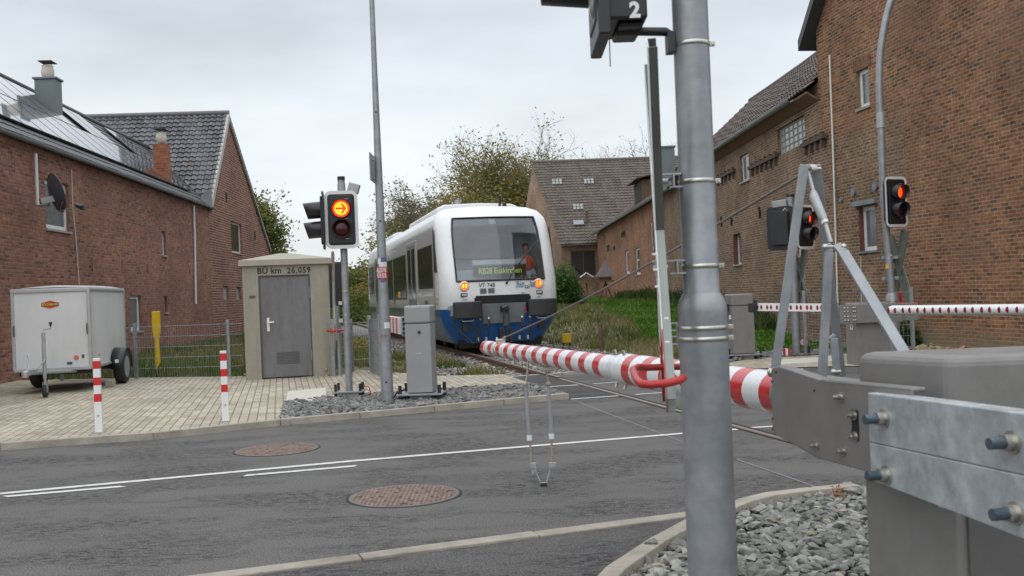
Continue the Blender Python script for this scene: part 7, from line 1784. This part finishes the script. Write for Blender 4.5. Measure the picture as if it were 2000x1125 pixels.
# ------------------------------------------------------------------ trees and plants
def leafmat(name, cols):
    m, n, l, b = newmat(name); setp(b, rough=.75, spec=.25)
    at = n.new('ShaderNodeAttribute'); at.attribute_name = 'tone'
    r = n.new('ShaderNodeValToRGB'); l.new(at.outputs['Fac'], r.inputs[0])
    while len(r.color_ramp.elements) < len(cols): r.color_ramp.elements.new(.5)
    for i, c in enumerate(cols): r.color_ramp.elements[i].position = i/(len(cols)-1); r.color_ramp.elements[i].color = c4(c)
    l.new(r.outputs[0], b.inputs['Base Color'])
    tr_ = n.new('ShaderNodeBsdfTranslucent'); l.new(r.outputs[0], tr_.inputs[0]); mx = n.new('ShaderNodeMixShader'); mx.inputs[0].default_value = .3
    l.new(b.outputs[0], mx.inputs[1]); l.new(tr_.outputs[0], mx.inputs[2]); l.new(mx.outputs[0], n['Material Output'].inputs[0]); return m
LM_green = leafmat('leaf_green', [(.055, .085, .022), (.095, .125, .03), (.15, .16, .04), (.20, .17, .05)])
LM_autumn = leafmat('leaf_autumn', [(.13, .14, .04), (.20, .19, .05), (.28, .23, .06), (.26, .17, .05)])
LM_brown = leafmat('leaf_brown', [(.14, .125, .07), (.19, .17, .08), (.23, .21, .10)])
LM_bush = leafmat('leaf_bush', [(.02, .06, .012), (.04, .10, .02), (.07, .14, .03), (.12, .17, .06)])
M_bark = simple('bark', (.17, .15, .12), .9, var=.3, scale=5)
def leaves_obj(name, pts, size, mat, parent, nq=1, flat=.0, jit=.7):
    vs, fs, tn = [], [], []
    for p in pts:
        for _ in range(nq):
            s = size*random.uniform(.6, 1.3)
            a = V((random.gauss(0, 1), random.gauss(0, 1), random.gauss(0, .7))).normalized(); b_ = a.cross(V((random.gauss(0, 1), random.gauss(0, 1), random.gauss(0, 1)))).normalized()
            q = p+V((random.gauss(0, 1), random.gauss(0, 1), random.gauss(0, 1)))*size*jit
            i = len(vs); vs += [q-a*s, q+b_*s*.5, q+a*s, q-b_*s*.5]; fs.append((i, i+1, i+2, i+3))
            t = min(1, max(0, .5+.9*noise.noise(p*.35)+random.uniform(-.28, .28))); tn += [t]*4
    me = bpy.data.meshes.new(name); me.from_pydata(vs, [], fs); me.materials.append(mat)
    ca = me.attributes.new('tone', 'FLOAT', 'CORNER'); ca.data.foreach_set('value', tn)
    o = bpy.data.objects.new(name, me); COL.objects.link(o)
    if parent: 
        me.transform(parent.matrix_world.inverted()); o.parent = parent; o.matrix_world = parent.matrix_world.copy()
    return o
def tree(label, base, h_, spread, levels, leafn, leafsize, lm, seed, trunk_h=.25, r0=None, twig=3, up=.35, name='tree', leafp=1.0, group=None, low=0.0, fill=()):
    random.seed(seed); t = thing(name, label, 'tree', base, 0, group); b = MB(); tips = []; r0 = r0 or h_*.018
    def grow(p, d, L_, r, lev):
        n = 3; q = p; pts_ = [p]
        for k in range(n):
            d = (d+V((random.gauss(0, .16), random.gauss(0, .16), random.gauss(0, .10)+.05*up))).normalized(); q = q+d*L_/n; pts_.append(q)
        b.tube(pts_, [r, r*.85, r*.72, r*.55], 7 if lev < 2 else 4 if lev < levels-1 else 3, 0, False)
        if lev >= levels-2: tips.extend(pts_[1:])
        if lev >= levels: return
        m = random.choice((3, 4)) if lev < levels-1 else twig
        for k in range(m):
            s = random.uniform(.35, 1.0) if k else 1.0; s_i = min(3, int(s*3)); o_ = pts_[max(1, s_i)]
            a = random.uniform(0, 2*PI); tl = random.uniform(.35, .95)
            e1_ = d.orthogonal().normalized(); e2_ = d.cross(e1_); nd = (d*math.cos(tl)+(e1_*math.cos(a)+e2_*math.sin(a))*math.sin(tl)*spread+V((0, 0, up*.35))).normalized()
            grow(o_, nd, L_*random.uniform(.62, .82), r*.56, lev+1)
    base = V(base); tot = sum(.72**k for k in range(levels+1))
    L0 = h_/tot*1.05
    b.tube([base-V((0, 0, .3)), base+V((0, 0, h_*trunk_h*.6))], [r0*1.15, r0], 9)
    for k in range(4 if spread > .8 else 3):
        a = 2*PI*k/4+random.uniform(-.4, .4); grow(base+V((0, 0, h_*trunk_h*.55)), V((math.cos(a)*.45*spread, math.sin(a)*.45*spread, 1)).normalized(), L0*.95, r0*.72, 0)
    b.build('trunk', M_bark, t)
    ps = [random.choice(tips) for _ in range(leafn)] if tips else []
    if low:
        ps = [p for p in ps if random.random() < max(.12, 1-low*(p.z-base.z)/h_)]
    for (ox, oz, rx, rz_, n_) in fill:      # leaf clumps spread through the crown volume
        c0 = base+V((ox, 0, oz)); cl_ = []
        for _ in range(max(12, n_//110)):
            d = V((random.gauss(0, 1), random.gauss(0, 1), random.gauss(0, 1))).normalized()*random.uniform(.25, 1.0)**.6
            cl_.append((c0+V((d.x*rx, d.y*rx, d.z*rz_)), random.uniform(.09, .2)*(rx+rz_)))
        for _ in range(n_):
            p, r_ = random.choice(cl_); ps.append(p+V((random.gauss(0, .5), random.gauss(0, .5), random.gauss(0, .42)))*r_)
    leaves_obj('crown', ps, leafsize, lm, t, jit=2.2); return t
def gpos(px, Y, dz=0): p = D(px, 575, Y); return V((p.x, Y, gz(p.x, Y) if Y < 120 else -.03))
tree('big half-bare autumn tree rising behind the train roof', gpos(985, 100), 19.0, 1.1, 5, 20000, .15, LM_autumn, 3, .2, twig=3, low=.7, fill=((-.5, 9.5, 5.6, 5.6, 9000), (-1.0, 6.5, 6.0, 3.0, 9000)))
tree('thin bare-topped tree at the right of the big autumn tree', gpos(1078, 112), 17.0, .75, 5, 2500, .16, LM_brown, 5, .25, low=.6)
tree('wispy brownish tree left of the big autumn tree', gpos(822, 84), 11.0, 1.05, 5, 9000, .13, LM_brown, 11, .2, low=.5, fill=((0, 5.5, 3.2, 2.8, 5000),))
tree('low ochre tree touching the left of the train roof', gpos(893, 74), 8.8, 1.0, 5, 12000, .13, LM_autumn, 17, .2)
tree('dense olive tree directly behind the middle of the train roof', gpos(968, 100), 11.6, 1.1, 5, 12000, .13, LM_autumn, 23, .2)
tree('leafy green tree behind the steep barn gable', gpos(462, 62), 8.2, .38, 4, 4000, .12, LM_green, 29, .2, fill=((.3, 5.0, 2.5, 3.3, 40000),))
tree('small green tree at the end of the barn behind the hut', gpos(525, 74), 4.2, .6, 4, 3000, .13, LM_green, 31, .2, fill=((0, 3.0, 1.9, 1.8, 9000),))
tree('bare twiggy tree above the far farmhouse ridge', gpos(1262, 118), 19.5, .9, 5, 2200, .14, LM_brown, 37, .3)
tree('green tree on the left horizon beyond the track', gpos(700, 92), 5.6, 1.2, 4, 8000, .15, LM_green, 41, .15)
tree('low green tree beside the far end of the track', gpos(668, 84), 4.6, 1.2, 4, 8000, .15, LM_green, 43, .15)
tree('small ochre tree left of the train end', gpos(776, 76), 6.4, 1.1, 4, 6000, .14, LM_autumn, 47, .15)
random.seed(99)
def bush(label, c, r, n, size, lm, name='bush'):
    t = thing(name, label, 'bush', c); pts_ = []
    for _ in range(n):
        d = V((random.gauss(0, 1), random.gauss(0, 1), random.gauss(0, 1))).normalized()*random.uniform(.55, 1.0)
        q = V((d.x*r[0], d.y*r[1], abs(d.z)*r[2])); q *= 1+.3*noise.noise(q*1.3+V(c)); pts_.append(V(c)+q)
    leaves_obj('foliage', pts_, size, lm, t)
    part('stem', M_bark, t, lambda b: [b.tube([V(c), V(c)+V((random.uniform(-.5, .5)*r[0], random.uniform(-.5, .5)*r[1], r[2]*.7))], .025, 5) for _ in range(7)], local=False)
    return t
bush('glossy green bush right beside the train', gpos(1095, 43), (1.0, 1.2, 1.75), 6500, .07, LM_bush)
bush('yellow-green weed clump behind the low mesh fence', V((D(697, 640, 25).x, 25, -.05)), (.7, .7, .45), 1500, .05, leafmat('leaf_yellow_green', [(.12, .15, .03), (.25, .24, .05), (.35, .32, .08)]))
bush('dark weeds at the foot of the tall brick house', W1.pt(W1.hit(1790, 690)[0], 0, .35), (.6, .3, .7), 1400, .05, LM_bush)
bush('low scrub along the left field edge', gpos(655, 60), (3, 3, 1.3), 6000, .10, LM_green)
bush('hedge of scrub behind the track on the left', gpos(706, 66), (2.2, 3, 2.6), 7000, .10, LM_green)
def grass(name, region, n, h0, h1, cols, label, wd=.012, zf=gz, lean=.35, mask=None):
    xs = [p[0] for p in region]; ys = [p[1] for p in region]; vs, fs, tn = [], [], []; k = 0; tries = 0
    def inside(x, y):
        c = False; m = len(region); j = m-1
        for i in range(m):
            if ((region[i][1] > y) != (region[j][1] > y)) and (x < (region[j][0]-region[i][0])*(y-region[i][1])/(region[j][1]-region[i][1])+region[i][0]): c = not c
            j = i
        return c
    while k < n and tries < n*12:
        tries += 1; x, y = random.uniform(min(xs), max(xs)), random.uniform(min(ys), max(ys))
        if not inside(x, y): continue
        nn_ = noise.noise(V((x*.45, y*.45, 5)))
        if mask and random.random() > mask(x, y): continue
        z = zf(x, y); hgt = random.uniform(h0, h1)*(1+.7*nn_); a = random.uniform(0, 2*PI); wv = wd*random.uniform(.7, 1.4)*(1+y*.02)
        l_ = V((random.gauss(0, lean), random.gauss(0, lean), 0))*hgt; s_ = V((math.cos(a), math.sin(a), 0))*wv
        i = len(vs); p = V((x, y, z-.02)); m1_ = p+V((0, 0, hgt*.55))+l_*.35
        vs += [p-s_, p+s_, m1_+s_*.7, m1_-s_*.7, p+V((0, 0, hgt))+l_]; fs += [(i, i+1, i+2, i+3), (i+3, i+2, i+4)]
        t = min(1, max(0, .5+1.0*noise.noise(V((x*.8, y*.8, 1)))+random.uniform(-.25, .25))); tn += [t]*7; k += 1
    me = bpy.data.meshes.new(name); me.from_pydata(vs, [], fs); me.materials.append(leafmat(name+'_mat_'+str(len(MATS)), cols))
    ca = me.attributes.new('tone', 'FLOAT', 'CORNER'); ca.data.foreach_set('value', tn)
    o = bpy.data.objects.new(name, me); COL.objects.link(o); tag(o, label, 'grass', kind='stuff'); return o
c_tall = [(.075, .105, .022), (.12, .135, .04), (.21, .185, .08), (.30, .25, .14)]
c_left = [(.05, .10, .015), (.09, .15, .025), (.17, .17, .06), (.24, .15, .07)]
c_lawn = [(.045, .12, .008), (.07, .17, .012), (.10, .20, .02)]
def lawnmask(x, y):
    # trimmed lawn beside the stable wall
    wx = 7.4-.018*(y-25.7); return 1.0 if wx-x < 3.6+1.2*noise.noise(V((y*.2, 0, 0))) else 0.0
regR = [(track_x, yy) for track_x, yy in ()]
def RT(Y, off): return (RX0+.74/math.cos(TA)-.234*Y+off, Y)
regR = orient([RT(19.5, 2.7), (4.6, 19.0), (7.1, 20.0), (7.1, 34), (6.9, 74), RT(74, 2.6), RT(40, 2.4), RT(25, 2.4)])
grass('tall_grass', regR, 32000, .08, .28, c_tall, 'tall faded grass on the bank between the track and the barns', .010, mask=lambda x, y: 1-lawnmask(x, y)*.97)
grass('lawn', regR, 34000, .05, .12, c_lawn, 'bright green mown lawn in front of the stable and barn walls', .02, mask=lawnmask, lean=.6)
regL = orient([xy(G(245, 737)), xy(G(478, 737)), (-5.0, 20.4), RT(21, -2.9), RT(60, -3.0), (-12.2, 48), (-11.0, 36), (-9.95, 20.3)])
grass('tall_grass', regL, 26000, .12, .40, c_left, 'rough green and brown grass behind the mesh fence on the left', .011)
regE = orient([RT(17.2, -1.3), RT(17.2, -3.4), RT(26, -3.2), RT(26, -1.6)])
grass('verge_grass', regE, 2600, .08, .24, c_tall, 'sparse grass tufts on the ballast beside the left barrier cabinet', .010, zf=lambda x, y: -.08, mask=lambda x, y: 1 if noise.noise(V((x*1.1, y*.9, 2))) > .02 else .03)
grass('bank_ivy', orient([(W2a.x-.7, 27), (W2a.x-.05, 27), (7.0, 60), (6.2, 60)]), 5000, .2, .6, [(.02, .05, .012), (.045, .085, .02), (.10, .11, .04)], 'dark weeds and ivy along the foot of the barn wall', .02)
# the orange weed and moss by the kerb of the near stone bed
wd_ = thing('weed', 'small orange-red weed on the kerb of the near stone bed', 'weed', G(1636, 985))
leaves_obj('foliage', [G(1636, 985)+V((random.gauss(0, .025), random.gauss(0, .02), random.uniform(.02, .11))) for _ in range(90)], .011, leafmat('leaf_orange', [(.30, .09, .03), (.42, .15, .05), (.35, .2, .08)]), wd_)
part('stem', M_wood, wd_, lambda b: [b.tube([G(1636, 985), G(1636, 985)+V((a, 0, .10))], .002, 4) for a in (-.03, 0, .03)], local=False)
wd2 = thing('weed', 'tiny dry weed in the asphalt left of the curved kerb', 'weed', G(1240, 1086))
leaves_obj('foliage', [G(1240, 1086)+V((random.gauss(0, .008), random.gauss(0, .008), random.uniform(.0, .04))) for _ in range(24)], .007, leafmat('leaf_dry', [(.2, .17, .05), (.28, .22, .08)]), wd2)
part('stem', M_wood, wd2, lambda b: b.tube([G(1240, 1086), G(1240, 1086)+V((0, 0, .04))], .0015, 4), local=False)
stk = thing('wooden_stake', 'short weathered wooden stake in the tall grass right of the train', 'stake', (D(1175, 680, 24).x, 24, -.05))
part('post', M_wood, stk, lambda b: b.cyl((D(1175, 680, 24).x, 24, -.1), D(1172, 632, 24), .055, .045, 8), 0, False)
stones('plinth_rubble', orient([xy(W1.pt(4.0, 0, .02)), xy(W1.pt(4.0, 0, .3)), xy(W1.pt(7.6, 0, .3)), xy(W1.pt(7.6, 0, .02))]), 160, .05, .12, .0, stonemat('plinth_stone', [(0, (.22, .19, .10)), (.5, (.33, .29, .18)), (1, (.38, .20, .12))]), 'mossy stones and crumbled brick along the foot of the tall house')
